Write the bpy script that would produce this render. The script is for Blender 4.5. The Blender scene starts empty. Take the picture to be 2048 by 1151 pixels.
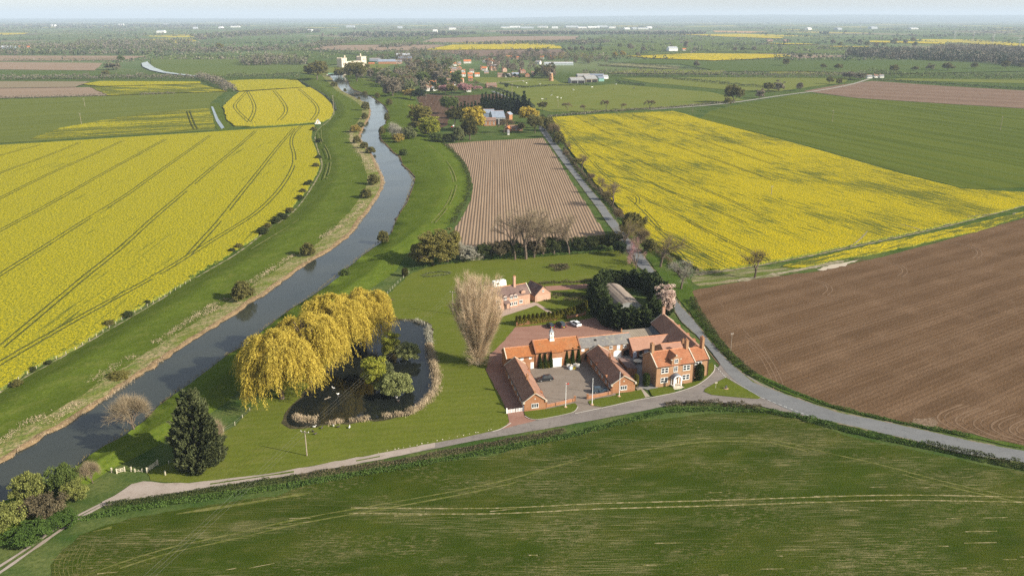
import bpy, bmesh, math, random
import numpy as np
from mathutils import Vector, Matrix, noise as mnoise
C = bpy.context.scene.collection
SC = bpy.context.scene
# ---------------------------------------------------------------- camera
FPX, CX, CY, CAMH = 1593.0, 1024.0, 575.5, 100.0
PITCH = math.atan((CY-35.0)/FPX)
cd = bpy.data.cameras.new('camera'); cam = bpy.data.objects.new('camera', cd); C.objects.link(cam)
cam.location = (0, 0, CAMH); cam.rotation_euler = (math.pi/2-PITCH, 0, 0)
cd.sensor_fit = 'HORIZONTAL'; cd.sensor_width = 36.0; cd.lens = 36.0*FPX/2048.0
cd.clip_start = 1.0; cd.clip_end = 120000.0
SC.camera = cam
# ---------------------------------------------------------------- world and sun
SUN_EL, SUN_ROT = math.radians(27.5), math.radians(110.5)
w = bpy.data.worlds.new('World'); SC.world = w; w.use_nodes = True
wn = w.node_tree.nodes; wl = w.node_tree.links
sky = wn.new('ShaderNodeTexSky'); sky.sky_type = 'NISHITA'; sky.sun_disc = False
sky.sun_elevation = SUN_EL; sky.sun_rotation = SUN_ROT; sky.altitude = 60
sky.air_density = 1.0; sky.dust_density = 1.0; sky.ozone_density = 1.0
hsv = wn.new('ShaderNodeHueSaturation'); hsv.inputs['Saturation'].default_value = 0.55; hsv.inputs['Value'].default_value = 1.0
wl.new(sky.outputs[0], hsv.inputs['Color']); wl.new(hsv.outputs[0], wn['Background'].inputs[0]); wn['Background'].inputs[1].default_value = 0.10
sd = bpy.data.lights.new('sun', 'SUN'); sd.energy = 5.0; sd.angle = math.radians(0.6); sd.color = (1.0, 0.92, 0.78)
so = bpy.data.objects.new('sun', sd); C.objects.link(so)
so.rotation_euler = Vector((-math.sin(SUN_ROT)*math.cos(SUN_EL), -math.cos(SUN_ROT)*math.cos(SUN_EL), -math.sin(SUN_EL))).to_track_quat('-Z', 'Y').to_euler()
so.location = (300, -100, 300)
SC.view_settings.view_transform = 'Standard'; SC.view_settings.look = 'None'
SC.view_settings.exposure = 0.86; SC.view_settings.gamma = 1.0; SC.view_settings.use_curve_mapping = False
SC.render.engine = 'CYCLES'
cy = SC.cycles; cy.max_bounces = 4; cy.diffuse_bounces = 2; cy.glossy_bounces = 2; cy.transmission_bounces = 2
cy.volume_bounces = 0; cy.transparent_max_bounces = 8; cy.use_denoising = False; cy.denoising_input_passes = 'RGB_ALBEDO_NORMAL'; cy.denoising_prefilter = 'ACCURATE'; cy.caustics_reflective = False; cy.caustics_refractive = False

# ---------------------------------------------------------------- helpers
SP, CP = math.sin(PITCH), math.cos(PITCH)
def G(u, v, z=0.0):
    """ground position (metres) of a place seen in the photograph"""
    x = (u-CX)/FPX; y = -(v-CY)/FPX
    d = (x, CP+y*SP, -SP+y*CP)
    t = (z-CAMH)/d[2]
    return (d[0]*t, d[1]*t)
def ppm(u, v):
    """photo pixels per metre at a ground place"""
    x, y = G(u, v); return FPX/(y*CP+CAMH*SP)
ORD = ['first','second','third','fourth','fifth','sixth','seventh','eighth','ninth','tenth','eleventh','twelfth','thirteenth','fourteenth','fifteenth','sixteenth','seventeenth','eighteenth','nineteenth','twentieth','twenty-first','twenty-second','twenty-third','twenty-fourth','twenty-fifth','twenty-sixth','twenty-seventh','twenty-eighth','twenty-ninth','thirtieth']
def tag(o, label=None, cat=None, group=None, kind=None):
    if label: o['label'] = label
    if cat: o['category'] = cat
    if group: o['group'] = group
    if kind: o['kind'] = kind
    return o
def link_mesh(name, me, mats, parent=None):
    o = bpy.data.objects.new(name, me)
    for m in (mats if isinstance(mats, (list, tuple)) else [mats]): me.materials.append(m)
    C.objects.link(o)
    if parent: o.parent = parent
    return o
def empty(name, loc, rz=0.0, label=None, cat=None, group=None):
    o = bpy.data.objects.new(name, None); C.objects.link(o)
    o.location = loc; o.rotation_euler = (0, 0, rz); o.empty_display_size = 0.5
    tag(o, label, cat, group); return o
def nparr_mesh(name, V, Fc):
    """V (n,3) array, Fc (m,k) array of indices"""
    V = np.asarray(V, dtype=np.float32); Fc = np.asarray(Fc, dtype=np.int32)
    me = bpy.data.meshes.new(name); me.vertices.add(len(V)); me.vertices.foreach_set('co', V.ravel())
    k = Fc.shape[1]; me.loops.add(Fc.size); me.loops.foreach_set('vertex_index', Fc.ravel())
    me.polygons.add(len(Fc)); me.polygons.foreach_set('loop_start', np.arange(0, Fc.size, k, dtype=np.int32))
    me.polygons.foreach_set('loop_total', np.full(len(Fc), k, dtype=np.int32))
    me.update(calc_edges=True); return me
class MB:
    """collects boxes, prisms, tubes into one mesh"""
    def __init__(s): s.v = []; s.f = []; s.m = []; s.mi = 0
    def add(s, vs, fs):
        b = len(s.v); s.v += [tuple(p) for p in vs]; s.f += [tuple(b+i for i in f) for f in fs]; s.m += [s.mi]*len(fs)
    def box(s, x0, y0, z0, x1, y1, z1):
        s.add([(x0,y0,z0),(x1,y0,z0),(x1,y1,z0),(x0,y1,z0),(x0,y0,z1),(x1,y0,z1),(x1,y1,z1),(x0,y1,z1)],
              [(0,3,2,1),(4,5,6,7),(0,1,5,4),(1,2,6,5),(2,3,7,6),(3,0,4,7)])
    def hexa(s, b, t):
        s.add(list(b)+list(t), [(0,3,2,1),(4,5,6,7),(0,1,5,4),(1,2,6,5),(2,3,7,6),(3,0,4,7)])
    def prism(s, pts, axis, a0, a1):
        n = len(pts)
        P = (lambda p, a: (p[0], a, p[1])) if axis == 'y' else ((lambda p, a: (a, p[0], p[1])) if axis == 'x' else (lambda p, a: (p[0], p[1], a)))
        vs = [P(p, a0) for p in pts]+[P(p, a1) for p in pts]
        s.add(vs, [tuple(range(n)), tuple(range(2*n-1, n-1, -1))]+[((i+1) % n, i, n+i, n+(i+1) % n) for i in range(n)])
    def tube(s, p0, p1, r0, r1=None, n=6):
        r1 = r0 if r1 is None else r1
        p0 = Vector(p0); p1 = Vector(p1); d = (p1-p0)
        if d.length < 1e-6: return
        d.normalize(); a = d.orthogonal().normalized(); b = d.cross(a)
        vs = [p0+(a*math.cos(t)+b*math.sin(t))*r0 for t in [2*math.pi*i/n for i in range(n)]]
        vs += [p1+(a*math.cos(t)+b*math.sin(t))*r1 for t in [2*math.pi*i/n for i in range(n)]]
        s.add(vs, [tuple(range(n-1, -1, -1)), tuple(range(n, 2*n))]+[(i, (i+1) % n, n+(i+1) % n, n+i) for i in range(n)])
    def build(s, name, mats, parent=None):
        me = bpy.data.meshes.new(name); me.from_pydata(s.v, [], s.f)
        bm = bmesh.new(); bm.from_mesh(me); bmesh.ops.recalc_face_normals(bm, faces=bm.faces)
        bm.to_mesh(me); bm.free()
        if any(s.m): me.polygons.foreach_set('material_index', s.m)
        me.update(); return link_mesh(name, me, mats, parent)

# ---------------------------------------------------------------- materials
class N:
    def __init__(s, name, rough=0.9, spec=0.2):
        s.m = bpy.data.materials.new(name); s.m.use_nodes = True
        s.n = s.m.node_tree.nodes; s.l = s.m.node_tree.links; s.b = s.n['Principled BSDF']
        s.b.inputs['Roughness'].default_value = rough; s.b.inputs['Specular IOR Level'].default_value = spec
        s.geo = None; s.col = None
    def pos(s):
        if not s.geo: s.geo = s.n.new('ShaderNodeNewGeometry')
        return s.geo.outputs['Position']
    def mapped(s, ang=0.0, sx=1.0, sy=1.0, src=None, sz=1.0):
        """rotate so +x runs along ang (world), then scale"""
        mp = s.n.new('ShaderNodeMapping'); mp.vector_type = 'POINT'
        r = s.n.new('ShaderNodeVectorRotate'); r.rotation_type = 'Z_AXIS'; r.inputs['Angle'].default_value = -ang
        s.l.new(src or s.pos(), r.inputs['Vector']); s.l.new(r.outputs[0], mp.inputs[0])
        mp.inputs['Scale'].default_value = (sx, sy, sz); return mp.outputs[0]
    def noise(s, vec, scale=1.0, detail=3.0, rough=0.55, dist=0.0):
        t = s.n.new('ShaderNodeTexNoise'); t.inputs['Scale'].default_value = scale; t.inputs['Detail'].default_value = detail
        t.inputs['Roughness'].default_value = rough; t.inputs['Distortion'].default_value = dist
        s.l.new(vec, t.inputs['Vector']); return t.outputs['Fac']
    def wave(s, vec, scale=1.0, dist=0.0, dscale=1.0, axis='Y'):
        t = s.n.new('ShaderNodeTexWave'); t.bands_direction = axis; t.inputs['Scale'].default_value = scale
        t.inputs['Distortion'].default_value = dist; t.inputs['Detail Scale'].default_value = dscale; t.inputs['Detail'].default_value = 2
        s.l.new(vec, t.inputs['Vector']); return t.outputs['Fac']
    def rng(s, fac, lo, hi, a=0.0, b=1.0):
        t = s.n.new('ShaderNodeMapRange'); t.inputs[1].default_value = lo; t.inputs[2].default_value = hi
        t.inputs[3].default_value = a; t.inputs[4].default_value = b; s.l.new(fac, t.inputs[0]); return t.outputs[0]
    def math(s, op, a, b):
        t = s.n.new('ShaderNodeMath'); t.operation = op
        for i, x in enumerate((a, b)):
            if isinstance(x, (int, float)): t.inputs[i].default_value = x
            else: s.l.new(x, t.inputs[i])
        return t.outputs[0]
    def mix(s, fac, c1, c2, mode='MIX'):
        t = s.n.new('ShaderNodeMix'); t.data_type = 'RGBA'; t.blend_type = mode
        if isinstance(fac, (int, float)): t.inputs[0].default_value = fac
        else: s.l.new(fac, t.inputs[0])
        for i, x in ((6, c1), (7, c2)):
            if isinstance(x, tuple): t.inputs[i].default_value = (*x[:3], 1)
            else: s.l.new(x, t.inputs[i])
        return t.outputs[2]
    def bump(s, h, strength=0.5, dist=0.3):
        t = s.n.new('ShaderNodeBump'); t.inputs['Strength'].default_value = strength; t.inputs['Distance'].default_value = dist
        s.l.new(h, t.inputs['Height']); s.l.new(t.outputs[0], s.b.inputs['Normal'])
    def out(s, col):
        if isinstance(col, tuple): s.b.inputs['Base Color'].default_value = (*col, 1)
        else: s.l.new(col, s.b.inputs['Base Color'])
        return s.m
MATS = {}
def warm(c):
    return (c[0]*1.15, c[1]*1.07, c[2]*.80) if len(c) == 3 and c[1] > c[0] > c[2] else c
def ground_mat(name, base, layers, bump=None, rough=0.95):
    """base colour, then layers: (kind, angle, period_along, period_across, lo, hi, amount, colour[, detail])"""
    if name in MATS: return MATS[name]
    n = N(name, rough, 0.0); col = warm(base)
    for L in layers:
        kind, ang, pa, pc, lo, hi, amt, c = L[:8]; det = L[8] if len(L) > 8 else 3.0
        vec = n.mapped(ang, 1.0/pa, 1.0/pc)
        f = n.noise(vec, 1.0, det, 0.6) if kind == 'n' else n.wave(vec, 0.314, 1.2 if kind == 'w' else 0.0, 0.4)
        f = n.rng(f, lo, hi, 0.0, amt)
        if len(L) > 9:   # masked by another patchy noise
            f = n.math('MULTIPLY', f, n.rng(n.noise(n.mapped(ang, 1.0/L[9], 1.0/L[10]), 1.0, 2.0), 0.45, 0.6))
        col = n.mix(f, col, warm(c))
    if bump:
        sc, st, di = bump[:3]
        h = n.noise(n.mapped(0, 1.0/sc, 1.0/sc), 1.0, 4.0, 0.65)
        if len(bump) > 3:
            h = n.math('ADD', n.math('MULTIPLY', h, 0.4), n.wave(n.mapped(bump[3], 1.0/30, 1.0/bump[4]), 0.314, 1.0, 0.3))
        n.bump(h, st, di)
    MATS[name] = n.out(col); return MATS[name]
def leaf_mat(name, c1, c2, trans=0.25, c3=None):
    if name in MATS: return MATS[name]
    n = N(name, 0.75, 0.15)
    g = n.n.new('ShaderNodeNewGeometry'); r = g.outputs['Random Per Island']
    oi = n.n.new('ShaderNodeObjectInfo')
    tc = n.n.new('ShaderNodeTexCoord')
    f = n.noise(tc.outputs['Object'], 0.35, 2.0)
    f = n.math('ADD', n.math('MULTIPLY', n.rng(f, 0.35, 0.65), 0.5), n.math('MULTIPLY', r, 0.5))
    col = n.mix(f, c1, c2)
    if c3: col = n.mix(n.rng(oi.outputs['Random'], 0, 1, 0, 0.7), col, c3)
    t = n.n.new('ShaderNodeBsdfTranslucent'); n.l.new(col, t.inputs[0])
    mx = n.n.new('ShaderNodeMixShader'); mx.inputs[0].default_value = trans
    n.l.new(col, n.b.inputs['Base Color']); n.l.new(n.b.outputs[0], mx.inputs[1]); n.l.new(t.outputs[0], mx.inputs[2])
    n.l.new(mx.outputs[0], n.n['Material Output'].inputs['Surface'])
    MATS[name] = n.m; return n.m
def flat(name, col, rough=0.7, var=0.12, scale=1.5, spec=0.3, metal=0.0):
    """painted, metal or stone surface with a little wear"""
    if name in MATS: return MATS[name]
    n = N(name, rough, spec); n.b.inputs['Metallic'].default_value = metal
    tc = n.n.new('ShaderNodeTexCoord')
    f = n.noise(tc.outputs['Object'], scale, 4.0, 0.6)
    d = tuple(c*(1-var*1.6) for c in col); l = tuple(min(1, c*(1+var)) for c in col)
    MATS[name] = n.out(n.mix(n.rng(f, 0.3, 0.7), d, l)); return MATS[name]

# ---------------------------------------------------------------- ground sheets
def dens(poly, step, closed=True):
    out = []; n = len(poly)
    for i in range(n if closed else n-1):
        a = poly[i]; b = poly[(i+1) % n]; d = math.hypot(b[0]-a[0], b[1]-a[1]); k = max(1, min(400, int(d/step)))
        out += [(a[0]+(b[0]-a[0])*j/k, a[1]+(b[1]-a[1])*j/k) for j in range(k)]
    if not closed: out.append(poly[-1])
    return out
def smooth(poly, it=2, closed=False):
    for _ in range(it):
        q = []; n = len(poly)
        if not closed: q.append(poly[0])
        for i in range(n if closed else n-1):
            a = poly[i]; b = poly[(i+1) % n]
            q += [(a[0]*.75+b[0]*.25, a[1]*.75+b[1]*.25), (a[0]*.25+b[0]*.75, a[1]*.25+b[1]*.75)]
        if not closed: q.append(poly[-1])
        poly = q
    return poly
FPOLY = []
def sheet(name, px, z, mat, amp=0.0, step=3.0, sm=0, skirt=0.0, world=False, kind='structure', skirtmat=None):
    pts = [tuple(p) for p in px] if world else [G(u, v, z) for u, v in px]
    if name.endswith('_field') and name != 'grass_field' and name != 'cereal_field' and not world: FPOLY.append(list(px))
    if sm: pts = smooth(pts, sm, True)
    if amp:
        pts = dens(pts, step)
        pts = [(x+amp*mnoise.noise((x*.35, y*.35, 3.1))*1.6+amp*.6*mnoise.noise((x*1.3, y*1.3, 9.0)), y+amp*mnoise.noise((x*.35, y*.35, 7.7))*1.6+amp*.6*mnoise.noise((x*1.3, y*1.3, 5.0))) for x, y in pts]
    bm = bmesh.new(); vs = [bm.verts.new((x, y, z)) for x, y in pts]
    f = bm.faces.new(vs); f.normal_update()
    if f.normal.z < 0: f.normal_flip()
    if skirt:
        lo = [bm.verts.new((x, y, z-skirt)) for x, y in pts]; n = len(vs)
        for i in range(n):
            g = bm.faces.new((vs[i], vs[(i+1) % n], lo[(i+1) % n], lo[i])); g.material_index = 1 if skirtmat else 0
    bmesh.ops.triangulate(bm, faces=[f])
    me = bpy.data.meshes.new(name); bm.to_mesh(me); bm.free()
    o = link_mesh(name, me, [mat, skirtmat] if skirtmat else mat)
    if kind: o['kind'] = kind
    return o
def strip(name, px, width, z, mat, amp=0.0, offs=(0.0,), sm=2, world=False, kind='structure', join=None, gaps=0.0, seed=1):
    """ribbons along a line on the ground"""
    c = [tuple(p) for p in px] if world else [G(u, v, z) for u, v in px]
    if join is not None: z += len(join)*.0015
    c = dens(smooth(c, sm), 2.5, False)
    V = []; Fc = []; rnd = random.Random(seed)
    for off in offs:
        prev = None; on = True; left = 0
        for i, (x, y) in enumerate(c):
            a = c[max(0, i-1)]; b = c[min(len(c)-1, i+1)]
            dx, dy = b[0]-a[0], b[1]-a[1]; L = math.hypot(dx, dy) or 1; nx, ny = -dy/L, dx/L
            wv = width/2*(1+amp*mnoise.noise((x*.3, y*.3, off)))
            k = len(V); V += [(x+nx*(off+wv), y+ny*(off+wv), z), (x+nx*(off-wv), y+ny*(off-wv), z)]
            if gaps:
                left -= 1
                if left <= 0: on = rnd.random() > gaps; left = rnd.randint(2, 8)
            if prev is not None and on: Fc.append((prev, prev+1, k+1, k))
            prev = k
    if join is not None: join.append((V, Fc)); return None
    o = link_mesh(name, nparr_mesh(name, V, Fc), mat); o['kind'] = kind; return o
def join_strips(name, parts, mat, kind='structure'):
    V = []; Fc = []
    for v, f in parts:
        b = len(V); V += v; Fc += [tuple(b+i for i in q) for q in f]
    o = link_mesh(name, nparr_mesh(name, V, Fc), mat); o['kind'] = kind; return o
def wang(p, q):
    a = G(*p); b = G(*q); return math.atan2(b[1]-a[1], b[0]-a[0])
# ================================================================ GROUND
def grass(name, base, dry=(0.18, 0.165, 0.055), dark=(0.036, 0.058, 0.010), ang=0.0, stripes=0.0, bump=0.6, dryamt=0.45, per=3.2):
    L = [('n', ang, 26, 16, 0.35, 0.7, 0.7, dark, 3), ('n', ang, 4.5, 3, 0.42, 0.6, 0.45, dark, 4), ('n', ang, 9, 3.5, 0.5, 0.75, dryamt, dry, 4), ('n', 0, 1.1, 1.1, 0.42, 0.62, 0.5, dark, 3), ('n', 0, 0.5, 0.5, 0.5, 0.7, 0.3, dry, 2)]
    if stripes: L.append(('w', ang, 40, per, 0.3, 0.7, stripes, tuple(min(1, c*1.35) for c in base)))
    return ground_mat(name, base, L, (0.9, bump, 0.35))
# base ground: far patchwork of fields, near rough grass
def base_mat():
    n = N('countryside', 0.95, 0.0)
    v = n.n.new('ShaderNodeTexVoronoi'); v.inputs['Scale'].default_value = 1.0; v.inputs['Randomness'].default_value = 0.85
    wv = n.n.new('ShaderNodeTexNoise'); wv.inputs['Scale'].default_value = 0.004; n.l.new(n.pos(), wv.inputs['Vector'])
    add = n.n.new('ShaderNodeVectorMath'); add.operation = 'ADD'
    sc = n.n.new('ShaderNodeVectorMath'); sc.operation = 'SCALE'; sc.inputs['Scale'].default_value = 0.5
    n.l.new(wv.outputs['Color'], sc.inputs[0]); n.l.new(n.mapped(0.35, 1/330.0, 1/520.0), add.inputs[0]); n.l.new(sc.outputs[0], add.inputs[1])
    n.l.new(add.outputs[0], v.inputs['Vector']); v.voronoi_dimensions = '2D'
    sep = n.n.new('ShaderNodeSeparateColor'); n.l.new(v.outputs['Color'], sep.inputs[0])
    cr = n.n.new('ShaderNodeValToRGB'); cr.color_ramp.interpolation = 'CONSTANT'; el = cr.color_ramp.elements
    st = [(0, (.105, .15, .055)), (.24, (.13, .165, .07)), (.42, (.09, .13, .05)), (.6, (.22, .185, .12)), (.68, (.14, .17, .075)), (.80, (.12, .155, .06)), (.93, (.46, .37, .04)), (.965, (.12, .11, .065))]
    el[0].position = 0; el[0].color = (*st[0][1], 1); el[1].position = st[1][0]; el[1].color = (*st[1][1], 1)
    for p, c in st[2:]: e = el.new(p); e.color = (*c, 1)
    n.l.new(sep.outputs[0], cr.inputs[0])
    far = n.mix(n.rng(n.noise(n.mapped(0.2, 1/900.0, 1/420.0), 1, 4), 0.42, 0.6, 0, 0.45), cr.outputs[0], (.12, .13, .07))
    far = n.mix(n.rng(n.noise(n.mapped(0.2, 1/60.0, 1/40.0), 1, 4), 0.35, 0.7, 0, 0.2), far, (.05, .07, .03))
    near = n.mix(n.rng(n.noise(n.mapped(0, 1/14.0, 1/9.0), 1, 5, 0.65), 0.35, 0.65), (.04, .075, .016), (.11, .13, .04))
    near = n.mix(n.rng(n.noise(n.mapped(0, 1/.8, 1/.8), 1, 3), 0.4, 0.65, 0, .5), near, (.03, .055, .012))
    sy = n.n.new('ShaderNodeSeparateXYZ'); n.l.new(n.pos(), sy.inputs[0])
    col = n.mix(n.rng(sy.outputs[1], 1500, 1800), near, far)
    n.bump(n.noise(n.mapped(0, 1/.9, 1/.9), 1, 4), 0.5, 0.3)
    return n.out(col)
o = sheet('ground', [(-60000, -3000), (60000, -3000), (60000, 62000), (-60000, 62000)], 0.0, base_mat(), world=True)

# ---- river with its banks
RL = [(-900,1400),(-560,1210),(-200,1040),(-60,962),(0,929),(20,917),(70,886),(89,871),(118,859),(156,836),(190,812),(224.6,794),(240,777),(268,760),(290,744),(305,738),(318,724),(329,719),(345,706),(361,699),(380,684),(405,670),(428,655),(451.7,640.6),(468,630),(483,621),(497.7,607),(516,596),(532,590),(548,575),(566,563),(584,552),(602.6,536),(632,517),(650,506),(668.6,497),(688,480),(707.6,465),(714,452),(722,439),(734,429),(747.5,408),(759,392),(766,378),(768,365),(766,351),(757,338),(752,326),(743.6,306),(728,291),(721,284),(720,278),(722.6,267),(728,256),(736,241),(741,231),(741.6,219),(737,212),(728,204),(714,197),(700.6,191),(684.5,182.5),(677,174),(668,163),(662.5,155),(655,146)]
RR = [(-700,1500),(-420,1330),(-120,1100),(0,1008),(60,985),(154,936),(184.6,909),(212,892),(239,878),(262,862),(284,847),(315,814),(335,800),(354,785),(380,768),(405,750),(425,733),(459,709),(498,687),(529,658),(558.7,636),(595,611),(632,587.5),(673.5,558),(695.4,536),(724.7,512),(756.5,490),(783,465),(785,455),(794,433),(802,420),(811,408),(820,384.5),(826,367),(827.6,355),(816,341.6),(802,330),(798,314),(784.6,306),(772.4,292),(760.7,280.6),(757,269),(759,257),(769.5,248),(772.4,234),(775,223.5),(768,212),(755,203),(741.6,194),(721,185),(705,179.5),(697.7,172),(697,165),(690,155),(684,146)]
water = N('river_water', 0.06, 0.5)
water.b.inputs['IOR'].default_value = 1.33
hn = water.math('ADD', water.noise(water.mapped(0.4, 1/1.6, 1/1.0), 1, 3), water.math('MULTIPLY', water.noise(water.mapped(0.4, 1/14.0, 1/7.0), 1, 2), 1.5))
water.bump(hn, 0.10, 0.12); water.l.new(water.rng(water.noise(water.mapped(0.9, 1/70.0, 1/18.0), 1, 3), 0.35, 0.65, 0.05, 0.16), water.b.inputs['Roughness'])
WATER = water.out(water.mix(water.rng(water.noise(water.mapped(0.6, 1/45.0, 1/30.0), 1, 3), 0.3, 0.7), (.022, .028, .024), (.045, .048, .034)))
def wl_(pts, z=0.0): return [G(u, v, z) for u, v in pts]
ZW = 0.12
L_, R_ = wl_(RL, ZW), wl_(RR, ZW)
def resamp(P, n):
    d = [0]
    for a, b in zip(P, P[1:]): d.append(d[-1]+math.hypot(b[0]-a[0], b[1]-a[1])**0.62)   # denser where near
    out = []; j = 0
    for i in range(n):
        t = d[-1]*i/(n-1)
        while j < len(P)-2 and d[j+1] < t: j += 1
        f = (t-d[j])/max(1e-9, d[j+1]-d[j]); out.append((P[j][0]+(P[j+1][0]-P[j][0])*f, P[j][1]+(P[j+1][1]-P[j][1])*f))
    return out
def nearest(P, q):
    best = None
    for a, b in zip(P, P[1:]):
        dx, dy = b[0]-a[0], b[1]-a[1]; t = max(0, min(1, ((q[0]-a[0])*dx+(q[1]-a[1])*dy)/(dx*dx+dy*dy+1e-9)))
        x, y = a[0]+dx*t, a[1]+dy*t; d = (x-q[0])**2+(y-q[1])**2
        if best is None or d < best[0]: best = (d, (x, y))
    return best[1]
def wide(P, Q, k):   # move line P away from line Q by k metres (water runs under the bank)
    out = []
    for p in P:
        q = nearest(Q, p); d = math.hypot(p[0]-q[0], p[1]-q[1]) or 1; out.append((p[0]+(p[0]-q[0])/d*k, p[1]+(p[1]-q[1])/d*k))
    return out
Ls, Rs = dens(L_, 6, False), dens(R_, 6, False)
sheet('river_water', wide(Ls, Rs, 2.0)+wide(Rs, Ls, 2.0)[::-1], ZW, WATER, world=True)
# outer foot lines of the grass corridor
PATHL = [(-1200,1500),(-600,1120),(-120,845),(0,785),(45,757),(90,733),(151,699),(205,667),(259,636),(320,600),(381,562),(430,533),(459,517),(490,496),(522,470),(561,443),(589,422),(607,400),(630,365),(644,338),(644,322),(636,300),(630,279),(631,265),(642,254),(660,240),(668,228),(668,215),(655,196),(640,185),(622,173),(608,163),(596,156)]
FOOTR = [(-400,1500),(-200,1260),(-60,1120),(60,1050),(150,985),(220,940),(300,900),(370,860),(460,800),(520,735),(590,690),(680,620),(745,575),(790,545),(815,505),(850,480),(900,450),(918,425),(930,400),(938,375),(934,350),(925,325),(905,300),(885,286),(872,268),(850,240),(838,215),(828,195),(800,180),(760,168),(735,160),(715,152),(700,144)]
FL_, FR_ = wl_(PATHL), wl_(FOOTR)
NB = 420
def bank(name, foot, edge, prof, mat, z_edge=ZW-0.25):
    """lofted strip foot -> crest -> water edge. prof: list of (t, height, material index)"""
    E = resamp(edge, NB); V = []; Fc = []; MI = []
    for i, e in enumerate(E):
        f = nearest(foot, e)
        for j, (t, h, mi) in enumerate(prof):
            x = f[0]+(e[0]-f[0])*t; y = f[1]+(e[1]-f[1])*t
            nz = mnoise.noise((x*.13, y*.13, 1.0))*.25+mnoise.noise((x*.6, y*.6, 4.0))*.14
            z = h+(nz if 0 < j < len(prof)-1 else 0)
            if j == len(prof)-1 or j == len(prof)-2:
                wob = mnoise.noise((x*.22, y*.22, 2.0))*1.3+mnoise.noise((x*.8, y*.8, 2.0))*.7; d = math.hypot(e[0]-f[0], e[1]-f[1]) or 1
                x += (e[0]-f[0])/d*wob; y += (e[1]-f[1])/d*wob
            V.append((x, y, z))
    m = len(prof)
    for i in range(NB-1):
        for j in range(m-1):
            a = i*m+j; Fc.append((a, a+1, a+m+1, a+m)); MI.append(prof[j][2])
    me = nparr_mesh(name, V, Fc); me.polygons.foreach_set('material_index', MI)
    o = link_mesh(name, me, mat); me.polygons.foreach_set('use_smooth', [True]*len(Fc)); o['kind'] = 'structure'
    bm = bmesh.new(); bm.from_mesh(me)
    for fc in bm.faces:
        if fc.normal.z < 0: fc.normal_flip()
    bm.to_mesh(me); bm.free(); return o
M_BANKG = grass('bank_grass', (.076, .112, .020), (.16, .16, .045), (.042, .068, .011), 0.9, dryamt=.5)
M_MEADOW = grass('meadow_grass', (.080, .120, .020), (.14, .155, .04), (.042, .070, .011), 0.9, dryamt=.4)
M_REED = ground_mat('reedy_verge', (.13, .145, .05), [('n', .9, 14, 4, .42, .58, .9, (.29, .23, .13), 4), ('n', 0, 1.2, 1.2, .45, .6, .7, (.07, .11, .025), 3), ('n', 0, 4, 4, .5, .65, .6, (.09, .14, .03), 3)], (0.8, 1.0, 0.5))
M_MUD = ground_mat('muddy_bank', (.21, .145, .08), [('n', 0, 3, 3, .45, .6, .8, (.11, .08, .045), 4), ('n', 0, .8, .8, .5, .65, .6, (.30, .22, .13), 3)], (0.7, 1.2, 0.5))
bank('river_bank', FL_, L_, [(0, .06, 0), (.10, .5, 0), (.25, 1.7, 0), (.34, 1.8, 0), (.5, .9, 0), (.76, .75, 1), (.95, .8, 2), (.99, .55, 2), (1.0, -.3, 2)], [M_BANKG, M_REED, M_MUD])
bank('river_bank', FR_, R_, [(0, .06, 0), (.14, .4, 0), (.34, 1.8, 0), (.45, 1.7, 0), (.68, .8, 0), (.97, .7, 1), (.99, .5, 1), (1.0, -.3, 1)], [M_MEADOW, M_MUD])

# ---- far upstream river piece and ditch
sheet('river_water', [(283,126),(295,123),(298,127),(309,135),(330,143),(360,147.5),(400,152),(399,153.2),(360,149.3),(325,145.5),(300,140),(285,133)], 1.6, WATER)
sheet('ditch_water', [(422,213),(426,213),(437,238),(449,255),(443,258),(432,242)], .35, WATER)
sheet('ditch_bank', [(412,210),(436,205),(448,225),(462,252),(452,262),(436,262),(424,240)], .12, M_BANKG)

# ---- crops and ploughland
def rape_mat(name, ang, green=.35, y1=(.48, .395, .016), y2=(.32, .285, .018), fine=1.1, streak=(60, 2.2)):
    n = N(name, 0.9, 0.0)
    a = n.noise(n.mapped(ang, 1/fine, 1/(fine*.8)), 1, 4, .75)
    col = n.mix(n.rng(a, .43, .58), y1, (.12, .14, .022))
    col = n.mix(n.rng(n.noise(n.mapped(ang, 1/18.0, 1/9.0), 1, 3), .40, .66, 0, .28), col, (.26, .24, .03))
    b = n.noise(n.mapped(0, 1/.45, 1/.45), 1, 2)
    col = n.mix(n.rng(b, .45, .65, 0, .45), col, y2)
    s = n.noise(n.mapped(ang, 1/streak[0], 1/streak[1]), 1, 4, .6)
    m = n.noise(n.mapped(ang, 1/110.0, 1/40.0), 1, 3)
    thr = n.math('ADD', s, n.math('MULTIPLY', n.math('SUBTRACT', m, .5), .35+green*.4))
    col = n.mix(n.rng(thr, .66-green*.23, .74-green*.23, 0, .85), col, (.075, .095, .024))
    n.bump(n.math('ADD', a, b), .9, .5); return n.out(col)
CROPSIDE = ground_mat('rape_stems', (.07, .11, .025), [('n', 0, .6, .6, .4, .6, .8, (.3, .26, .03), 2)], (.4, .8, .3))
aL = wang((94,560),(300,430)); aR = wang((1200,300),(1500,400))
YL = [(-1500,420),(-700,330),(0,290),(300,271),(430,263),(628,249),(630,253),(624,262),(622,275),(632,299),(640,326),(634,345),(615,377),(580,416),(560,429),(510,473),(449,514),(400,541),(366,565),(244,631),(151,692),(73,728),(0,775),(-200,880),(-900,1300)]
sheet('rapeseed_field', YL, .95, rape_mat('rapeseed_left', aL, .10, streak=(50, 1.6)), amp=.5, step=2.5, skirt=.95, skirtmat=CROPSIDE)
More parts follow.
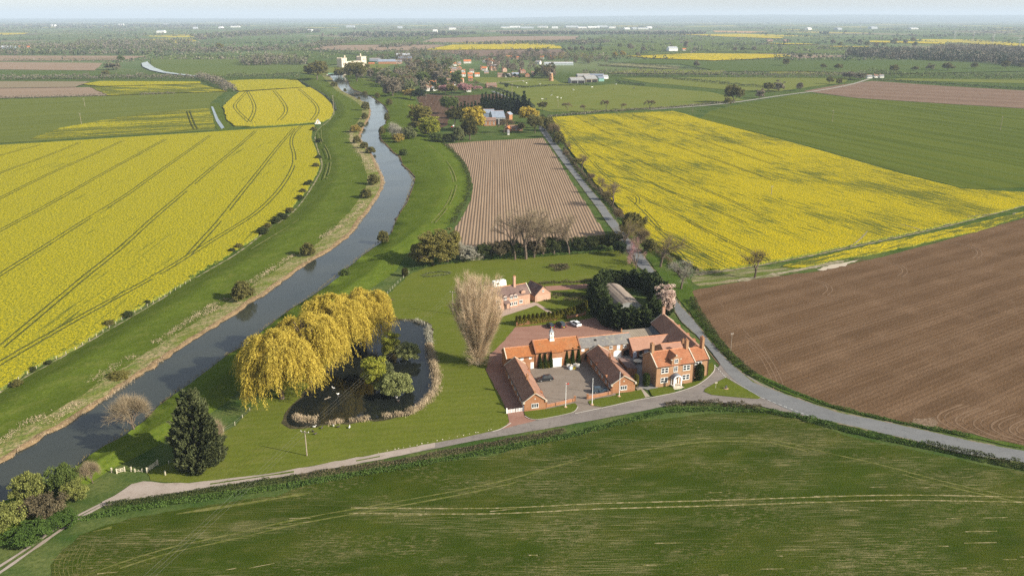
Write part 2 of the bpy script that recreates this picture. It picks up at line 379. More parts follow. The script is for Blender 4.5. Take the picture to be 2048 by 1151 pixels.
YR = [(1104,234),(1220,227),(1345,222),(1365,226),(1400,237),(1600,289),(1800,346),(1925,377),(2048,384),(2350,392),(2350,408),(2080,400),(1990,424),(1870,452),(1800,468),(1700,489),(1600,510),(1500,528),(1440,537),(1398,537),(1370,520),(1335,500),(1300,483),(1272,463),(1258,440),(1236,412),(1210,384),(1190,365),(1165,330),(1140,300),(1122,272)]
sheet('rapeseed_field', YR, .95, rape_mat('rapeseed_right', aR, .66, (.60, .445, .008), (.42, .33, .010), .9, (20, 1.1)), amp=.6, step=3, skirt=.95, skirtmat=CROPSIDE)
YD = [(446,212),(462,197),(478,184),(550,179),(622,174),(636,183),(655,199),(664,210),(667,222),(660,236),(645,242),(560,249),(500,252),(470,251),(455,240)]
sheet('rapeseed_field', YD, 1.0, rape_mat('rapeseed_meadow', wang((500,190),(520,240)), .05, (.58, .45, .02), fine=2.0), amp=1, step=8, skirt=.9, skirtmat=CROPSIDE)
sheet('rapeseed_field', [(444,162),(500,159),(592,158),(612,174),(560,177),(478,182),(466,176)], 1.2, rape_mat('rapeseed_far', 0.3, .12, fine=3.0), amp=1, step=12)
sheet('rapeseed_field', [(60,278),(120,256),(250,232),(330,222),(416,217),(424,230),(430,256),(330,264),(180,272)], .5, rape_mat('rapeseed_thin', wang((100,275),(430,255)), .95, fine=2.0, streak=(90, 4)), amp=1.5, step=8)
sheet('rapeseed_field', [(162,168),(200,162),(400,163),(400,167),(260,171),(200,172)], 1.0, rape_mat('rapeseed_strip', 0.1, .3, fine=3.0), amp=1, step=15)
sheet('rapeseed_field', [(180,174),(400,168),(455,183),(420,184),(330,186),(217,191)], .9, rape_mat('rapeseed_patchy', wang((200,176),(430,183)), 1.0, fine=3.0, streak=(60, 12)), amp=1, step=15)
sheet('rapeseed_field', [(1562,531),(1640,513),(1740,490),(1850,468),(1960,444),(2090,412),(2080,420),(1950,462),(1850,484),(1745,507),(1660,520),(1600,534)], .6, rape_mat('rapeseed_margin', wang((1562,531),(1960,444)), .8, (.62, .46, .014), (.46, .35, .016), .9, (12, 2)), amp=.8, step=3, skirt=.5, skirtmat=CROPSIDE)
for i, (p, g) in enumerate([([(1000,99),(844,100),(905,89.5),(1000,88.5),(1120,92),(1124,97)], .0), ([(1250,112),(1390,106.5),(1500,107.5),(1570,109),(1585,113),(1500,118),(1427,121),(1300,116)], .25),
        ([(1335,67.5),(1500,70),(1570,74),(1560,77),(1450,73.5)], .1), ([(1739,81),(1810,82.5),(1890,85),(1890,88),(1800,86),(1740,84.5)], .1), ([(1929,86.5),(2060,87.5),(2400,90),(2060,93),(1985,90)], .1),
        ([(-40,66),(58,66),(45,69),(0,70.5),(-200,72)], .1), ([(1525,86),(1600,86.5),(1640,89),(1560,88)], .3), ([(1660,92),(1740,92.5),(1735,94),(1660,93.5)], .3)]):
    sheet('rapeseed_field', p, 1.5+i*.1, rape_mat('rapeseed_distant_%d' % i, 0.2, g, (.60, .44, .02), (.50, .38, .02), 8, (300, 25)), amp=0)
def plough(name, base, dark, lite, ang, per=1.3, ridge=.5, bumpd=.35, patch=(40, 8)):
    return ground_mat(name, base, [('n', ang, patch[0], patch[1], .4, .62, .6, dark, 3), ('w', ang, 90, per*6.5, .4, .9, .35, lite), ('w', ang, 60, per, .35, .8, ridge, dark), ('n', ang, 30, 1.6, .5, .7, .35, lite, 3), ('n', 0, .9, .9, .45, .65, .4, dark, 3), ('n', 0, 14, 14, .5, .7, .3, lite, 3)], (0.7, .8, bumpd))
aB = wang((1605,737),(2000,600))
BR = [(1400,577),(1487,561.5),(1560,551),(1643,541),(1765,513),(1886,481.6),(2048,436),(2500,300),(3400,480),(3200,1100),(2500,1010),(2048,890),(1945,866),(1806,844),(1735,832),(1668,813),(1582,778),(1499,740),(1454,692),(1414,647),(1392,612),(1380,592),(1383,581)]
sheet('ploughed_field', BR, .05, plough('brown_tilth', (.130, .080, .045), (.088, .054, .030), (.20, .130, .080), aB, 1.7, .5), amp=.5, step=4)
# headland passes
hd = []
strip('', [(1388,585),(1410,632),(1450,690),(1500,745),(1590,790),(1690,825),(1800,846),(1900,862),(2048,895)], .35, .07, None, offs=(-7, -5.2, -3.4), join=hd)
strip('', [(1420,600),(1470,660),(1520,710),(1545,760),(1548,782)], .3, .07, None, offs=(0, 1.4, 2.8), join=hd, gaps=.3)
for k in range(5):
    x0 = 1880+k*36; strip('', [(x0+45,808+k*6),(x0,824+k*6),(x0-8,838+k*6),(x0+25,858+k*5),(x0+70,874+k*4),(x0+110,884+k*3)], .5, .075, None, join=hd, amp=.8)
    strip('', [(x0+57,810+k*6),(x0+13,825+k*6),(x0+7,838+k*6),(x0+38,856+k*5),(x0+80,871+k*4),(x0+118,880+k*3)], .3, .075, None, join=hd, amp=.8)
for k in range(3):
    x0 = 1560+k*150; y0 = 556-k*36; strip('', [(x0,y0),(x0+45,y0+2),(x0+85,y0+10),(x0+98,y0+22),(x0+85,y0+32)], .5, .075, None, offs=(0, 1.8), join=hd, amp=.6)
join_strips('wheel_ruts', hd, ground_mat('rut_soil', (.185, .125, .08), [('n', 0, 1, 1, .4, .6, .6, (.14, .09, .055), 3)], (.5, .6, .2)))
sheet('ploughed_field', [(1805,846),(1830,838),(1862,832),(1872,850),(1915,866),(1880,858)], .085, ground_mat('stony_corner', (.22, .16, .11), [('n', 0, .8, .8, .4, .6, .8, (.12, .08, .05), 3)], (.5, 1, .3)), amp=1.2, step=2)
BM = [(887,288),(960,282),(1086,276),(1096,290),(1112,312),(1130,342),(1153,378),(1180,420),(1212,468),(1200,478),(1120,487),(1000,497),(925,500),(898,482),(912,452),(930,425),(943,395),(946,375),(941,350),(930,325),(912,306)]
sheet('ridged_field', BM, .06, ground_mat('ridged_soil', (.275, .200, .135), [('w', wang((1000,300),(1006,480)), 60, 1.55, .3, .85, .28, (.15, .10, .068)), ('n', wang((1000,300),(1006,480)), 60, .8, .42, .62, .45, (.15, .10, .068), 3), ('n', 1.5, 20, 5, .45, .65, .35, (.20, .14, .095), 3), ('n', 0, .8, .8, .45, .65, .3, (.16, .11, .075), 3)], (.6, .7, .3, wang((1000,300),(1006,480)), 1.55)), amp=.6, step=4)
sheet('ploughed_field', [(833,194),(850,188),(908,192),(1000,187),(1060,206),(1072,214),(1070,222),(900,222),(895,250),(868,262),(852,238)], .06, plough('village_plough', (.10, .062, .042), (.07, .042, .028), (.14, .09, .06), wang((900,190),(870,250)), 6, .6), amp=1, step=8)
sheet('ploughed_field', [(1608,182),(1670,171),(1745,162),(1888,172),(2048,181),(2500,205),(2500,245),(2048,217),(1888,207),(1713,196)], .2, plough('far_plough', (.19, .125, .09), (.13, .088, .062), (.25, .18, .13), wang((1650,190),(2048,210)), 9, .3, patch=(200, 14)), amp=1, step=20)
PK = ground_mat('pale_plough', (.26, .19, .135), [('n', .1, 200, 30, .4, .6, .5, (.19, .14, .10), 3)], (3, .3, .3))
for i, p in enumerate([[(-300,197),(0,196),(215,190.5),(186,174.5),(0,176.5),(-300,180)], [(-200,138),(0,139),(190,141),(206,126),(0,124),(-300,126)], [(-200,122),(0,122),(246,120),(299,112),(150,111.5),(-200,111)],
        [(600,99),(644,88.5),(754,88.5),(893,90),(846,101),(720,101)], [(842,85),(868,76.5),(1015,72.5),(1160,72.5),(1150,80),(1000,84.5)], [(850,101),(1127,99),(1131,112),(950,113)], [(1195,131),(1240,126),(1360,132),(1356,138),(1270,134)],
        [(-300,177),(0,176),(150,174),(182,163),(0,162.5),(-300,164)], [(1425,61.5),(1535,63.5),(1500,66),(1430,64.5)], [(1580,112),(1700,110),(1690,113),(1600,117)]]):
    sheet('ploughed_field', p, .5+i*.1, [PK, PK, PK, PK, PK, ground_mat('mauve_plough', (.17, .12, .09), []), ground_mat('tan_grass', (.20, .19, .10), [('n', 0, 40, 10, .4, .6, .5, (.15, .15, .07))]), ground_mat('tan_plough', (.21, .17, .11), []), ground_mat('orange_plough', (.40, .25, .12), []), PK][i], amp=1.5, step=25)
# green cereals
aN = wang((1340,1012),(2048,1003.6))
CER = (.040, .076, .012)
NEAR = ground_mat('young_cereal', (.040, .062, .009), [('n', aN, 30, 12, .35, .7, .8, (.024, .038, .005), 4), ('n', 0.5, 30, 12, .48, .68, .6, (.080, .088, .020), 4), ('n', aN, 7, .26, .50, .63, .8, (.26, .22, .11), 5, 30, 9), ('n', aN, 18, .26, .57, .68, .7, (.20, .17, .07), 4, 60, 16), ('n', .15, 15, 6, .58, .72, .5, (.22, .185, .09), 6), ('n', aN, 1.5, .5, .51, .64, .6, (.22, .18, .09), 5, 22, 10), ('n', aN, 3, .35, .42, .62, .45, (.028, .055, .008), 3), ('n', 0, .35, .35, .45, .65, .35, (.018, .036, .006), 2)], (.35, .9, .3))
NF = [(70,1260),(99,1151),(113,1112),(164,1067),(212,1050),(290,1030),(376,1016),(460,1002),(547,992),(600,971),(700,950),(795,936),(990,909),(1147,870),(1264,842),(1400,829),(1520,820),(1600,838),(1686,868),(1858,906),(2048,944),(2700,1100),(2700,1900),(-200,1900)]
sheet('cereal_field', NF, .05, NEAR, amp=.6, step=2)
sheet('cereal_field', [(-900,262),(0,199),(217,192),(330,187),(450,184),(420,206),(420,216),(430,260),(300,268),(0,286),(-900,345)], .25, ground_mat('left_cereal', (.100, .124, .036), [('n', wang((0,240),(420,215)), 250, 14, .4, .65, .6, (.066, .090, .026), 4), ('n', wang((0,240),(420,215)), 80, 3, .5, .7, .3, (.12, .15, .05), 3)], (1.5, .5, .3)), amp=1, step=10)
sheet('cereal_field', [(1400,237),(1420,222),(1480,208),(1600,188),(1640,188),(1713,197),(1888,208),(2048,218),(2500,248),(2500,420),(2048,374),(1965,378),(1920,374),(1800,344),(1600,287)], .12, ground_mat('right_cereal', (.086, .110, .024), [('n', wang((1650,240),(2000,300)), 200, 11, .42, .58, .8, (.058, .082, .018), 2), ('w', wang((1650,240),(2000,300)), 400, 24, .75, 1.0, .35, (.10, .14, .042)), ('n', 0, 2, 2, .4, .6, .25, (.035, .06, .015), 3)], (1.2, .5, .3)), amp=1, step=8)
CF = [ground_mat('far_cereal', (.090, .120, .046), [('n', .1, 300, 30, .4, .6, .4, (.056, .096, .034), 4)], (3, .3, .3)), ground_mat('far_cereal_dark', (.070, .10, .038), [('n', .1, 300, 30, .4, .6, .4, (.045, .085, .032), 4)], (3, .3, .3)), ground_mat('paddock_grass', (.112, .135, .04), [('n', .1, 60, 12, .4, .65, .6, (.13, .15, .055), 4), ('n', .1, 30, 20, .5, .7, .5, (.07, .115, .03), 4)], (1.5, .4, .3))]
for i, (p, k) in enumerate([([(300,117),(330,111),(400,109),(460,111),(490,122),(560,129),(622,131),(617,143),(500,151),(400,153),(330,145),(302,131)], 0), ([(0,141),(215,142),(262,148),(300,153),(150,156),(0,156),(-300,158)], 1), ([(1130,99),(1240,90),(1500,88),(1700,93),(1695,108),(1500,106),(1390,105),(1240,112),(1140,112)], 0),
        ([(1140,82),(1250,68),(1350,70),(1500,78),(1520,88),(1240,90),(1120,88)], 0), ([(1230,127),(1300,118),(1430,123),(1600,114),(1690,113),(2040,130),(2060,142),(1760,148),(1600,142),(1440,143),(1360,128)], 1), ([(1000,186),(1010,168),(1180,172),(1230,168),(1420,184),(1490,200),(1330,216),(1180,223),(1100,224),(1066,215)], 2),
        ([(940,155),(1100,154),(1120,165),(1180,172),(1010,186),(975,172)], 2), ([(1240,156),(1500,154),(1700,156),(1690,165),(1560,182),(1460,180),(1300,166)], 2), ([(700,130),(740,128),(790,128),(760,140),(720,146),(640,150),(600,145),(640,137)], 2), ([(1215,146),(1270,138),(1450,141),(1440,148)], 2),
        ([(1750,160),(2100,168),(2500,180),(2500,162),(2060,158),(1800,157)], 2), ([(640,105),(820,103),(900,106),(770,112),(700,115),(600,112)], 0), ([(530,112),(600,100),(820,106),(760,122),(690,128),(640,131)], 1), ([(700,152),(740,158),(760,165),(735,163)], 2), ([(560,100),(640,86),(880,84),(870,88),(660,90),(610,100)], 0), ([(690,85),(830,70),(1000,68),(1100,70),(860,76),(830,85)], 0)]):
    sheet('grass_field', p, .15+i*.02 if p[0][1] > 150 else .7+i*.08, CF[k], amp=1.5, step=15)

# ---- lawns, yards, lanes
aLw = wang((900,560),(1200,545))
LAWN = grass('mown_lawn', (.098, .122, .024), (.17, .15, .055), (.066, .092, .016), aLw, .12, .35, .35, 2.6)
sheet('lawn', [(822,546),(870,530),(925,522),(1040,516),(1150,507),(1238,498),(1262,520),(1290,556),(1240,600),(1200,632),(1120,650),(1031,655),(1000,700),(980,712),(974,738),(1010,812),(1018,842),(1004,856),(928,876),(795,901),(698,920),(600,937),(547,947),(376,967),(300,960),(292,942),(340,925),(400,890),(470,850),(520,800),(600,720),(700,650),(760,603)], .085, LAWN, amp=.4, step=2)
POND = [(771,643),(790,640),(819,641),(838,644),(855,649),(861,665),(858,699),(865,730),(869,755),(866,780),(844,805),(813,827),(766,835),(699,841),(632,849),(600,853),(582,852),(571,838),(580,815),(600,800),(640,748),(690,708),(727,677),(755,649)]
dw = N('pond_water', 0.05, 0.5); dw.b.inputs['IOR'].default_value = 1.33
dw.bump(dw.noise(dw.mapped(0.4, 1/1.2, 1/.9), 1, 3), .05, .1)
sheet('pond_margin', [(u+(u-740)*.05, v+(v-740)*.045) for u, v in POND], .10, ground_mat('pond_edge_mud', (.06, .055, .03), [('n', 0, 2, 2, .4, .6, .8, (.03, .028, .016), 3), ('n', 0, 1, 1, .5, .65, .6, (.14, .11, .06), 3)], (.5, 1, .3)), amp=.7, step=1.5, sm=1)
sheet('pond_water', POND, .13, dw.out((.010, .012, .010)), amp=.5, step=2, sm=1)
def tarmac(name, a, b, lite):
    return ground_mat(name, a, [('n', 0, 6, 6, .4, .6, .5, b, 4), ('n', 0, .4, .4, .4, .65, .4, lite, 2), ('n', 0, 30, 3, .45, .6, .3, lite, 3), ('n', 0, 1.5, 1.5, .58, .66, .5, b, 3)], (.3, .3, .1))
GRAVEL = tarmac('courtyard_gravel', (.20, .165, .135), (.155, .125, .10), (.25, .21, .175))
RED = tarmac('red_gravel', (.25, .135, .10), (.20, .105, .078), (.31, .19, .145))
ASPH = tarmac('road_asphalt', (.155, .158, .160), (.115, .118, .120), (.20, .20, .195))
LANE = tarmac('lane_asphalt', (.185, .160, .145), (.125, .110, .10), (.25, .225, .20))
SLATEP = tarmac('patio_slabs', (.19, .185, .18), (.12, .12, .12), (.27, .26, .25))
TRK = tarmac('stony_track', (.31, .255, .215), (.22, .18, .145), (.38, .33, .29))
sheet('yard', [(1031,654),(1100,648),(1160,640),(1200,632),(1290,640),(1300,700),(1200,730),(1056,738),(1056,800),(1050,821),(1057,832),(1074,839),(1040,850),(1004,857),(1018,842),(1012,815),(972,740),(980,708),(1005,685)], .13, RED, amp=.2, step=1.5)
sheet('path', [(1088,572),(1130,570),(1215,566),(1222,574),(1160,577),(1098,581)], .12, RED, amp=.2, step=1.5)
sheet('path', [(988,631),(1000,634),(1062,614),(1072,610),(1100,627),(1104,624),(1076,606),(1068,604),(1010,617)], .125, tarmac('pink_paving', (.36, .27, .22), (.29, .21, .17), (.42, .33, .28)))
sheet('courtyard', [(1056,742),(1064,726),(1120,722),(1180,700),(1202,700),(1215,740),(1232,790),(1175,799),(1092,817),(1070,800)], .15, GRAVEL)
sheet('driveway', [(1092,817),(1120,811),(1151,804),(1175,799),(1190,796),(1186,806),(1195,812),(1205,813),(1150,826),(1140,826),(1152,815),(1150,806)], .155, GRAVEL)
sheet('patio', [(1222,712),(1262,702),(1300,692),(1322,700),(1316,776),(1296,779),(1272,772),(1248,752)], .16, SLATEP)
sheet('path', [(1270,774),(1283,774),(1300,792),(1288,795)], .165, tarmac('stone_path', (.30, .25, .20), (.22, .18, .14), (.38, .33, .28)))
LANEP = [(1444,727),(1430,738),(1425,746),(1411,758),(1394,769),(1372,777),(1349,784),(1309,792),(1270,799),(1223,810),(1151,824),(1075,839),(1017,854),(928,874),(795,899),(698,917.5),(600,935),(547,944.5),(460,956),(376,965),(320,966),(287,961),(262,968),(230,990),(205,1003),(205,1011),(273,996),(376,982),(460,968),(547,955),(600,947),(698,930),(795,911),(951,880),(1108,854),(1264,825),(1362,805),(1402,802.5),(1461,805),(1520,811),(1568,823),(1620,836),(1600,800),(1520,765),(1470,735)]
sheet('lane', LANEP, .17, LANE, amp=.12, step=1.5)
sheet('lane', [(205,1003),(228,990),(262,967),(287,961),(320,965),(376,965.5),(460,956),(547,945),(600,935),(698,917.5),(795,899),(870,884),(870,894),(795,910.5),(698,929.5),(600,946),(547,954.5),(376,981.5),(273,995.5),(205,1010)], .18, TRK, amp=.35, step=1.5)
strip('', [(880,884),(795,905),(700,923),(600,940.5),(500,955),(420,967)], .5, .187, None, join=(gm := []), amp=.9, gaps=.35)
join_strips('grass_strip', gm, M_BANKG)
tr = []
for L in ([(210,1003),(171,1022),(137,1040),(100,1063),(60,1092),(0,1131),(-80,1180)], [(205,1010),(175,1026),(143,1044),(105,1070),(60,1102),(0,1144),(-80,1196)]):
    strip('', L, .75, .1, None, join=tr, amp=.6)
join_strips('track', tr, TRK)
ROADR = [(2500,1012),(2048,901),(1945,882),(1868,864),(1789,847),(1672,823),(1582,792),(1506,764),(1480,742),(1454,719.5),(1434,698),(1416,678),(1388,640),(1358,608),(1335,575),(1302.5,534),(1282,504),(1258.6,478),(1241,455),(1231,440),(1227.5,438),(1206,407.5),(1177,374),(1149,339),(1128,306),(1106,280.5),(1090,256),(1086,244)]
ROADL = [(1078,246),(1079,259),(1098.6,286),(1118,314),(1134,335),(1157,364.5),(1177,392),(1196,417),(1212,442),(1226,459),(1244,482.5),(1256,504),(1276,532),(1295,545.5),(1314,567),(1343,608),(1361,640),(1392,668),(1419.5,699),(1437,722),(1451,742),(1470,760),(1500,782),(1540,802),(1596,827),(1686,847),(1824,878.5),(1928,906),(2048,924),(2500,1045)]
sheet('road_verge', [G(u, v) for u, v in []] or wide(dens(wl_(ROADR), 8, False), dens(wl_(ROADL), 8, False), 1.2)+wide(dens(wl_(ROADL[::-1]), 8, False)[::-1], dens(wl_(ROADR), 8, False), .9)[::-1], .19, ground_mat('worn_verge', (.19, .155, .115), [('n', 0, 2.5, 2.5, .42, .56, 1, (.07, .10, .025), 4)], (.5, .6, .2)), world=True, amp=.4, step=2.5) if False else None
ASPH_N = sheet('road', ROADR+ROADL, .20, ASPH, amp=.14, step=2)
vg = []
strip('', ROADR, .9, .195, None, join=vg, amp=1.5); strip('', ROADL[12:18], .6, .195, None, join=vg, amp=1.5); strip('', ROADL[24:], .9, .195, None, join=vg, amp=1.5); strip('', ROADL[:11], .6, .195, None, join=vg, amp=1.5)
join_strips('road_edge', vg, ground_mat('worn_verge', (.21, .165, .12), [('n', 0, 2.0, 2.0, .42, .58, .9, (.07, .10, .025), 4)], (.5, .6, .2)))
sheet('road', [(885,176),(908,181),(1000,189),(1020,198),(1046,212),(1040,213),(1010,199),(995,192),(950,187),(905,184),(880,178)], .2, ASPH) if False else None
strip('road', [(985,182),(1005,190),(1028,200),(1048,211),(1066,228),(1082,250)], 5.5, .2, ASPH)
strip('road', [(1300,219),(1400,212),(1470,205),(1560,191),(1640,181),(1700,170),(1738,158)], 5.0, .3, tarmac('pale_lane', (.30, .28, .24), (.2, .2, .14), (.36, .34, .3)))
strip('road', [(962,155.5),(1000,155),(1060,156)], 4, .25, TRK); strip('track', [(930,168),(1000,165),(1060,160)], 4, .3, TRK)
# path beside the left rape field, farm tracks
strip('track', PATHL[2:29], .9, .10, ground_mat('dry_path', (.30, .25, .17), [('n', 0, 3, 3, .42, .58, .9, (.08, .11, .03), 4)], (.5, .5, .2)), amp=1.2, gaps=.12)
fl = []
strip('', [(1395,548),(1440,541),(1500,532),(1600,514),(1700,493),(1800,472),(1870,456),(1920,444),(1990,425),(2048,410),(2110,390)], .8, .32, None, offs=(-1.0, 1.0), join=fl, amp=.8)
strip('', [(1400,578),(1500,556),(1600,539),(1700,519),(1800,494),(1900,467),(1990,441),(2060,418)], 2.2, .12, None, join=fl, amp=1.8, gaps=.25)
for a, b in (((1735,462),(1700,493)), ((1800,448),(1850,462)), ((1935,433),(1985,427))):
    strip('', [a, ((a[0]+b[0])/2+4, (a[1]+b[1])/2), b], .6, 1.0, None, join=fl, amp=1)
join_strips('track', fl, ground_mat('sandy_track', (.31, .26, .19), [('n', 0, 2, 2, .42, .58, .8, (.13, .13, .06), 4)], (.5, .5, .2)))
sheet('bare_patch', [(1635,538),(1660,530),(1700,522),(1718,519),(1700,527),(1670,536),(1640,541)], .13, ground_mat('bare_patch', (.42, .36, .28), []), amp=.8, step=1.5)
sheet('rough_grass', [(1395,540),(1440,540),(1560,531),(1600,534),(1740,508),(1560,550),(1400,574),(1380,560)], .07, ground_mat('field_corner', (.09, .12, .035), [('n', .3, 18, 2.5, .45, .6, .9, (.26, .21, .14), 4), ('n', 0, 1, 1, .5, .65, .5, (.04, .07, .02), 3)], (.5, .7, .3)), amp=1, step=2)
# roadside verges
sheet('verge', [(1382,560),(1350,520),(1322,495),(1262,452),(1236,440),(1250,462),(1300,524),(1340,577),(1380,625),(1430,690),(1480,740),(1560,780),(1640,808),(1740,833),(1900,866),(2048,896),(2048,890),(1806,843),(1668,812),(1582,777),(1499,739),(1454,691),(1414,646),(1392,612)], .18, grass('roadside_verge', (.062, .105, .020), (.15, .15, .05), (.03, .06, .012), .8, dryamt=.4), amp=.3, step=2)
# junction island and garden lawns with kerbs
KERB = flat('kerb_stone', (.46, .42, .36), .8)
GL2 = grass('garden_lawn', (.085, .112, .020), (.14, .13, .04), (.056, .080, .014), aLw, .15, .3, .3, 1.4)
for p in ([(1452,754),(1470,765),(1495,779),(1521,794),(1516,796.5),(1470,793),(1424,788.5),(1408,782),(1410,777),(1430,765)],
          [(1048,822),(1092,817),(1150,805),(1155,811),(1151,819),(1142,824),(1110,831),(1075,837.5),(1062,836),(1050,829)],
          [(1177,801),(1224,791),(1282,778),(1291,793.5),(1270,798),(1223,809),(1200,812),(1186,810),(1177,805)],
          [(1298,778),(1314,775),(1347,770),(1350,783),(1309,791.5),(1304,790)], [(1364,768),(1392,762),(1408,750),(1413,733),(1418,726),(1426,724),(1428,735),(1424,744),(1411,757),(1394,768),(1367,776)]):
    sheet('lawn', p, .27, GL2, skirt=.1, amp=.0)
    pc = [G(u, v, .2) for u, v in p]
strip('kerb', [(1430,730),(1430,738),(1425,746),(1411,759),(1394,770),(1372,778),(1349,785),(1309,793),(1270,800),(1223,811),(1150,826)], .28, .28, KERB)
strip('kerb', [(1156,812),(1152,820),(1143,825),(1110,832),(1075,838.5),(1060,837),(1050,831)], .2, .28, KERB)
strip('kerb', [(1022,845),(1012,851),(1000,858),(985,862)], .3, .19, KERB)
# lane markings
mk = []
for k in range(7): a = 1429+k*3.6; b = 729+k*4.0; strip('', [(a, b), (a+2.0, b+2.2)], .25, .215, None, join=mk, sm=0)
for k in range(9): a = 1524+k*11; b = 795+k*4.2; strip('', [(a, b), (a+6, b+2.3)], .22, .215, None, join=mk, sm=0)
strip('', [(1460,757),(1500,781),(1524,795)], .12, .215, None, join=mk)
join_strips('road_marking', mk, flat('worn_road_paint', (.5, .5, .47), .8, .25, 3))
# tramlines through the crops
tg = []
Z = lambda x, y: (x/3.012, 230+y/3.012)
for L in ([(1820,60),(1765,110),(1750,170),(1775,240),(1770,310),(1700,430),(1600,540),(1500,620),(1300,740),(1130,850),(950,960),(750,1070),(600,1150),(350,1290),(0,1490),(-300,1680)],
          [(1770,80),(1650,220),(1550,350),(1420,510),(1320,640),(1200,770),(1130,850)], [(1540,95),(1400,220),(1250,340),(1100,470),(900,640),(750,780),(640,870),(500,980),(300,1150),(0,1400)],
          [(1270,120),(1100,240),(900,380),(750,490),(500,640),(300,770),(0,960),(-500,1280)], [(1000,145),(750,280),(500,420),(300,535),(0,695),(-500,960)], [(740,155),(500,265),(300,350),(0,500),(-500,760)], [(480,165),(250,260),(0,345),(-500,560)], [(250,178),(0,240),(-500,400)]):
    strip('', [Z(*p) for p in L], .75, .97, None, offs=(-1.1, 1.1), join=tg, amp=.5, gaps=.02)
Z = lambda x, y: (x/3.012, y/3.012)
for L in ([(1490,548),(1420,620),(1410,650),(1500,735)], [(1490,548),(1530,620),(1535,670),(1500,735)], [(1650,545),(1720,630),(1725,680),(1680,725)], [(1800,535),(1900,620),(1920,670),(1880,725)], [(1135,668),(1160,740),(1180,775)]):
    strip('', [Z(*p) for p in L], .9, 1.03, None, offs=(-1.6, 1.6), join=tg)
for L in ([(1110,234),(1165,285),(1218,340),(1250,372),(1300,410),(1360,445),(1400,470)], [(1250,372),(1290,425),(1262,452)], [(1262,400),(1275,410),(1272,420)]):
    pass
Z = lambda x, y: (1040+x/5.12, 220+y/5.12)
for L in ([(340,60),(450,190),(640,410),(860,660),(960,740),(1200,860),(1500,1010),(1800,1180),(2100,1350)], [(1100,880),(1200,960),(1330,1090),(1420,1200)], [(1110,860),(1200,880),(1215,930),(1190,970)],
          [(560,60),(820,200),(1000,280)], [(700,300),(1000,420),(1340,570),(1700,730),(2048,880),(2500,1080)], [(740,440),(1100,630),(1500,820),(1900,980),(2300,1150)], [(1150,50),(1500,180),(2048,370),(2600,560)], [(1320,60),(1700,180),(2048,290),(2700,500)], [(900,90),(1400,300),(1900,470),(2600,720)]):
    strip('', [Z(*p) for p in L], .5, .97, None, offs=(-.95, .95), join=tg, amp=.6, gaps=.1)
Z = lambda x, y: (1200+x/6.827, 440+y/6.827)
for L in ([(660,0),(760,100),(1000,220),(1300,400),(1500,520),(1650,590)], [(780,120),(900,220),(1050,420),(1250,640),(1300,670)], [(1200,0),(1450,130),(1750,280),(2000,400),(2300,560)]):
    strip('', [Z(*p) for p in L], .5, .97, None, offs=(-.95, .95), join=tg, amp=.5)
join_strips('tramlines', tg, ground_mat('tramline_soil', (.048, .060, .018), [('n', 0, 2, 2, .45, .6, .8, (.10, .10, .04), 3)], (.4, .6, .2)))
tn = []
tq = []
T1 = [(-40,1245),(180,1150),(330,1100),(450,1076),(600,1040),(756,1014),(990,971),(1147,926),(1230,905),(1323,889),(1409,878),(1506,878),(1561,884),(1651,908),(1755,930),(1893,968),(2031,998),(2200,1030)]
strip('', T1, .40, .07, None, offs=(-.9, .9), join=tq, amp=1.2, gaps=.2)
T2 = [(700,1020),(951,1022),(1069,1018),(1186,1011),(1400,1006),(1582,1000),(1789,993),(1997,997),(2300,1003)]
strip('', T2, .38, .072, None, offs=(-1.0, 1.0), join=tn, amp=.5)
rs = random.Random(5)
for k in range(46):
    u = rs.uniform(100, 2040); v = rs.uniform(900, 1150); 
    if v < 960+max(0, (1000-u))*.09 or (u > 1500 and v < 880+(u-1500)*.15): continue
    l = rs.uniform(10, 70); strip('', [(u, v), (u+l, v-l*rs.uniform(.02, .2) if u < 1000 else v-l*.02)], .22, .073, None, join=tn, sm=0, amp=.8)
for k in range(8):
    strip('', [(130+k*9,1090-k*2),(104+k*9,1130),(118+k*9,1165)], .10, .074, None, join=tq, amp=.6)
strip('', [(125,1090),(160,1068),(230,1052),(330,1030),(480,1008),(620,985)], .8, .071, None, join=tq, amp=2, gaps=.35)
join_strips('wheel_tracks', tq, ground_mat('olive_wheel_track', (.15, .145, .05), [('n', 0, 1.5, 1.5, .42, .6, .9, (.07, .09, .02), 3)], (.3, .5, .2)))
join_strips('wheel_tracks', tn, ground_mat('pale_wheel_track', (.30, .25, .14), [('n', 0, 1.2, 1.2, .40, .55, .9, (.10, .11, .035), 3)], (.3, .5, .2)))
bt = []
Z = lambda x, y: (560+x/5.12, 240+y/5.12)
for L, o_ in (([(510,90),(510,200),(600,350),(610,430),(560,600),(450,780),(300,940),(100,1080),(-300,1320)], (0,)), ([(400,100),(400,200),(480,330),(500,450),(450,600)], (0, 2)), ([(1500,250),(1700,430),(1780,600),(1770,720),(1700,880),(1550,1050)], (0, 2))):
    strip('', [Z(*p) for p in L], .5, 1.55, None, offs=o_, join=bt, amp=1, gaps=.2)
join_strips('bank_path', bt, ground_mat('worn_grass', (.12, .14, .045), [('n', 0, 2, 2, .4, .6, .7, (.19, .17, .09), 3)], (.4, .4, .2)))
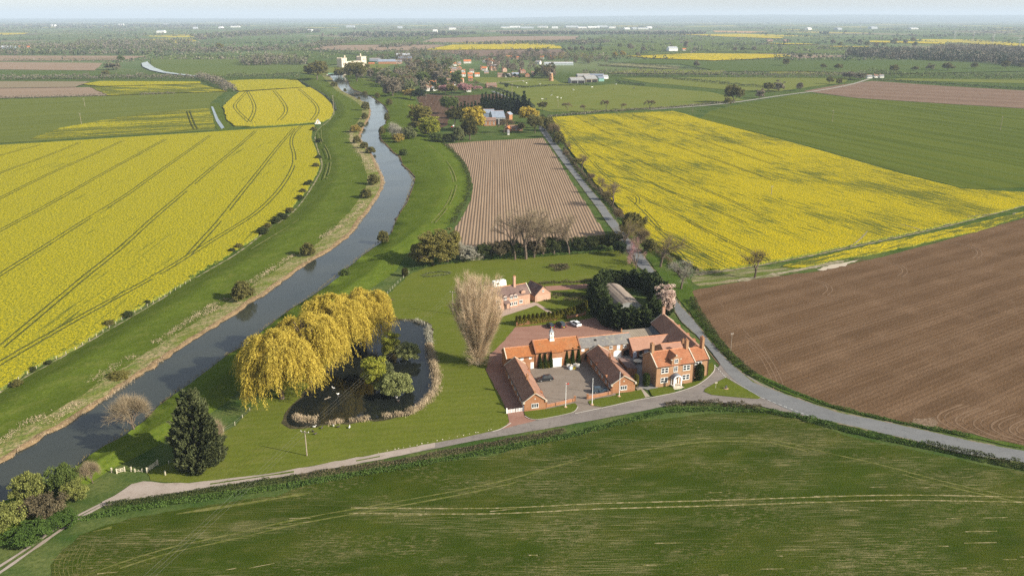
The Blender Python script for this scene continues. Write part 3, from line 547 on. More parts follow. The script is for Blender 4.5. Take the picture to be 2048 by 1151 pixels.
# ================================================================ PLANTS
RS = np.random.RandomState(11)
def rdir(n, rs=RS):
    v = rs.normal(size=(n, 3)); return v/np.linalg.norm(v, axis=1)[:, None]
def cards(P, size, rs=RS, stretch=1.0, dirs=None, tri=False, flat_=0.0):
    """leaf sized faces at points P; dirs = long axis"""
    n = len(P); a = rdir(n, rs) if dirs is None else dirs
    b = rdir(n, rs); b = b-a*(a*b).sum(1)[:, None]; b /= np.linalg.norm(b, axis=1)[:, None]+1e-9
    s = (size*(0.6+0.8*rs.rand(n)))[:, None]
    if tri:
        V = np.stack([P-b*s*.5, P+b*s*.5, P+a*s*stretch], 1); return V.reshape(-1, 3), np.arange(3*n).reshape(-1, 3)
    V = np.stack([P-a*s*.5*stretch, P+b*s*.5, P+a*s*.5*stretch, P-b*s*.5], 1)
    return V.reshape(-1, 3), np.arange(4*n).reshape(-1, 4)
def clumps(rs, nc, rx, ry, rz, cz, cr, npc, size, stretch=1.0, hollow=.55, lo=-1.0, tri=False, lump=.25, shape=None):
    """clumps of leaves through an uneven ellipsoid volume"""
    out = []
    ph = rs.rand(6)*6.28
    while len(out) < nc:
        d = rdir(1, rs)[0]; r = hollow+(1-hollow)*rs.rand()**.6
        k = 1+lump*(math.sin(3*math.atan2(d[1], d[0])+ph[0])*.5+math.sin(5*math.atan2(d[1], d[0])+ph[1]+3*d[2])*.4+math.sin(4*d[2]+ph[2])*.4)
        if d[2] < lo: continue
        p = np.array([d[0]*rx*r*k, d[1]*ry*r*k, cz+d[2]*rz*r*k])
        if shape: p = shape(p, rs)
        out.append((p, cr*(.6+.8*rs.rand())))
    pts = []
    for p, c in out:
        q = rdir(npc, rs)*(c*(rs.rand(npc)**.4))[:, None]; q[:, 2] *= .75; pts.append(p+q)
    return np.concatenate(pts)
def limb_mesh(mb, rs, p, d, L, r, depth, spread=.6, n=6, up=.25, tips=None, kids=(2, 3), shrink=.72):
    q = p
    seg = 3 if depth > 1 else 2
    dd = Vector(d)
    for i in range(seg):
        dd = (dd+Vector(rs.normal(size=3))*.10+Vector((0, 0, up*.12))).normalized(); q2 = q+dd*(L/seg)
        mb.tube(q, q2, r*(1-.3*i/seg), r*(1-.3*(i+1)/seg), n); q = q2
        if depth > 0 and i == 1 and rs.rand() < .6:
            sd_ = (dd+Vector(rdir(1, rs)[0])*spread*1.3).normalized(); limb_mesh(mb, rs, q, sd_, L*.6, r*.5, depth-1, spread, max(3, n-1), up, tips, kids, shrink)
    if depth == 0 or r < .02:
        if tips is not None: tips.append((np.array(q), np.array(dd)))
        return
    for k in range(rs.randint(kids[0], kids[1]+1)):
        nd = (dd+Vector(rdir(1, rs)[0])*spread).normalized(); limb_mesh(mb, rs, q, nd, L*shrink*(.8+.4*rs.rand()), r*.62, depth-1, spread, max(3, n-1), up, tips, kids, shrink)
PROTO = {}
BARK = flat('bark', (.13, .10, .075), .9, .3, 3, .05); BARKP = flat('pale_bark', (.46, .38, .27), .9, .25, 3, .05)
BARKD = flat('dark_bark', (.06, .047, .035), .9, .3, 3, .05)
def proto(name, H, trunk_mb, V, Fc, bark=None, extra=None):
    me1 = None
    if trunk_mb is not None:
        t = trunk_mb.build('trunk', bark or BARK); me1 = t.data; bpy.data.objects.remove(t)
    me2 = nparr_mesh('crown', V, Fc); me2.materials.append(None)
    PROTO[name] = (me1, me2, H)
def mk_leafy(name, seed, H=12.0, W=5.2, nc=150, npc=95, size=.42, trunkh=.28, lo=-.55, cr=1.1, hollow=.45, stretch=1.0, lump=.3, shape=None):
    rs = np.random.RandomState(seed); mb = MB(); tips = []
    limb_mesh(mb, rs, Vector((0, 0, -.2)), (0, 0, 1), H*trunkh+.2, H*.028, 3, .75, 6, .3, tips, (3, 4), .8)
    rz = H*(1-trunkh*.75)/2; P = clumps(rs, nc, W, W, rz, H-rz, cr, npc, size, hollow=hollow, lo=lo, lump=lump, shape=shape)
    P = P[P[:, 2] > H*.03]
    V, Fc = cards(P, size, rs, stretch); proto(name, H, mb, V, Fc)
mk_leafy('broad', 1); mk_leafy('broad_b', 2, 12, 5.6, 120, 95, .42, .3, -.5, 1.3)
mk_leafy('oval', 3, 14, 4.2, 140, 90, .42, .2, -.8)
mk_leafy('bush', 4, 5, 3.2, 150, 90, .26, .1, -.6, .7, .15, lump=.22); mk_leafy('bush_b', 5, 5, 3.8, 150, 80, .26, .1, -.6, .75, .15, lump=.35)
mk_leafy('far_tree', 6, 12, 5.2, 45, 34, .95, .25, -.6, 1.4, .4); mk_leafy('far_tree_b', 7, 12, 4.4, 40, 34, .95, .2, -.7, 1.5, .4, lump=.5)
mk_leafy('far_bush', 8, 5, 4.0, 22, 30, .7, .05, -.3, 1.0, .3)
def mk_bare(name, seed, H=14.0, W=5.5, spread=.6, up=.25, depth=4, twigs=22, tl=1.5, tw=.035, fill=3500, first=.26, kids=(2, 3), r0=.026, twist=.9):
    rs = np.random.RandomState(seed); mb = MB(); tips = []
    limb_mesh(mb, rs, Vector((0, 0, -.2)), (0, 0, 1), H*first, H*r0, depth, spread, 6, up, tips, kids, .8)
    tp = np.array([t[0] for t in tips]); td = np.array([t[1] for t in tips])
    top = tp[:, 2].max(); k = (H-.8)/top
    for i, v in enumerate(mb.v): mb.v[i] = (v[0]*k, v[1]*k, v[2]*k)
    tp = tp*k; idx = rs.randint(0, len(tp), len(tp)*twigs)
    D = td[idx]+rdir(len(idx), rs)*twist; D /= np.linalg.norm(D, axis=1)[:, None]
    P = tp[idx]+rs.normal(size=(len(idx), 3))*.35
    V, Fc = cards(P, tw, rs, tl/tw, D, tri=True)
    proto(name, H, mb, V, Fc)
mk_bare('bare', 21, 14, kids=(3, 3), twigs=16, tl=1.3, tw=.03); mk_bare('bare_b', 22, 14, spread=.75, up=.15, kids=(3, 3), twigs=16, tl=1.3, tw=.03); mk_bare('bare_tall', 23, 22, spread=.55, up=.4, depth=5, twigs=15, tl=1.7, tw=.04)
mk_bare('twiggy_bush', 24, 6, spread=.8, up=.5, depth=3, twigs=44, tl=1.3, tw=.03, first=.16, kids=(4, 5), r0=.02)
mk_bare('far_bare', 25, 12, spread=.7, depth=3, twigs=30, tl=1.6, tw=.14, kids=(3, 4))
def mk_poplar():
    rs = np.random.RandomState(31); mb = MB(); H = 28.0; Ps = []; Ds = []
    mb.tube((0, 0, -.3), (0, 0, 2.4), .75, .6, 8)
    for i in range(105):
        a = rs.rand()*6.283; tilt = .04+.44*rs.rand()**.75; L = H*(.98-1.2*tilt*tilt)*(0.80+.2*rs.rand()); s0 = .5+rs.rand()*5.0
        q = Vector((0, 0, s0)); d = Vector((math.cos(a)*math.tan(tilt*1.5), math.sin(a)*math.tan(tilt*1.5), 1)).normalized(); r = .17*(.6+.7*rs.rand()); seg = 9
        for k in range(seg):
            d = (d+Vector((0, 0, .085))+Vector(rs.normal(size=3))*.035).normalized(); q2 = q+d*(L-s0)/seg
            mb.tube(q, q2, r*(1-k/seg)+.02, r*(1-(k+1)/seg)+.015, 4)
            n = 78
            t = rs.rand(n)[:, None]; base = np.array(q)*(1-t)+np.array(q2)*t
            dd = np.array(d)*1.1+rdir(n, rs)*.8; dd /= np.linalg.norm(dd, axis=1)[:, None]
            Ps.append(base); Ds.append(dd); q = q2
    for i in range(420):
        a = rs.rand()*6.283; 
        n = 8; dd = np.array([math.cos(a), math.sin(a), .55])+rdir(n, rs)*.5; dd /= np.linalg.norm(dd, axis=1)[:, None]
        Ps.append(np.array([math.cos(a), math.sin(a), 0])*rs.rand()*3.2+np.array([0, 0, .6+rs.rand()*6])+rs.normal(size=(n, 3))*.2); Ds.append(dd)
    P = np.concatenate(Ps); D = np.concatenate(Ds); V, Fc = cards(P, .036, rs, 1.9/.036, D, tri=True)
    proto('poplar', H, mb, V, Fc, BARKP)
mk_poplar()
def mk_willow(name, seed, H=20.0, W=10.0, n_str=4200):
    rs = np.random.RandomState(seed); mb = MB(); tips = []
    limb_mesh(mb, rs, Vector((0, 0, -.2)), (0, 0, 1), H*.25, H*.035, 3, .8, 6, .3, tips, (3, 4), .85)
    heads = []
    sc_ = [(0, 0, 1.0)]+[(math.cos(q*1.05+seed)*W*(.48+.12*math.sin(q*2.3+seed)), math.sin(q*1.05+seed)*W*(.48+.12*math.cos(q*1.7)), .74+.17*abs(math.sin(q*2.1+seed))) for q in range(6)]
    for i in range(135):   # uneven sub-crowns the strands hang from
        a = rs.rand()*6.283; cx_, cy_, ch = sc_[rs.randint(len(sc_))]; r = W*.36*math.sqrt(rs.rand()); z = H*ch*(.97-.42*(r/(W*.36))**2)-rs.rand()*H*.07
        heads.append((cx_+math.cos(a)*r, cy_+math.sin(a)*r, z, .6+rs.rand()*1.2))
    P = []; D = []
    for i in range(n_str):
        h = heads[rs.randint(len(heads))]; a = rs.rand()*6.283; rr = h[3]*math.sqrt(rs.rand())
        x = h[0]+math.cos(a)*rr; y = h[1]+math.sin(a)*rr; z = h[2]+(h[3]**2-rr**2)**.5*.8-.6
        out = np.array([x, y, 0])/(math.hypot(x, y)+.01); R = math.hypot(x, y)
        L = min(z-rs.rand()*2.2-.4, (1.4+8.0*(R/W)**1.8)*(.4+.85*rs.rand())); m = max(4, int(L/.34))
        p = np.array([x, y, z]); sw = rs.normal(size=2)*.06
        v = out*(.5+.3*rs.rand())+np.array([math.cos(a), math.sin(a), 0])*.4+np.array([0, 0, .35])
        for k in range(m):
            v = v*.80+np.array([sw[0], sw[1], -.34])*.9; st = v/np.linalg.norm(v)*.36; p = p+st
            if p[2] < .3: break
            for _ in range(2): P.append(p+rs.normal(size=3)*.13); D.append(st/.36+rs.normal(size=3)*.42)
    for h in heads:
        q = rdir(70, rs)*(h[3]*(.5+.6*rs.rand(70)))[:, None]; q[:, 2] = np.abs(q[:, 2])*.7; 
        for w_ in q: P.append(np.array(h[:3])+w_); D.append(w_/h[3]+rs.normal(size=3)*.5)
    P = np.array(P); D = np.array(D); D /= np.linalg.norm(D, axis=1)[:, None]
    V, Fc = cards(P, .125 if W > 8 else .16, rs, 4.6, D); proto(name, H, mb, V, Fc)
mk_willow('willow', 41); mk_willow('willow_b', 42); mk_willow('willow_small', 43, 12, 6.5, 520)
def mk_conifer(name, seed, H=16, W=6.2, tiers=34, rounded=True, size=.36, npb=62, base=.02):
    rs = np.random.RandomState(seed); mb = MB(); mb.tube((0, 0, -.2), (0, 0, H*.9), H*.025, .05, 7); P = []; D = []
    for t in range(tiers):
        f = (t+.5)/tiers; z0_ = H*(base+f*(1-base)); z = z0_; R = W*((1-f**2.4)**.62*(.78+.22*math.sin(min(1, f*3.5)*1.57)) if rounded else (1-f)**.85+.02)
        for k in range(max(4, int(R*4.6))):
            a = rs.rand()*6.283; r = R*(.78+.26*rs.rand())*(1+.13*math.sin(3*a+seed+z*.35)+.10*math.sin(5*a+2*seed-z*.6)+.07*math.sin(9*a+z*1.3)); z_ = z; z = z+.9*math.sin(4*a+seed)*f
            tip = np.array([math.cos(a)*r, math.sin(a)*r, z]); z = z0_; ax = np.array([math.cos(a), math.sin(a), .75]); ax /= np.linalg.norm(ax)
            s = rs.rand(npb)**.7; q = tip[None]-ax[None]*((1-s)*min(r, 2.3))[:, None]+rs.normal(size=(npb, 3))*(.30*(1.25-s))[:, None]
            P.append(q); D.append(ax[None]+rs.normal(size=(npb, 3))*.35)
    P = np.concatenate(P); D = np.concatenate(D); D /= np.linalg.norm(D, axis=1)[:, None]; ok = P[:, 2] > .1
    V, Fc = cards(P[ok], size, rs, 1.9, D[ok]); proto(name, H, mb, V, Fc, BARKD)
mk_conifer('cypress', 51); mk_conifer('leylandii', 52, 11, 3.6, 26, True, .34, 60); mk_conifer('fir', 53, 16, 4.0, 18, False, .8, 16)
def mk_topiary(name, seed, H, W, cone=True, n=5000, size=.10):
    rs = np.random.RandomState(seed); mb = MB(); mb.tube((0, 0, -.1), (0, 0, H*.6), .07, .04, 6)
    f = rs.rand(n)**.8; a = rs.rand(n)*6.283
    R = W*((1-f)**.75*.95+.05)*np.minimum(1, f*9+.5) if cone else W*np.sqrt(np.maximum(0, 1-(2*f-1)**4*.98))
    R = R*(.92+.12*rs.rand(n)); P = np.stack([np.cos(a)*R, np.sin(a)*R, f*H*.98+.05], 1)
    ax = np.stack([np.cos(a)*.3, np.sin(a)*.3, np.ones(n)], 1)+rs.normal(size=(n, 3))*.3; ax /= np.linalg.norm(ax, axis=1)[:, None]
    V, Fc = cards(P, size*1.6, rs, 1.8, ax); proto(name, H, mb, V, Fc, BARKD)
mk_topiary('topiary_cone', 61, 4.2, .75, True); mk_topiary('topiary_column', 62, 4.0, 1.05, False)
LM = {
 'willow': leaf_mat('willow_leaves', (.34, .26, .034), (.64, .50, .088), .3), 'twigm': leaf_mat('brownish_twigs', (.20, .155, .095), (.38, .30, .19), .2), 'willowg': leaf_mat('willow_fresh_leaves', (.20, .24, .03), (.38, .36, .05), .35),
 'olive': leaf_mat('olive_buds', (.095, .092, .028), (.20, .18, .055), .25), 'island': leaf_mat('pond_bush_leaves', (.15, .165, .055), (.33, .35, .13), .3), 'mossy': leaf_mat('mossy_green_leaves', (.12, .135, .035), (.29, .30, .08), .3), 'olive2': leaf_mat('greenish_buds', (.13, .125, .035), (.27, .23, .06), .3), 'green': leaf_mat('spring_leaves', (.065, .095, .022), (.15, .19, .045), .3), 'sage': leaf_mat('grey_green_leaves', (.11, .13, .05), (.22, .23, .10), .3),
 'dark': leaf_mat('evergreen_leaves', (.014, .026, .010), (.045, .065, .024), .1), 'yew': leaf_mat('yew_leaves', (.045, .05, .013), (.11, .10, .025), .15), 'cypress': leaf_mat('cypress_sprays', (.028, .040, .014), (.105, .115, .045), .15), 'ley': leaf_mat('leylandii_sprays', (.022, .040, .012), (.090, .115, .034), .15),
 'brown': leaf_mat('bare_brown_twigs', (.15, .12, .09), (.28, .23, .165), .2, (.19, .18, .10)), 'twig': leaf_mat('pale_twigs', (.44, .33, .21), (.72, .57, .39), .3), 'twigd': leaf_mat('dark_twigs', (.13, .095, .055), (.25, .19, .10), .2), 'twigo': leaf_mat('olive_twigs', (.17, .13, .045), (.30, .24, .08), .25), 'twigs': leaf_mat('silver_twigs', (.26, .24, .18), (.42, .40, .32), .2),
 'blossom': leaf_mat('pale_blossom', (.50, .34, .27), (.80, .66, .56), .35), 'pink': leaf_mat('pink_blossom', (.34, .17, .17), (.55, .32, .31), .35), 'goldbud': leaf_mat('golden_buds', (.24, .19, .045), (.46, .34, .08), .3),
 'top': leaf_mat('clipped_yew', (.025, .045, .008), (.085, .11, .018), .1), 'topg': leaf_mat('clipped_golden_yew', (.08, .085, .010), (.24, .21, .025), .15),
 'straw': leaf_mat('dead_reeds', (.32, .25, .15), (.60, .48, .33), .25), 'hedge': leaf_mat('hedge_leaves', (.030, .044, .013), (.085, .095, .028), .2), 'hedgeb': leaf_mat('brown_hedge_twigs', (.075, .062, .035), (.16, .13, .07), .2), 'nettle': leaf_mat('verge_greenery', (.045, .085, .016), (.10, .16, .03), .25)}
used = set()
def plant(kind, x, y, h, mat, label, cat='tree', group=None, name='tree', wscale=1.0, rz=None, z=0.0, bark=None, trunk=True):
    me1, me2, H = PROTO[kind]; s = h/H
    e = empty(name, (x, y, z), random.random()*6.28 if rz is None else rz, label, cat, group)
    e.scale = (s*wscale, s*wscale, s)
    if me1 and trunk:
        t = bpy.data.objects.new('trunk', me1); C.objects.link(t); t.parent = e
        if bark: t.material_slots[0].link = 'OBJECT'; t.material_slots[0].material = bark
    c = bpy.data.objects.new('crown', me2); C.objects.link(c); c.parent = e
    c.material_slots[0].link = 'OBJECT'; c.material_slots[0].material = LM[mat]
    return e
def PT(kind, u, v, hpx, mat, label, **k):
    """plant whose foot is at photo place (u,v) and which is hpx photo pixels tall"""
    x, y = G(u, v); wpx = k.pop('wpx', None); s = ppm(u, v); d = math.hypot(x, y)
    h = hpx/s/ (d/math.hypot(d, CAMH))
    if wpx:
        w0 = {'broad':10.6,'broad_b':11.6,'oval':8.8,'bush':6.8,'bush_b':8.0,'far_tree':10.8,'far_tree_b':9.4,'far_bush':8.4,'bare':12,'bare_b':13,'bare_tall':14,'twiggy_bush':8,'far_bare':10,'poplar':17,'willow':21,'willow_b':21,'willow_small':14,'cypress':12.6,'leylandii':7.4,'fir':8,'topiary_cone':1.5,'topiary_column':2.1}[kind]
        k['wscale'] = (wpx/s)/(w0*h/PROTO[kind][2])
    return plant(kind, x, y, h, mat, label, **k)
def hedge(name, px, width, height, mat, label, cat='hedge', group=None, dens_=26, size=.3, kind=None, world=False, z0=0.0, lump=.35, seed=7, stretch=1.0, base=True, up=False, fill=False, tilt=.35):
    """leafy hedge along a line of ground places"""
    rs = np.random.RandomState(seed); c = [tuple(p) for p in px] if world else [G(u, v) for u, v in px]
    c = dens(c, 1.0 if height < 4 else 3.0, False); st = 1.0 if height < 4 else 3.0; P = []
    for i in range(len(c)-1):
        a, b = np.array(c[i]), np.array(c[i+1]); L = np.linalg.norm(b-a)
        if L < 1e-6: continue
        n = max(2, int(dens_*L)); t = rs.rand(n)[:, None]; q = a*(1-t)+b*t; nrm = np.array([-(b-a)[1], (b-a)[0]])/L
        hv = height*(1+lump*1.6*mnoise.noise((q[0][0]*.35/st, q[0][1]*.35/st, 2.0))+lump*mnoise.noise((q[0][0]*1.1/st, q[0][1]*1.1/st, 5.0)))
        wv = width/2*(1+lump*mnoise.noise((q[0][0]*.4/st, q[0][1]*.4/st, 8.0)))
        th = rs.rand(n)*math.pi; r = .62+.42*rs.rand(n)
        if fill:
            n2 = int(n*min(1, max(.1, .75+1.2*mnoise.noise((q[0][0]*.5, q[0][1]*.5, 3.3))))); q = q[:n2]; lat = np.clip(rs.normal(size=n2)*.55, -1.6, 1.6); P.append(np.concatenate([q+nrm*(lat*wv)[:, None]+rs.normal(size=(n2, 2))*.35, (z0+.03+rs.rand(n2)*hv*.7*(1.1-np.abs(lat)*.5))[:, None]], 1))
        else: P.append(np.concatenate([q+nrm*(np.cos(th)*wv*r)[:, None], (z0+.05+np.sin(th)**.6*hv*r)[:, None]], 1))
    P = np.concatenate(P); D = None
    if up: D = rs.normal(size=(len(P), 3))*tilt+np.array([0, 0, 1.0]); D /= np.linalg.norm(D, axis=1)[:, None]
    V, Fc = cards(P, size, rs, stretch, D); me = nparr_mesh(name, V, Fc); o = link_mesh(name, me, LM[mat]); tag(o, label, cat, group, kind); return o
random.seed(4)
# ---- the big things of the garden
PT('poplar', 956, 728, 185, 'twig', 'very large bare fan-shaped tree with pale upright branches beside the red gravel yard', wpx=116)
for k, u, v, h, wd, lab in (('willow', 560, 805, 156, 172, 'golden weeping willow at the front end of the row beside the pond'), ('willow_b', 616, 772, 160, 160, 'golden weeping willow second from the front in the row beside the pond'),
    ('willow', 668, 727, 152, 150, 'golden weeping willow third from the front in the row beside the pond'), ('willow_b', 722, 690, 128, 130, 'golden weeping willow at the far end of the row beside the pond')):
    PT(k, u+4, v-8, h*.90, 'willow', lab, wpx=wd*.98, group='golden willows in a row by the pond')
PT('cypress', 398, 930, 145, 'cypress', 'large dark rounded cypress standing alone on the grass near the river', wpx=100)
PT('twiggy_bush', 440, 900, 60, 'twigm', 'pale leafless bush behind the large dark cypress', cat='bush', name='bush', wpx=50)
PT('twiggy_bush', 270, 862, 66, 'twigm', 'brownish leafless bush leaning over the river edge', cat='bush', name='bush', wpx=88)
PT('oval', 783, 718, 50, 'willowg', 'small yellow-green willow on the far pond island', wpx=38, name='willow'); PT('bush', 814, 720, 34, 'island', 'round grey-green bush on the far pond island', cat='bush', name='bush', wpx=48)
PT('oval', 750, 778, 60, 'willowg', 'small yellow-green willow on the near pond island', wpx=50, name='willow'); PT('bush', 788, 789, 40, 'island', 'broad grey-green bush on the near pond island', cat='bush', name='bush', wpx=70)
PT('bush', 774, 765, 42, 'sage', 'pale bush behind the near pond island willow', cat='bush', name='bush', wpx=30); PT('bush', 818, 784, 16, 'sage', 'low bush at the right tip of the near pond island', cat='bush', name='bush', wpx=22)
for (u, v, h, wd, kd, mt, lab) in ((62, 1000, 52, 66, 'bush', 'mossy', 'olive green bush above the river in the lower left corner'), (126, 985, 50, 64, 'bush_b', 'green', 'yellow-green bush top beside the olive bush at the lower left'), (152, 1000, 38, 50, 'bush', 'mossy', 'brownish green bush at the right end of the lower left thicket'),
    (186, 965, 40, 44, 'twiggy_bush', 'twigm', 'pale twiggy bush nearest the wooden stile'), (8, 1062, 50, 80, 'bush_b', 'mossy', 'olive bush at the left edge of the photograph below the river'), (90, 1034, 40, 80, 'bush_b', 'hedgeb', 'brown scrub at the foot of the lower left bushes'), (120, 1052, 20, 70, 'bush_b', 'nettle', 'bright green scrub beside the twin wheel tracks'), (60, 1080, 26, 80, 'bush_b', 'nettle', 'bright green undergrowth at the lower left above the track')):
    PT(kd, u, v, h, mt, lab, cat='bush', name='bush', wpx=wd)
# leylandii ring round the curved barn
ring = [(1216,648,52),(1237,655,46),(1261,658,44),(1285,657,46),(1307,648,52),(1322,628,52),(1318,606,48),(1306,588,42),(1288,577,36),(1266,570,30),(1244,568,28),(1222,570,30),(1204,580,38),(1197,596,46),(1197,614,52),(1202,632,54)]
for i, (u, v, h) in enumerate(ring):
    PT('leylandii', u, v, h, 'ley', 'dark green conifer in the ring round the curved barn, '+ORD[i]+' anticlockwise from the parked cars', group='conifers ringing the curved barn', name='conifer', wpx=46)
PT('oval', 1330, 630, 58, 'blossom', 'pale pink and white blossom tree between the conifers and the road', wpx=40, name='blossom_tree')
PT('bare', 1272, 545, 70, 'pink', 'pink blossoming tree leaning over the road bend', wpx=46, name='blossom_tree')
# roadside trees
for (u, v, h, wd, kd, mt, lab) in ((1321, 534, 68, 88, 'bare', 'twigo', 'large budding tree with spreading limbs on the right verge opposite the pink tree'), (1362, 578, 58, 74, 'bare_b', 'twigs', 'pale silvery two-stemmed tree at the corner of the big ploughed field'),
    (1244, 506, 68, 74, 'bare', 'twigo', 'budding tree beside the road next to the garden corner'), (1268, 478, 50, 40, 'broad', 'olive', 'olive budding tree squeezed between road and rape field'), (1224, 413, 50, 56, 'bare_b', 'twigd', 'bare brown oak on the verge below the rape track'), (1200, 386, 36, 32, 'bare', 'twigd', 'slim bare tree on the verge left of the brown oak'),
    (1165, 341, 34, 30, 'bare_b', 'twigd', 'bare orange-brown tree halfway along the verge'), (1141, 302, 20, 20, 'bare', 'twigd', 'smallest bare tree of the verge'), (1509, 556, 60, 66, 'bare_b', 'twigo', 'lone budding tree between the rape and the ploughed field'),
    (1467, 206, 34, 36, 'broad', 'olive', 'solitary round tree beside the pale lane at the field corner')):
    PT(kd, u, v, h, mt, lab, wpx=wd)
# back of the garden
for (u, v, h, wd, kd, mt, lab) in ((1052, 518, 108, 74, 'bare_tall', 'twigm', 'tallest bare tree behind the garden lawn with forked trunk'), (1086, 510, 78, 58, 'bare_tall', 'twigm', 'bare tree right of the tallest one behind the lawn'), (1138, 508, 82, 50, 'bare_tall', 'twigm', 'slender bare tree standing by itself behind the lawn'), (1030, 519, 92, 50, 'bare_tall', 'twigm', 'pale bare tree left of the tallest one behind the lawn'), (1068, 515, 88, 46, 'bare_tall', 'twigm', 'thin bare tree between the tallest one and its neighbour'), (1108, 508, 60, 40, 'bare_tall', 'twigm', 'shorter bare tree before the slender lone one'),
    (866, 530, 62, 64, 'oval', 'olive2', 'dense olive tree at the left end of the garden belt'), (895, 524, 62, 54, 'oval', 'olive2', 'yellow-green tree beside the dense olive tree'), (838, 528, 40, 36, 'bush', 'olive2', 'budding small tree nearest the river bank'), (912, 520, 36, 40, 'twiggy_bush', 'twigs', 'pale leafless shrub in front of the ridged field corner'),
    (810, 552, 16, 12, 'topiary_column', 'yew', 'small dark upright conifer at the corner of the lawn')):
    PT(kd, u, v, h, mt, lab, wpx=wd)
for i_, (u, v, h, wd, mt) in enumerate(((940,520,26,50,'twigs'),(968,518,30,40,'hedge'),(998,516,34,44,'hedgeb'),(1024,514,34,40,'hedge'),(1070,510,28,44,'hedgeb'),(1104,506,32,40,'hedge'),(1124,504,26,36,'dark'),(1156,502,28,34,'hedge'),(1180,500,28,36,'hedge'),(1204,498,28,40,'yew'),(1226,500,34,38,'hedge'),(1240,512,30,26,'dark'))):
    PT('bush_b', u, v, h, mt, 'dark shrub in the belt behind the garden lawn, '+ORD[i_]+' from the left' if mt != 'twigs' else 'grey scrub in front of the tin roofed shelter', cat='shrub', name='shrub', wpx=wd, group='shrubs at the back of the garden')
hedge('hedge', [(826,541),(870,530),(925,523),(1000,517),(1080,513),(1150,508),(1235,500)], 2.0, 1.0, 'nettle', 'low undergrowth along the back edge of the garden lawn', dens_=30, size=.35, lump=.6)
hedge('flower_bed', [(1100,537),(1112,533),(1126,532),(1136,537),(1124,540),(1108,541)], 2.6, 1.3, 'hedgeb', 'oval bed of brown shrubs in the middle of the back lawn', 'flower bed', dens_=90, size=.3, lump=.5)
hedge('flower_bed', [(1080,568),(1110,566),(1150,565),(1195,560)], 2.2, .9, 'hedgeb', 'long border of low brown shrubs above the red path', 'flower bed', dens_=60, size=.3, lump=.7)
hedge('flower_bed', [(843,552),(862,546),(885,544),(902,546),(890,550),(865,553),(848,554)], 1.2, .5, 'sage', 'curved bed of pale plants at the left of the back lawn', 'flower bed', dens_=50, size=.25, lump=.9)
hedge('rockery', [(1104,594),(1120,590),(1150,592),(1180,596),(1160,602),(1128,598)], 3.0, .7, 'hedgeb', 'overgrown rockery of brown plants left of the conifers', 'rockery', dens_=50, size=.3, lump=.9)
# clipped hedge with domed tops behind the parked cars
te = empty('clipped_hedge', (*G(1100, 645), 0), 0, 'dark clipped yew hedge with a row of rounded tops behind the parked cars', 'hedge')
lp = [G(u, v) for u, v in ((1034,651),(1052,648),(1072,645.5),(1092,643),(1112,640),(1130,636),(1148,631),(1162,625),(1172,619))]
lp = dens(lp, .5, False)
hb = hedge('hedge_body', lp, 1.9, 2.5, 'topg', None, None, dens_=420, size=.17, world=True, lump=.05, stretch=1.6, up=True)
hb.location = (-te.location[0], -te.location[1], 0); hb.parent = te
_, tm, TH = PROTO['topiary_cone']
nb = 21
for i in range(nb):
    x, y = lp[int((len(lp)-1)*i/(nb-1))]
    c = bpy.data.objects.new('rounded_top', PROTO['topiary_column'][1]); C.objects.link(c); c.parent = te; c.location = (x-te.location[0], y-te.location[1], 1.5)
    c.scale = (.52, .75, .52); c.material_slots[0].link = 'OBJECT'; c.material_slots[0].material = LM['topg']
# courtyard topiary
for i, (x_, y_, h_) in enumerate(((1079.5,736,30),(1090,735.5,29),(1101.5,734,30),(1133,729.5,30),(1145,728.5,33),(1156.5,727,35))):
    PT('topiary_cone', x_, y_, h_, 'top', '%s clipped cone tree against the clock barn, %s of the garage door' % (('left', 'middle', 'right')[i % 3], 'left' if i < 3 else 'right'), name='cone_tree', group='clipped cone trees by the clock barn', wpx=10)
for i, (x_, y_) in enumerate(((1086,736),(1096,735),(1139,729))):
    PT('topiary_cone', x_, y_, 14, 'topg', 'short golden shrub between the clipped cones, %s' % ('first from the left', 'second from the left', 'right of the garage door')[i], name='shrub', cat='shrub', wpx=9)
PT('topiary_column', 1271.5, 772, 24, 'topg', 'rounded golden topiary bush beside the patio gate', name='topiary', cat='shrub', wpx=11); PT('topiary_column', 1292, 772, 26, 'top', 'dark clipped shrub against the shaded side of the farmhouse', name='topiary', cat='shrub', wpx=14)
PT('topiary_column', 1398, 760, 32, 'top', 'tall dark bush covering the corner between the farmhouse and its annexe', name='topiary', cat='shrub', wpx=17)
# hedges by the lanes
hedge('hedge', [(212,1013),(240,1008),(290,1003),(340,996),(400,985),(460,976),(540,965),(600,957)], 2.0, .95, 'hedge', 'dark hedge along the track at the lower left', dens_=110, size=.22)
hedge('hedge', [(600,957),(640,949),(700,940),(760,932),(820,922),(880,910),(950,898),(1020,884),(1080,874),(1130,863)], 2.0, 1.1, 'hedgeb', 'brown and green hedge along the middle of the lane', dens_=110, size=.22)
hedge('hedge', [(1330,812),(1370,808),(1420,809),(1480,812),(1522,819)], 2.2, 1.3, 'hedgeb', 'brownish hedge below the lane junction', dens_=100, size=.24, lump=.6)
hedge('verge_greenery', [(150,1040),(260,1018),(400,996),(547,976),(700,951),(850,925),(1000,900),(1130,873),(1250,843),(1330,822),(1420,818),(1530,822)], 2.4, .4, 'nettle', 'bright green plants along the field side of the hedge', 'plants', kind='stuff', dens_=70, size=.28, lump=.6)
hedge('hedge', [(1540,824),(1600,835),(1700,862),(1800,883),(1850,893)], 2.4, 1.0, 'nettle', 'leafy green hedge bank on the field side of the main road', dens_=90, size=.28, lump=.5)
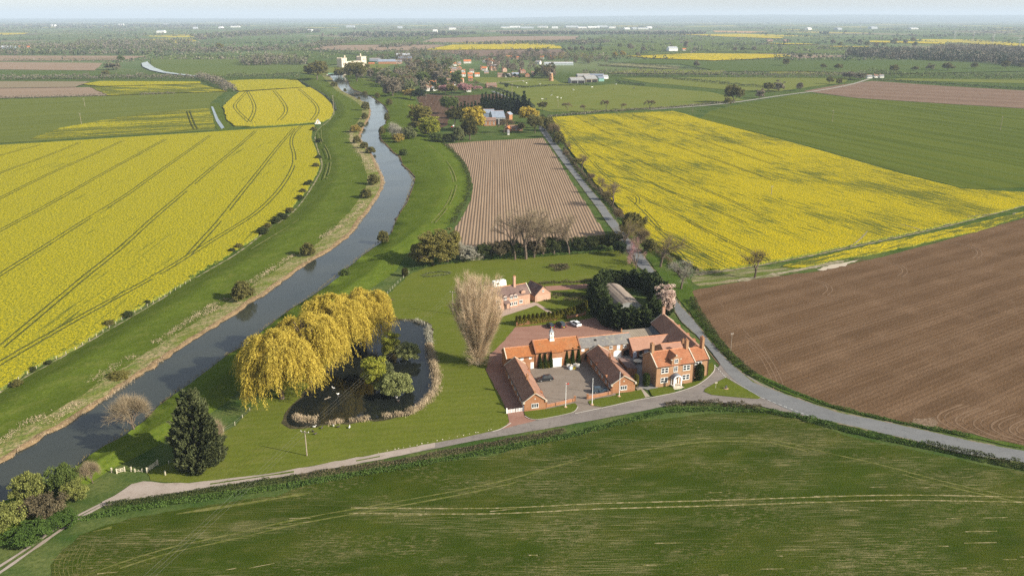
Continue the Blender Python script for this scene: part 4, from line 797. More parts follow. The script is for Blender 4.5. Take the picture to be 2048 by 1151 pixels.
hedge('hedge', [(1850,893),(1900,903),(1960,918),(2048,936),(2200,970),(2400,1020)], 2.6, 1.7, 'hedge', 'dark hedge beside the road at the right edge', dens_=110, size=.26)
hedge('hedge', [(1384,600),(1400,632),(1425,668),(1450,702),(1480,731),(1510,752)], 2.4, 1.4, 'hedge', 'hedge between the main road and the big ploughed field', dens_=90, size=.26, lump=.6)
hedge('hedge', [(1512,753),(1580,782),(1660,812),(1800,846),(1940,872)], 1.6, .6, 'nettle', 'low green hedge bank between the curving road and the ploughed field', dens_=60, size=.26, lump=.6)
hedge('hedge', [(1084,236),(1092,252),(1108,276),(1122,290)], 4.5, 4.0, 'hedge', 'tall dark hedge right of the road beyond the bend', dens_=46, size=.6)
hedge('hedge', [(1128,300),(1150,332),(1180,368),(1205,392),(1235,425),(1262,455)], 2.2, 1.6, 'hedgeb', 'scrubby hedge between the road and the right rape field', dens_=50, size=.4, lump=.7)
hedge('hedge', [(1262,455),(1290,486),(1330,518),(1372,556)], 2.6, 1.8, 'hedgeb', 'scrubby hedge running down to the field corner', dens_=60, size=.34, lump=.7)
for i, (u, v, h, wd) in enumerate(((1096,262,26,26),(1108,276,28,28),(1118,290,26,24),(1130,316,16,18),(1152,330,14,18),(1180,362,15,20),(1212,400,16,22),(1232,440,22,28),(1256,470,34,34),(1282,488,30,34),(1300,505,26,30))):
    PT('twiggy_bush' if i % 2 else 'bush', u, v, h, 'twigd' if i % 2 else 'olive', 'brown budding bush between road and rape field, '+ORD[i]+' from the far end', cat='bush', name='bush', wpx=wd, group='bushes along the road')
hedge('hedge', [(885,284),(905,302),(925,325),(936,350),(940,376),(930,405),(915,425),(905,450)], 2.6, 1.3, 'hedge', 'gappy young hedge beside the ridged brown field', dens_=30, size=.35, lump=1.6)
hb_ = [(0,778),(73,731),(151,695),(244,634),(366,568),(400,545),(449,518),(480,497)]
hedge('hedge', hb_, 1.6, .7, 'nettle', 'grassy hedge bank along the near edge of the left rape field', dens_=50, size=.3, lump=.9)
for i, (u, v, h) in enumerate(((35,772,13),(66,742,9),(98,728,8),(218,652,12),(256,634,12),(295,608,8),(478,497,10),(464,505,9),(525,468,14),(536,456,10),(553,446,13),(568,438,11),(580,425,10),(562,434,9),(600,400,10),(606,386,9),(614,372,9),(620,368,8),(632,335,9),(637,318,8),(638,285,8),(628,262,8))):
    PT('bush', u, v, h, 'hedge' if i % 3 else 'olive', 'small dark thorn bush edging the left rape field, '+ORD[i]+' in order going away', cat='bush', name='bush', wpx=h*1.7, group='thorn bushes along the left rape field')
# river bushes
for i, (u, v, h, wd, mt, side) in enumerate(((486,602,38,44,'olive','left'),(617,514,28,30,'olive','left'),(766,488,26,22,'olive','right'),(733,398,20,24,'olive','left'),(748,371,22,24,'olive','left'),(742,308,14,20,'olive','left'),(728,298,14,16,'olive','left'),(714,288,16,16,'olive','left'),(712,266,16,22,'goldbud','left'),(722,256,12,18,'sage','left'),(730,240,14,14,'olive','left'),(731,222,18,16,'olive','left'),
    (668,174,10,14,'olive','left'),(690,185,8,6,'olive','left'),(713,190,5,12,'brown','left'),(718,200,6,6,'olive','left'),(755,198,12,11,'olive','right'),(779,212,14,14,'olive','right'),(730,190,8,10,'olive','right'),(774,244,18,12,'olive','right'),(764,270,16,14,'olive','right'),(784,275,28,30,'twigs','right'),(800,280,26,34,'twigs','right'),(797,286,18,24,'goldbud','right'),(818,280,26,32,'sage','right'),(808,312,14,18,'green','right'),(690,552,14,24,'green','right'),(240,757,14,42,'olive2','left'))):
    PT('bush' if mt != 'twigs' else 'twiggy_bush', u, v, h, mt, {'olive':'round olive bush','goldbud':'golden brown bush','sage':'grey-green bush','brown':'brown bush','twigs':'pale bare bush','green':'dark green bush','olive2':'low olive bush'}[mt]+' on the %s river bank, %s counted upstream' % (side, ORD[i]), cat='bush', name='bush', wpx=wd, group='bushes along the river')
# reeds: pond and river edge
def reeds(name, px, width, h, label, dens_, size=.09, mat='straw', seed=3, z0=.1, lump=.6, tilt=.22):
    return hedge(name, px, width, h, mat, label, 'reeds', kind='stuff', dens_=dens_, size=size, lump=lump, seed=seed, stretch=9.0, z0=z0, up=True, fill=True, tilt=tilt)
reeds('reeds', [(858,690),(866,725),(874,755),(872,782),(852,806),(820,828),(812,829)], 2.3, 1.7, 'pale dead reeds around the right side of the pond', 170)
reeds('reeds', [(765,834),(780,831),(800,830),(812,829)], 1.6, 1.3, 'pale dead reeds along the near edge of the pond', 170); reeds('reeds', [(700,843),(716,842),(735,839)], 1.5, 1.2, 'small clump of dead reeds at the near edge of the pond', 170)
reeds('reeds', [(657,848),(672,845),(688,845)], 1.6, 1.1, 'small clump of pale reeds near the pole', 150); reeds('reeds', [(590,832),(602,838),(618,842),(634,840)], 2.4, 1.3, 'dense patch of pale reeds at the left corner of the pond', 170)
reeds('reeds', [(856,655),(859,690)], 2.0, 1.5, 'brown reeds along the upper right side of the pond', 130, mat='twigs'); reeds('reeds', [(806,642),(820,641),(838,645),(850,650)], 2.0, 1.4, 'brown reeds at the far end of the pond', 130, mat='twigs')
reeds('river_reeds', [(-60,958),(0,925),(20,913),(70,882),(89,868),(118,856),(156,832),(190,809),(224,791),(268,757),(305,735),(345,702),(405,666),(451,636),(497,603),(532,586),(566,560),(602,532),(668,493),(707,461),(747,404),(768,365),(752,326),(720,279)], 1.5, .5, 'tan dead reeds along the left edge of the river', 30, .09, seed=9, z0=.2, lump=1.2)
reeds('river_reeds', [(60,981),(154,932),(212,889),(284,844),(354,782),(425,730),(529,655),(632,585),(724,510),(783,463),(811,407),(827,360),(798,314),(760,280)], .8, .4, 'thin dead reeds along the right edge of the river', 8, .09, mat='twigo', seed=10, z0=.2, lump=1.6)
for k, L in enumerate(([(90,853),(120,838),(150,815),(172,806)], [(178,770),(215,748),(245,725),(272,716)], [(310,690),(345,667),(385,640),(420,616),(455,600)], [(-20,905),(30,868),(60,848),(95,832)], [(500,570),(545,540),(590,512)], [(640,480),(680,455),(715,425),(730,405)], [(700,262),(704,280),(716,300),(735,325),(748,345)], [(400,640),(440,615)])):
    reeds('dry_grass', L, 4.2 if k != 6 else 7, .18, 'patch of flattened dry reeds on the left river bank' if k else 'patch of flattened dry reeds on the left river bank nearest the camera', 34, .09, seed=20+k, z0=.8, lump=1.2, tilt=1.2)
# ================================================================ BUILDINGS
def brick(name, a, b, c):
    if name in MATS: return MATS[name]
    n = N(name, .9, .05); tc = n.n.new('ShaderNodeTexCoord')
    f = n.noise(n.mapped(0, 2.6, 2.6, tc.outputs['Object'], 6.0), 1, 4, .7); g = n.noise(tc.outputs['Object'], .45, 3)
    col = n.mix(n.rng(f, .35, .65), a, b); col = n.mix(n.rng(g, .42, .7, 0, .5), col, c); MATS[name] = n.out(col); return MATS[name]
def tiles(name, a, b, c, per=.30, axis='X', lich=None, st=.5):
    """pantiled or plain tiled roof: runs of tiles down the slope, mottled"""
    if name in MATS: return MATS[name]
    n = N(name, .85, .08); tc = n.n.new('ShaderNodeTexCoord'); O = tc.outputs['Object']
    wv = n.wave(n.mapped(0, 1/per, 1/per, O, 1/per), .314, .5, 1.0, axis)
    f = n.noise(O, 1.6, 4, .7); g = n.noise(O, .3, 3, .6); h = n.noise(O, 5.0, 2, .6)
    col = n.mix(n.rng(f, .35, .65), a, b); col = n.mix(n.rng(g, .45, .68, 0, .6), col, c); col = n.mix(n.rng(h, .5, .7, 0, .5), col, b)
    if lich: col = n.mix(n.rng(n.noise(O, .9, 5, .75), .55, .66, 0, .8), col, lich)
    col = n.mix(n.math('MULTIPLY', wv, st*.5), col, tuple(x*.45 for x in a)); n.bump(wv, .5, .05); MATS[name] = n.out(col); return MATS[name]
BRK = brick('orange_brick', (.36, .175, .085), (.25, .115, .06), (.42, .25, .15)); BRKP = brick('pink_brick', (.44, .27, .19), (.35, .205, .145), (.50, .34, .25)); BRKD = brick('old_red_brick', (.27, .12, .075), (.18, .085, .055), (.32, .18, .12))
BRKB = brick('buff_brick', (.38, .22, .12), (.27, .15, .085), (.45, .29, .18))
PAN = tiles('orange_pantiles', (.40, .155, .055), (.26, .10, .042), (.34, .18, .09), .34, 'X', (.20, .12, .06)); PANC = tiles('clay_tiles', (.38, .155, .078), (.26, .105, .055), (.44, .22, .125), .30, 'Z', (.24, .15, .09))
TIL = tiles('brown_plain_tiles', (.29, .160, .110), (.21, .115, .082), (.36, .215, .15), .28, 'Z', None, .35); SLT = tiles('old_grey_slates', (.21, .20, .19), (.14, .135, .13), (.27, .25, .22), .32, 'Z', (.30, .28, .20), .3)
TILP = tiles('pinkish_tiles', (.39, .215, .150), (.31, .17, .12), (.45, .27, .19), .28, 'Z', None, .3); TILB = tiles('dark_brown_tiles', (.17, .115, .10), (.12, .08, .07), (.23, .16, .135), .28, 'Z', None, .3)
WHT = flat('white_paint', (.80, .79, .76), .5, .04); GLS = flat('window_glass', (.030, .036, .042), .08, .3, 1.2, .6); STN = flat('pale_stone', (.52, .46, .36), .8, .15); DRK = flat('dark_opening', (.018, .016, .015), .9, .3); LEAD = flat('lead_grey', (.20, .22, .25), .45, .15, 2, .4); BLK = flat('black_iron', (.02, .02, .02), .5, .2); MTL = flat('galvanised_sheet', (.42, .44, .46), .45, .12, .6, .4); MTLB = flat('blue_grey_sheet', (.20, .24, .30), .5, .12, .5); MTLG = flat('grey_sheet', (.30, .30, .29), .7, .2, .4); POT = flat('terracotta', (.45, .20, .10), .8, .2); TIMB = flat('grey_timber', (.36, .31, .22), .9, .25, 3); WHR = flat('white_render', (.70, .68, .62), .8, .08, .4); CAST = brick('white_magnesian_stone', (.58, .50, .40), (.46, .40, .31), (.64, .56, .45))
class Bld:
    """a building standing at corner (x,y), its front running along angle rz (degrees)"""
    def __init__(s, x, y, rz, label, cat='building', name='building', group=None):
        s.e = empty(name, (x, y, 0), math.radians(rz), label, cat, group); s.roof_o = None
    def wall(s, w, d, ev, rd, axis='x', mat=None, x0=0, y0=0, name='wall', par=0.0):
        mb = MB()
        if axis == 'x': mb.prism([(y0, -.3), (y0+d, -.3), (y0+d, ev), (y0+d/2, rd), (y0, ev)], 'x', x0, x0+w)
        else: mb.prism([(x0, -.3), (x0+w, -.3), (x0+w, ev), (x0+w/2, rd), (x0, ev)], 'y', y0, y0+d)
        return mb.build(name, mat, s.e)
    def roof(s, w, d, ev, rd, axis='x', mat=None, x0=0, y0=0, ov=.28, g=.12, cop=None, ends=(1, 1), th=.14, name='roof'):
        mb = MB(); W, D = (w, d) if axis == 'x' else (d, w)
        sl = (rd-ev)/(D/2); o = ov; z1 = ev-sl*o+.02; zr = rd+.02
        pts = [(-o, z1), (-o, z1+th), (D/2, zr+th), (D+o, z1+th), (D+o, z1), (D/2, zr)]
        if axis == 'x': mb.prism([(y0+a, b) for a, b in pts], 'x', x0-g, x0+W+g)
        else: mb.prism([(x0+a, b) for a, b in pts], 'y', y0-g, y0+W+g)
        r = mb.build(name, mat, s.e); s.roof_o = r
        rb = MB()
        if axis == 'x': rb.prism([(y0+D/2-.14, zr+th-.08), (y0+D/2, zr+th+.1), (y0+D/2+.14, zr+th-.08)], 'x', x0-g-.003, x0+W+g+.003)
        else: rb.prism([(x0+D/2-.14, zr+th-.08), (x0+D/2, zr+th+.1), (x0+D/2+.14, zr+th-.08)], 'y', y0-g-.003, y0+W+g+.003)
        rb.build('ridge_tiles', POT, r)
        if cop:
            for i, k in enumerate((-g-.12, W+g-.16)):
                if not ends[i]: continue
                cb = MB(); q = [(-o-.05, z1+th-.03), (-o-.05, z1+th+.14), (D/2, zr+th+.20), (D+o+.05, z1+th+.14), (D+o+.05, z1+th-.03), (D/2, zr+th-.03)]
                if axis == 'x': cb.prism([(y0+a, b) for a, b in q], 'x', x0+k, x0+k+.28)
                else: cb.prism([(x0+a, b) for a, b in q], 'y', y0+k, y0+k+.28)
                cb.build('coping', cop, r)
        return r
    def chimney(s, x, y, z0, z1, a=.9, b=.6, mat=None, pots=2, cap=None, flash=True):
        mb = MB(); mb.box(x-a/2, y-b/2, z0, x+a/2, y+b/2, z1); mb.box(x-a/2-.08, y-b/2-.08, z1, x+a/2+.08, y+b/2+.08, z1+.18); c = mb.build('chimney', mat or BRK, s.roof_o or s.e)
        for i in range(pots):
            p = MB(); px = x+(i-(pots-1)/2)*.45 if a > b else x; py = y if a > b else y+(i-(pots-1)/2)*.45
            p.tube((px, py, z1+.17), (px, py, z1+.62), .15, .12, 8)
            q = p.build('chimney_pot', POT, c if not s.roof_o else s.roof_o)
        return c
    def P(s, face, a, n, w=0, d=0):
        """face F front, B back, L left, R right -> local xy; n = metres outward; w,d = building size"""
        return {'F': (a, -n), 'B': (a, d+n), 'L': (-n, a), 'R': (w+n, a)}[face]
    def plate(s, face, a0, z0, a1, z1, n0, n1, w, d, mb):
        p = [s.P(face, a, n, w, d) for a, n in ((a0, n0), (a1, n0), (a1, n1), (a0, n1))]
        mb.hexa([(x, y, z0) for x, y in p], [(x, y, z1) for x, y in p])
    def window(s, face, a, z, ww, hh, w=0, d=0, cols=2, rows=2, frame=None, sill=True, y0=0, parent=None, name='window', glass=None, br=.07):
        off = lambda q: q-y0 if face == 'F' else q
        f = MB(); g = MB(); a0, a1 = a-ww/2, a+ww/2
        s.plate(face, a0, z, a1, z+hh, off(-.03), off(.02), w, d, g)
        for (p, q, r, t) in ((a0-.09, z-.09, a0+.02, z+hh+.09), (a1-.02, z-.09, a1+.09, z+hh+.09), (a0, z-.09, a1, z+.02), (a0, z+hh-.02, a1, z+hh+.09)): s.plate(face, p, q, r, t, off(-.02), off(.07), w, d, f)
        for i in range(1, cols): q = a0+ww*i/cols; s.plate(face, q-br, z+.02, q+br, z+hh-.02, off(0), off(.055), w, d, f)
        for i in range(1, rows): q = z+hh*i/rows; s.plate(face, a0+.02, q-br*.7, a1-.02, q+br*.7, off(0), off(.05), w, d, f)
        o = g.build(name, glass or GLS, parent or s.e); f.build('frame', frame or WHT, o)
        if sill: m = MB(); s.plate(face, a0-.15, z-.2, a1+.15, z-.092, off(-.02), off(.13), w, d, m); m.build('sill', STN, o)
        return o
    def slab(s, name, face, a0, z0, a1, z1, w, d, mat, n0=-.02, n1=.06, parent=None):
        m = MB(); s.plate(face, a0, z0, a1, z1, n0, n1, w, d, m); return m.build(name, mat, parent or s.e)
    def arch(s, name, face, a0, a1, h, w, d, mat, n=.05, z0=0, rise=.5):
        k = 10; pts = [(a0, z0)]+[(a0+(a1-a0)*i/k, z0+h-rise+rise*math.sin(math.pi*i/k)) for i in range(k+1)]+[(a1, z0)]
        mb = MB(); n_ = len(pts); vs = []
        for nn in (-.05, n):
            for a, z in pts: x, y = s.P(face, a, nn, w, d); vs.append((x, y, z))
        mb.add(vs, [tuple(range(n_)), tuple(range(2*n_-1, n_-1, -1))]+[((i+1) % n_, i, n_+i, n_+(i+1) % n_) for i in range(n_)])
        return mb.build(name, mat, s.e)
    def dormer(s, face, a, z, ww, hh, w, d, depth, roofm, wallm, inset=.0, orangeside=None, mono=False):
        """small gabled dormer rising through the eaves"""
        mb = MB(); rm = MB(); o = hh*.45 if not mono else .15
        def L(aa, nn, zz): x, y = s.P(face, aa, nn, w, d); return (x, y, zz)
        a0, a1 = a-ww/2, a+ww/2; n0 = .04-inset; n1 = -depth
        mb.add([L(a0, n0, z), L(a1, n0, z), L(a1, n0, z+hh), L(a, n0, z+hh+o), L(a0, n0, z+hh), L(a0, n1, z), L(a1, n1, z), L(a1, n1, z+hh), L(a, n1, z+hh+o), L(a0, n1, z+hh)], [(0, 1, 2, 3, 4), (9, 8, 7, 6, 5), (0, 5, 6, 1), (1, 6, 7, 2), (2, 7, 8, 3), (3, 8, 9, 4), (4, 9, 5, 0)])
        e = .16; t = .1
        for sgn in (-1, 1):
            b0 = a+sgn*(ww/2+e); zz = z+hh-e*.9*(o/(ww/2))
            rm.add([L(a, n0+e, z+hh+o+.01), L(b0, n0+e, zz+.01), L(b0, n0+e, zz+t), L(a, n0+e, z+hh+o+t), L(a, n1, z+hh+o+.01), L(b0, n1, zz+.01), L(b0, n1, zz+t), L(a, n1, z+hh+o+t)], [(0, 1, 2, 3), (7, 6, 5, 4), (0, 4, 5, 1), (1, 5, 6, 2), (2, 6, 7, 3), (3, 7, 4, 0)])
        D = mb.build('dormer', wallm, s.e); rm.build('dormer_roof', roofm, D); return D
# ---- farmhouse
b = Bld(41.0, 206.2, 17, 'two-storey Georgian brick farmhouse with orange tiled roof and white arched porch', 'house', 'farmhouse'); W, D = 12.0, 9.0
b.wall(W, D, 6.4, 9.1, 'x', BRKB); b.roof(W, D, 6.4, 9.1, 'x', PANC, cop=STN)
b.chimney(.5, D/2, 8.5, 11.6, .8, 1.3, BRKB, 2); b.chimney(W-.5, D/2, 8.5, 11.4, .8, 1.3, BRKB, 2)
for a in (2.55, 9.45):
    for z in (1.35, 4.3): b.window('F', a, z, 2.1, 1.45, cols=2, rows=2, br=.09)
b.window('F', 6.0, 4.3, 1.15, 1.5, cols=2, rows=3, br=.035)
# central gable
mb = MB(); mb.add([(4.6, -.06, 6.3), (7.4, -.06, 6.3), (7.4, -.06, 8.0), (6.55, -.06, 8.75), (6.0, -.06, 9.15), (5.45, -.06, 8.75), (4.6, -.06, 8.0), (4.6, 4.2, 6.3), (7.4, 4.2, 6.3), (7.4, 4.2, 8.0), (6.55, 4.2, 8.75), (6.0, 4.2, 9.15), (5.45, 4.2, 8.75), (4.6, 4.2, 8.0)],
    [(0, 1, 2, 3, 4, 5, 6), (13, 12, 11, 10, 9, 8, 7), (0, 7, 8, 1), (1, 8, 9, 2), (2, 9, 10, 3), (3, 10, 11, 4), (4, 11, 12, 5), (5, 12, 13, 6), (6, 13, 7, 0)])
gb = mb.build('central_gable', BRKB, b.e); gr = MB()
for sg in (-1, 1): gr.hexa([(6, .1, 9.2), (6+sg*1.65, .1, 7.85), (6+sg*1.65, 2.6, 7.85), (6, 4.6, 9.2)], [(6, .1, 9.33), (6+sg*1.65, .1, 7.98), (6+sg*1.65, 2.6, 7.98), (6, 4.6, 9.33)])
gr.build('gable_roof', PANC, gb); kn = MB(); kn.box(4.35, -.14, 7.9, 4.85, .25, 8.12); kn.box(7.15, -.14, 7.9, 7.65, .25, 8.12); kn.box(5.8, -.14, 9.1, 6.2, .2, 9.4); kn.build('kneeler', STN, gb)
b.window('F', 6.0, 6.95, 1.0, 1.1, cols=2, rows=2, y0=-.06, br=.035, parent=gb)
gt = MB(); gt.box(-.2, -.42, 6.22, 4.5, -.28, 6.36); gt.box(7.5, -.42, 6.22, W+.1, -.28, 6.36); gt.tube((W-.15, -.12, 0), (W-.15, -.12, 6.3), .07, .07, 6); gt.build('gutter', BLK, b.e)
pe = empty('porch', (6.0, 0, 0)); pe.parent = b.e   # porch: columns, barrel roof, door, steps
pm = MB(); k = 10
for sx in (-1, 1): pm.box(sx*1.15-.17, -1.75, .45, sx*1.15+.17, -1.42, 2.35); pm.box(sx*1.15-.24, -1.82, 2.35, sx*1.15+.24, -1.35, 2.52); pm.box(sx*1.15-.12, -.16, .45, sx*1.15+.12, -.02, 2.35)
for i in range(k):
    t0, t1 = math.pi*i/k, math.pi*(i+1)/k
    q = lambda r, t, y: (r*math.cos(t), y, 2.5+r*math.sin(t)*.92)
    pm.add([q(1.0, t0, -1.8), q(1.38, t0, -1.8), q(1.38, t1, -1.8), q(1.0, t1, -1.8), q(1.0, t0, -1.4), q(1.38, t0, -1.4), q(1.38, t1, -1.4), q(1.0, t1, -1.4)], [(0, 1, 2, 3), (7, 6, 5, 4), (0, 4, 5, 1), (1, 5, 6, 2), (2, 6, 7, 3), (3, 7, 4, 0)])
p1 = pm.build('porch_arch', WHT, pe); pr = MB()
for i in range(k):
    t0, t1 = math.pi*i/k, math.pi*(i+1)/k; q = lambda r, t, y: (r*math.cos(t), y, 2.5+r*math.sin(t)*.92)
    pr.add([q(1.385, t0, -1.78), q(1.48, t0, -1.78), q(1.48, t1, -1.78), q(1.385, t1, -1.78), q(1.385, t0, 0), q(1.48, t0, 0), q(1.48, t1, 0), q(1.385, t1, 0)], [(0, 1, 2, 3), (7, 6, 5, 4), (0, 4, 5, 1), (1, 5, 6, 2), (2, 6, 7, 3), (3, 7, 4, 0)])
pr.build('porch_roof', LEAD, pe); dm = MB(); dm.box(-.55, -.08, .45, .55, .0, 2.7); dd = dm.build('door', WHT, pe); dm = MB(); dm.box(.35, -.13, 1.4, .42, -.081, 1.5); dm.build('door_handle', BLK, pe)
sm = MB(); sm.box(-1.4, -2.0, .0, 1.4, -.01, .45); sm.box(-1.55, -2.35, .0, 1.55, -2.0, .30); sm.box(-1.7, -2.7, .0, 1.7, -2.35, .15+.13); sm.build('steps', STN, pe)
rl = MB()
for sx in (-1.65, 1.65):
    for y_ in (-2.6, -2.2, -1.9, -1.2, -.5): rl.tube((sx, y_, .2), (sx, y_, 1.25), .025, .025, 4)
    rl.tube((sx, -2.65, 1.1), (sx, -.1, 1.35), .03, .03, 4)
rl.build('railing', BLK, pe)
for (x_, y_, z_) in ((-1.9, 1.8, 1.0), (-1.3, 6.2, 1.0)):
    pass
# ---- annexe
b = Bld(51.75, 212.15, 17, 'lower brick annexe with orange roof joined to the right of the farmhouse', 'building', 'annexe'); W, D = 6.1, 7.2
b.wall(W, D, 5.6, 7.9, 'x', BRKB); b.roof(W, D, 5.6, 7.9, 'x', PANC, cop=STN, ends=(0, 1)); b.chimney(W-.5, D/2, 7.4, 10.9, .7, 1.5, BRKB, 2)
b.window('F', 2.7, 3.6, 2.1, 1.4, cols=2, rows=2, br=.09); b.window('F', 3.4, .9, 1.6, 1.4, cols=2, rows=2, br=.08)
gt = MB(); gt.box(0, -.42, 5.42, W+.1, -.28, 5.56); gt.tube((W-.1, -.12, 0), (W-.1, -.12, 5.5), .07, .07, 6); gt.build('gutter', BLK, b.e)
# ---- rear wing along the road
b = Bld(51.3, 219.6, 11.3, 'long brick wing with dark tiled roof and small orange dormers beside the main road', 'building', 'rear_wing'); W, D = 7.6, 26.5
b.wall(W, D, 4.5, 7.4, 'y', BRKD); b.roof(W, D, 4.5, 7.4, 'y', TIL, cop=STN, ends=(0, 1)); b.chimney(W/2, D-.4, 7.0, 9.6, .9, .7, BRKP, 2)
for a in (2.2, 9.5, 14.2, 21.5): D_ = b.dormer('R', a, 4.1, 1.5, .75, W, D, 2.2, PANC, BRK); b.window('R', a, 3.4, 1.0, 1.1, w=W, d=D, cols=2, rows=1, sill=False)
b.window('L', 24.3, 1.2, 1.0, 2.0, w=W, d=D, cols=1, rows=2); b.window('L', 6.0, 3.0, 1.2, 1.2, w=W, d=D, cols=2, rows=2)
b.window('L', 14.0, 2.2, 1.2, 1.2, w=W, d=D, cols=2, rows=2)
D_ = b.dormer('L', 6.2, 4.2, 2.0, .9, W, D, 2.2, PANC, BRK); b.chimney(1.6, 4.3, 5.2, 7.2, .7, .7, BRKB, 1)
# ---- cottage link behind the farmhouse
b = Bld(45.9, 217.9, 14, 'low brick link with pinkish tiled roof between the farmhouse and the long wing', 'building', 'link_building'); W, D = 6.4, 8.6
b.wall(W, D, 4.4, 6.8, 'x', BRKB); b.roof(W, D, 4.4, 6.8, 'x', TILP); b.window('L', 3.0, 1.4, 1.1, 1.2, w=W, d=D)
b.window('B', 3.0, 2.6, 1.1, 1.2, w=W, d=D)
# ---- open arcade link
b = Bld(37.2, 226.8, 14.6, 'low range with pink tiled roof and open arches at the back of the patio', 'building', 'arcade'); W, D = 13.6, 6.2
b.wall(W, D, 3.0, 5.4, 'x', BRKD); b.roof(W, D, 3.0, 5.4, 'x', TILP, ov=.5)
b.arch('arched_door', 'F', .3, 1.5, 2.4, W, D, flat('blue_grey_door', (.50, .53, .60), .5), .06); b.arch('arched_opening', 'F', 2.2, 3.4, 2.3, W, D, DRK, .03); b.arch('arched_door', 'F', 3.9, 5.5, 2.5, W, D, flat('blue_grey_door', (.5, .53, .6)), .06); b.arch('arched_opening', 'F', 6.2, 9.2, 2.5, W, D, DRK, .03)
# ---- slate barn
b = Bld(20.9, 224.9, 15, 'brick barn with grey slate roof and white doors in the rear range', 'barn', 'slate_barn'); W, D = 17.2, 6.2
b.wall(W, D, 4.3, 6.3, 'x', BRKB); b.roof(W, D, 4.3, 6.3, 'x', SLT, g=.03)
b.window('F', 10.1, 2.9, .9, .9, cols=2, rows=1); b.slab('loft_door', 'F', 12.0, 2.55, 13.1, 4.1, W, D, WHT); b.window('F', 14.6, 2.9, .9, .9, cols=2, rows=1); b.arch('cart_door', 'F', 11.0, 13.6, 2.35, W, D, WHT, .07); b.arch('arched_opening', 'F', 14.3, 16.9, 2.2, W, D, DRK, .03)
b.slab('shutter', 'F', .35, 3.1, 1.35, 3.9, W, D, WHT); b.slab('shutter', 'F', 2.9, 3.1, 3.9, 3.9, W, D, WHT); b.arch('arched_opening', 'F', 1.5, 4.6, 2.6, W, D, DRK, .03, rise=1.0); b.window('F', 9.4, .9, .8, 1.0, cols=1, rows=2)
mb = MB(); mb.hexa([(5.1, 1.5, 5.30), (5.9, 1.5, 5.30), (5.9, 2.1, 5.65), (5.1, 2.1, 5.65)], [(5.1, 1.5, 5.55), (5.9, 1.5, 5.55), (5.9, 2.1, 5.9), (5.1, 2.1, 5.9)]); mb.build('skylight', DRK, b.roof_o)
b.chimney(15.2, 4.4, 5.6, 6.9, .4, .4, BRKB, 1)
# ---- clock barn
b = Bld(7.1, 219.2, 15, 'tall brick barn with orange pantiled roof, white garage door and white clock turret', 'barn', 'clock_barn'); W, D = 14.0, 6.6
b.wall(W, D, 5.2, 7.7, 'x', BRK); b.roof(W, D, 5.2, 7.7, 'x', PAN, cop=BRKD, g=.1)
mb = MB(); mb.box(5.0, -.55, -.2, 8.4, .1, 5.05); mb.build('central_bay', BRK, b.e); mb = MB(); mb.hexa([(4.8, -.9, 4.95), (8.6, -.9, 4.95), (8.6, .4, 5.50), (4.8, .4, 5.50)], [(4.8, -.9, 5.09), (8.6, -.9, 5.09), (8.6, .4, 5.66), (4.8, .4, 5.66)]); mb.build('bay_roof', PAN, b.e)
mb = MB(); mb.box(5.25, -.62, 0, 8.0, -.552, 2.75); gd = mb.build('garage_door', WHT, b.e); mb = MB(); mb.box(5.1, -.72, 2.75, 8.15, -.552, 3.05); mb.build('door_lintel', WHT, gd)
for a0, a1 in ((1.3, 1.9), (3.1, 3.7)): mb = MB(); mb.tube((a0+.3, -.05, 4.6), (a0+.3, .1, 4.6), .16, .16, 8); mb.build('vent', DRK, b.e)
b.arch('blind_arch', 'F', .2, .95, 3.9, W, D, BRKD, .03, rise=.5)
gt = MB(); gt.box(-.1, -.42, 5.02, 4.7, -.28, 5.16); gt.box(8.7, -.42, 5.02, W+.1, -.28, 5.16); gt.tube((4.8, -.15, 0), (4.8, -.15, 5.0), .09, .09, 6); gt.build('gutter', BLK, b.e)
te_ = empty('clock_turret', (5.9, D/2, 7.6)); te_.parent = b.e
mb = MB(); mb.box(-.75, -.75, -.35, .75, .75, .15); mb.box(-.55, -.55, .15, .55, .55, 1.35); mb.box(-.66, -.66, 1.35, .66, .66, 1.5)
for sx in (-.42, .42):
    for sy in (-.42, .42): mb.box(sx-.1, sy-.1, 1.5, sx+.1, sy+.1, 2.35)
mb.box(-.62, -.62, 2.35, .62, .62, 2.5); mb.build('turret_frame', WHT, te_)
mb = MB(); mb.add([(-.66, -.66, 2.5), (.66, -.66, 2.5), (.66, .66, 2.5), (-.66, .66, 2.5), (-.3, -.3, 3.1), (.3, -.3, 3.1), (.3, .3, 3.1), (-.3, .3, 3.1), (0, 0, 4.1)], [(0, 1, 5, 4), (1, 2, 6, 5), (2, 3, 7, 6), (3, 0, 4, 7), (4, 5, 8), (5, 6, 8), (6, 7, 8), (7, 4, 8), (3, 2, 1, 0)]); mb.tube((0, 0, 4.0), (0, 0, 4.7), .03, .02, 5); mb.build('turret_spire', LEAD, te_)
mb = MB(); mb.tube((0, -.6, .75), (0, -.55, .75), .40, .40, 14); mb.build('clock_face', STN, te_); mb = MB(); mb.tube((0, 0, 1.7), (0, 0, 2.15), .24, .10, 8); mb.build('bell', flat('old_brass', (.35, .22, .08), .4), te_)
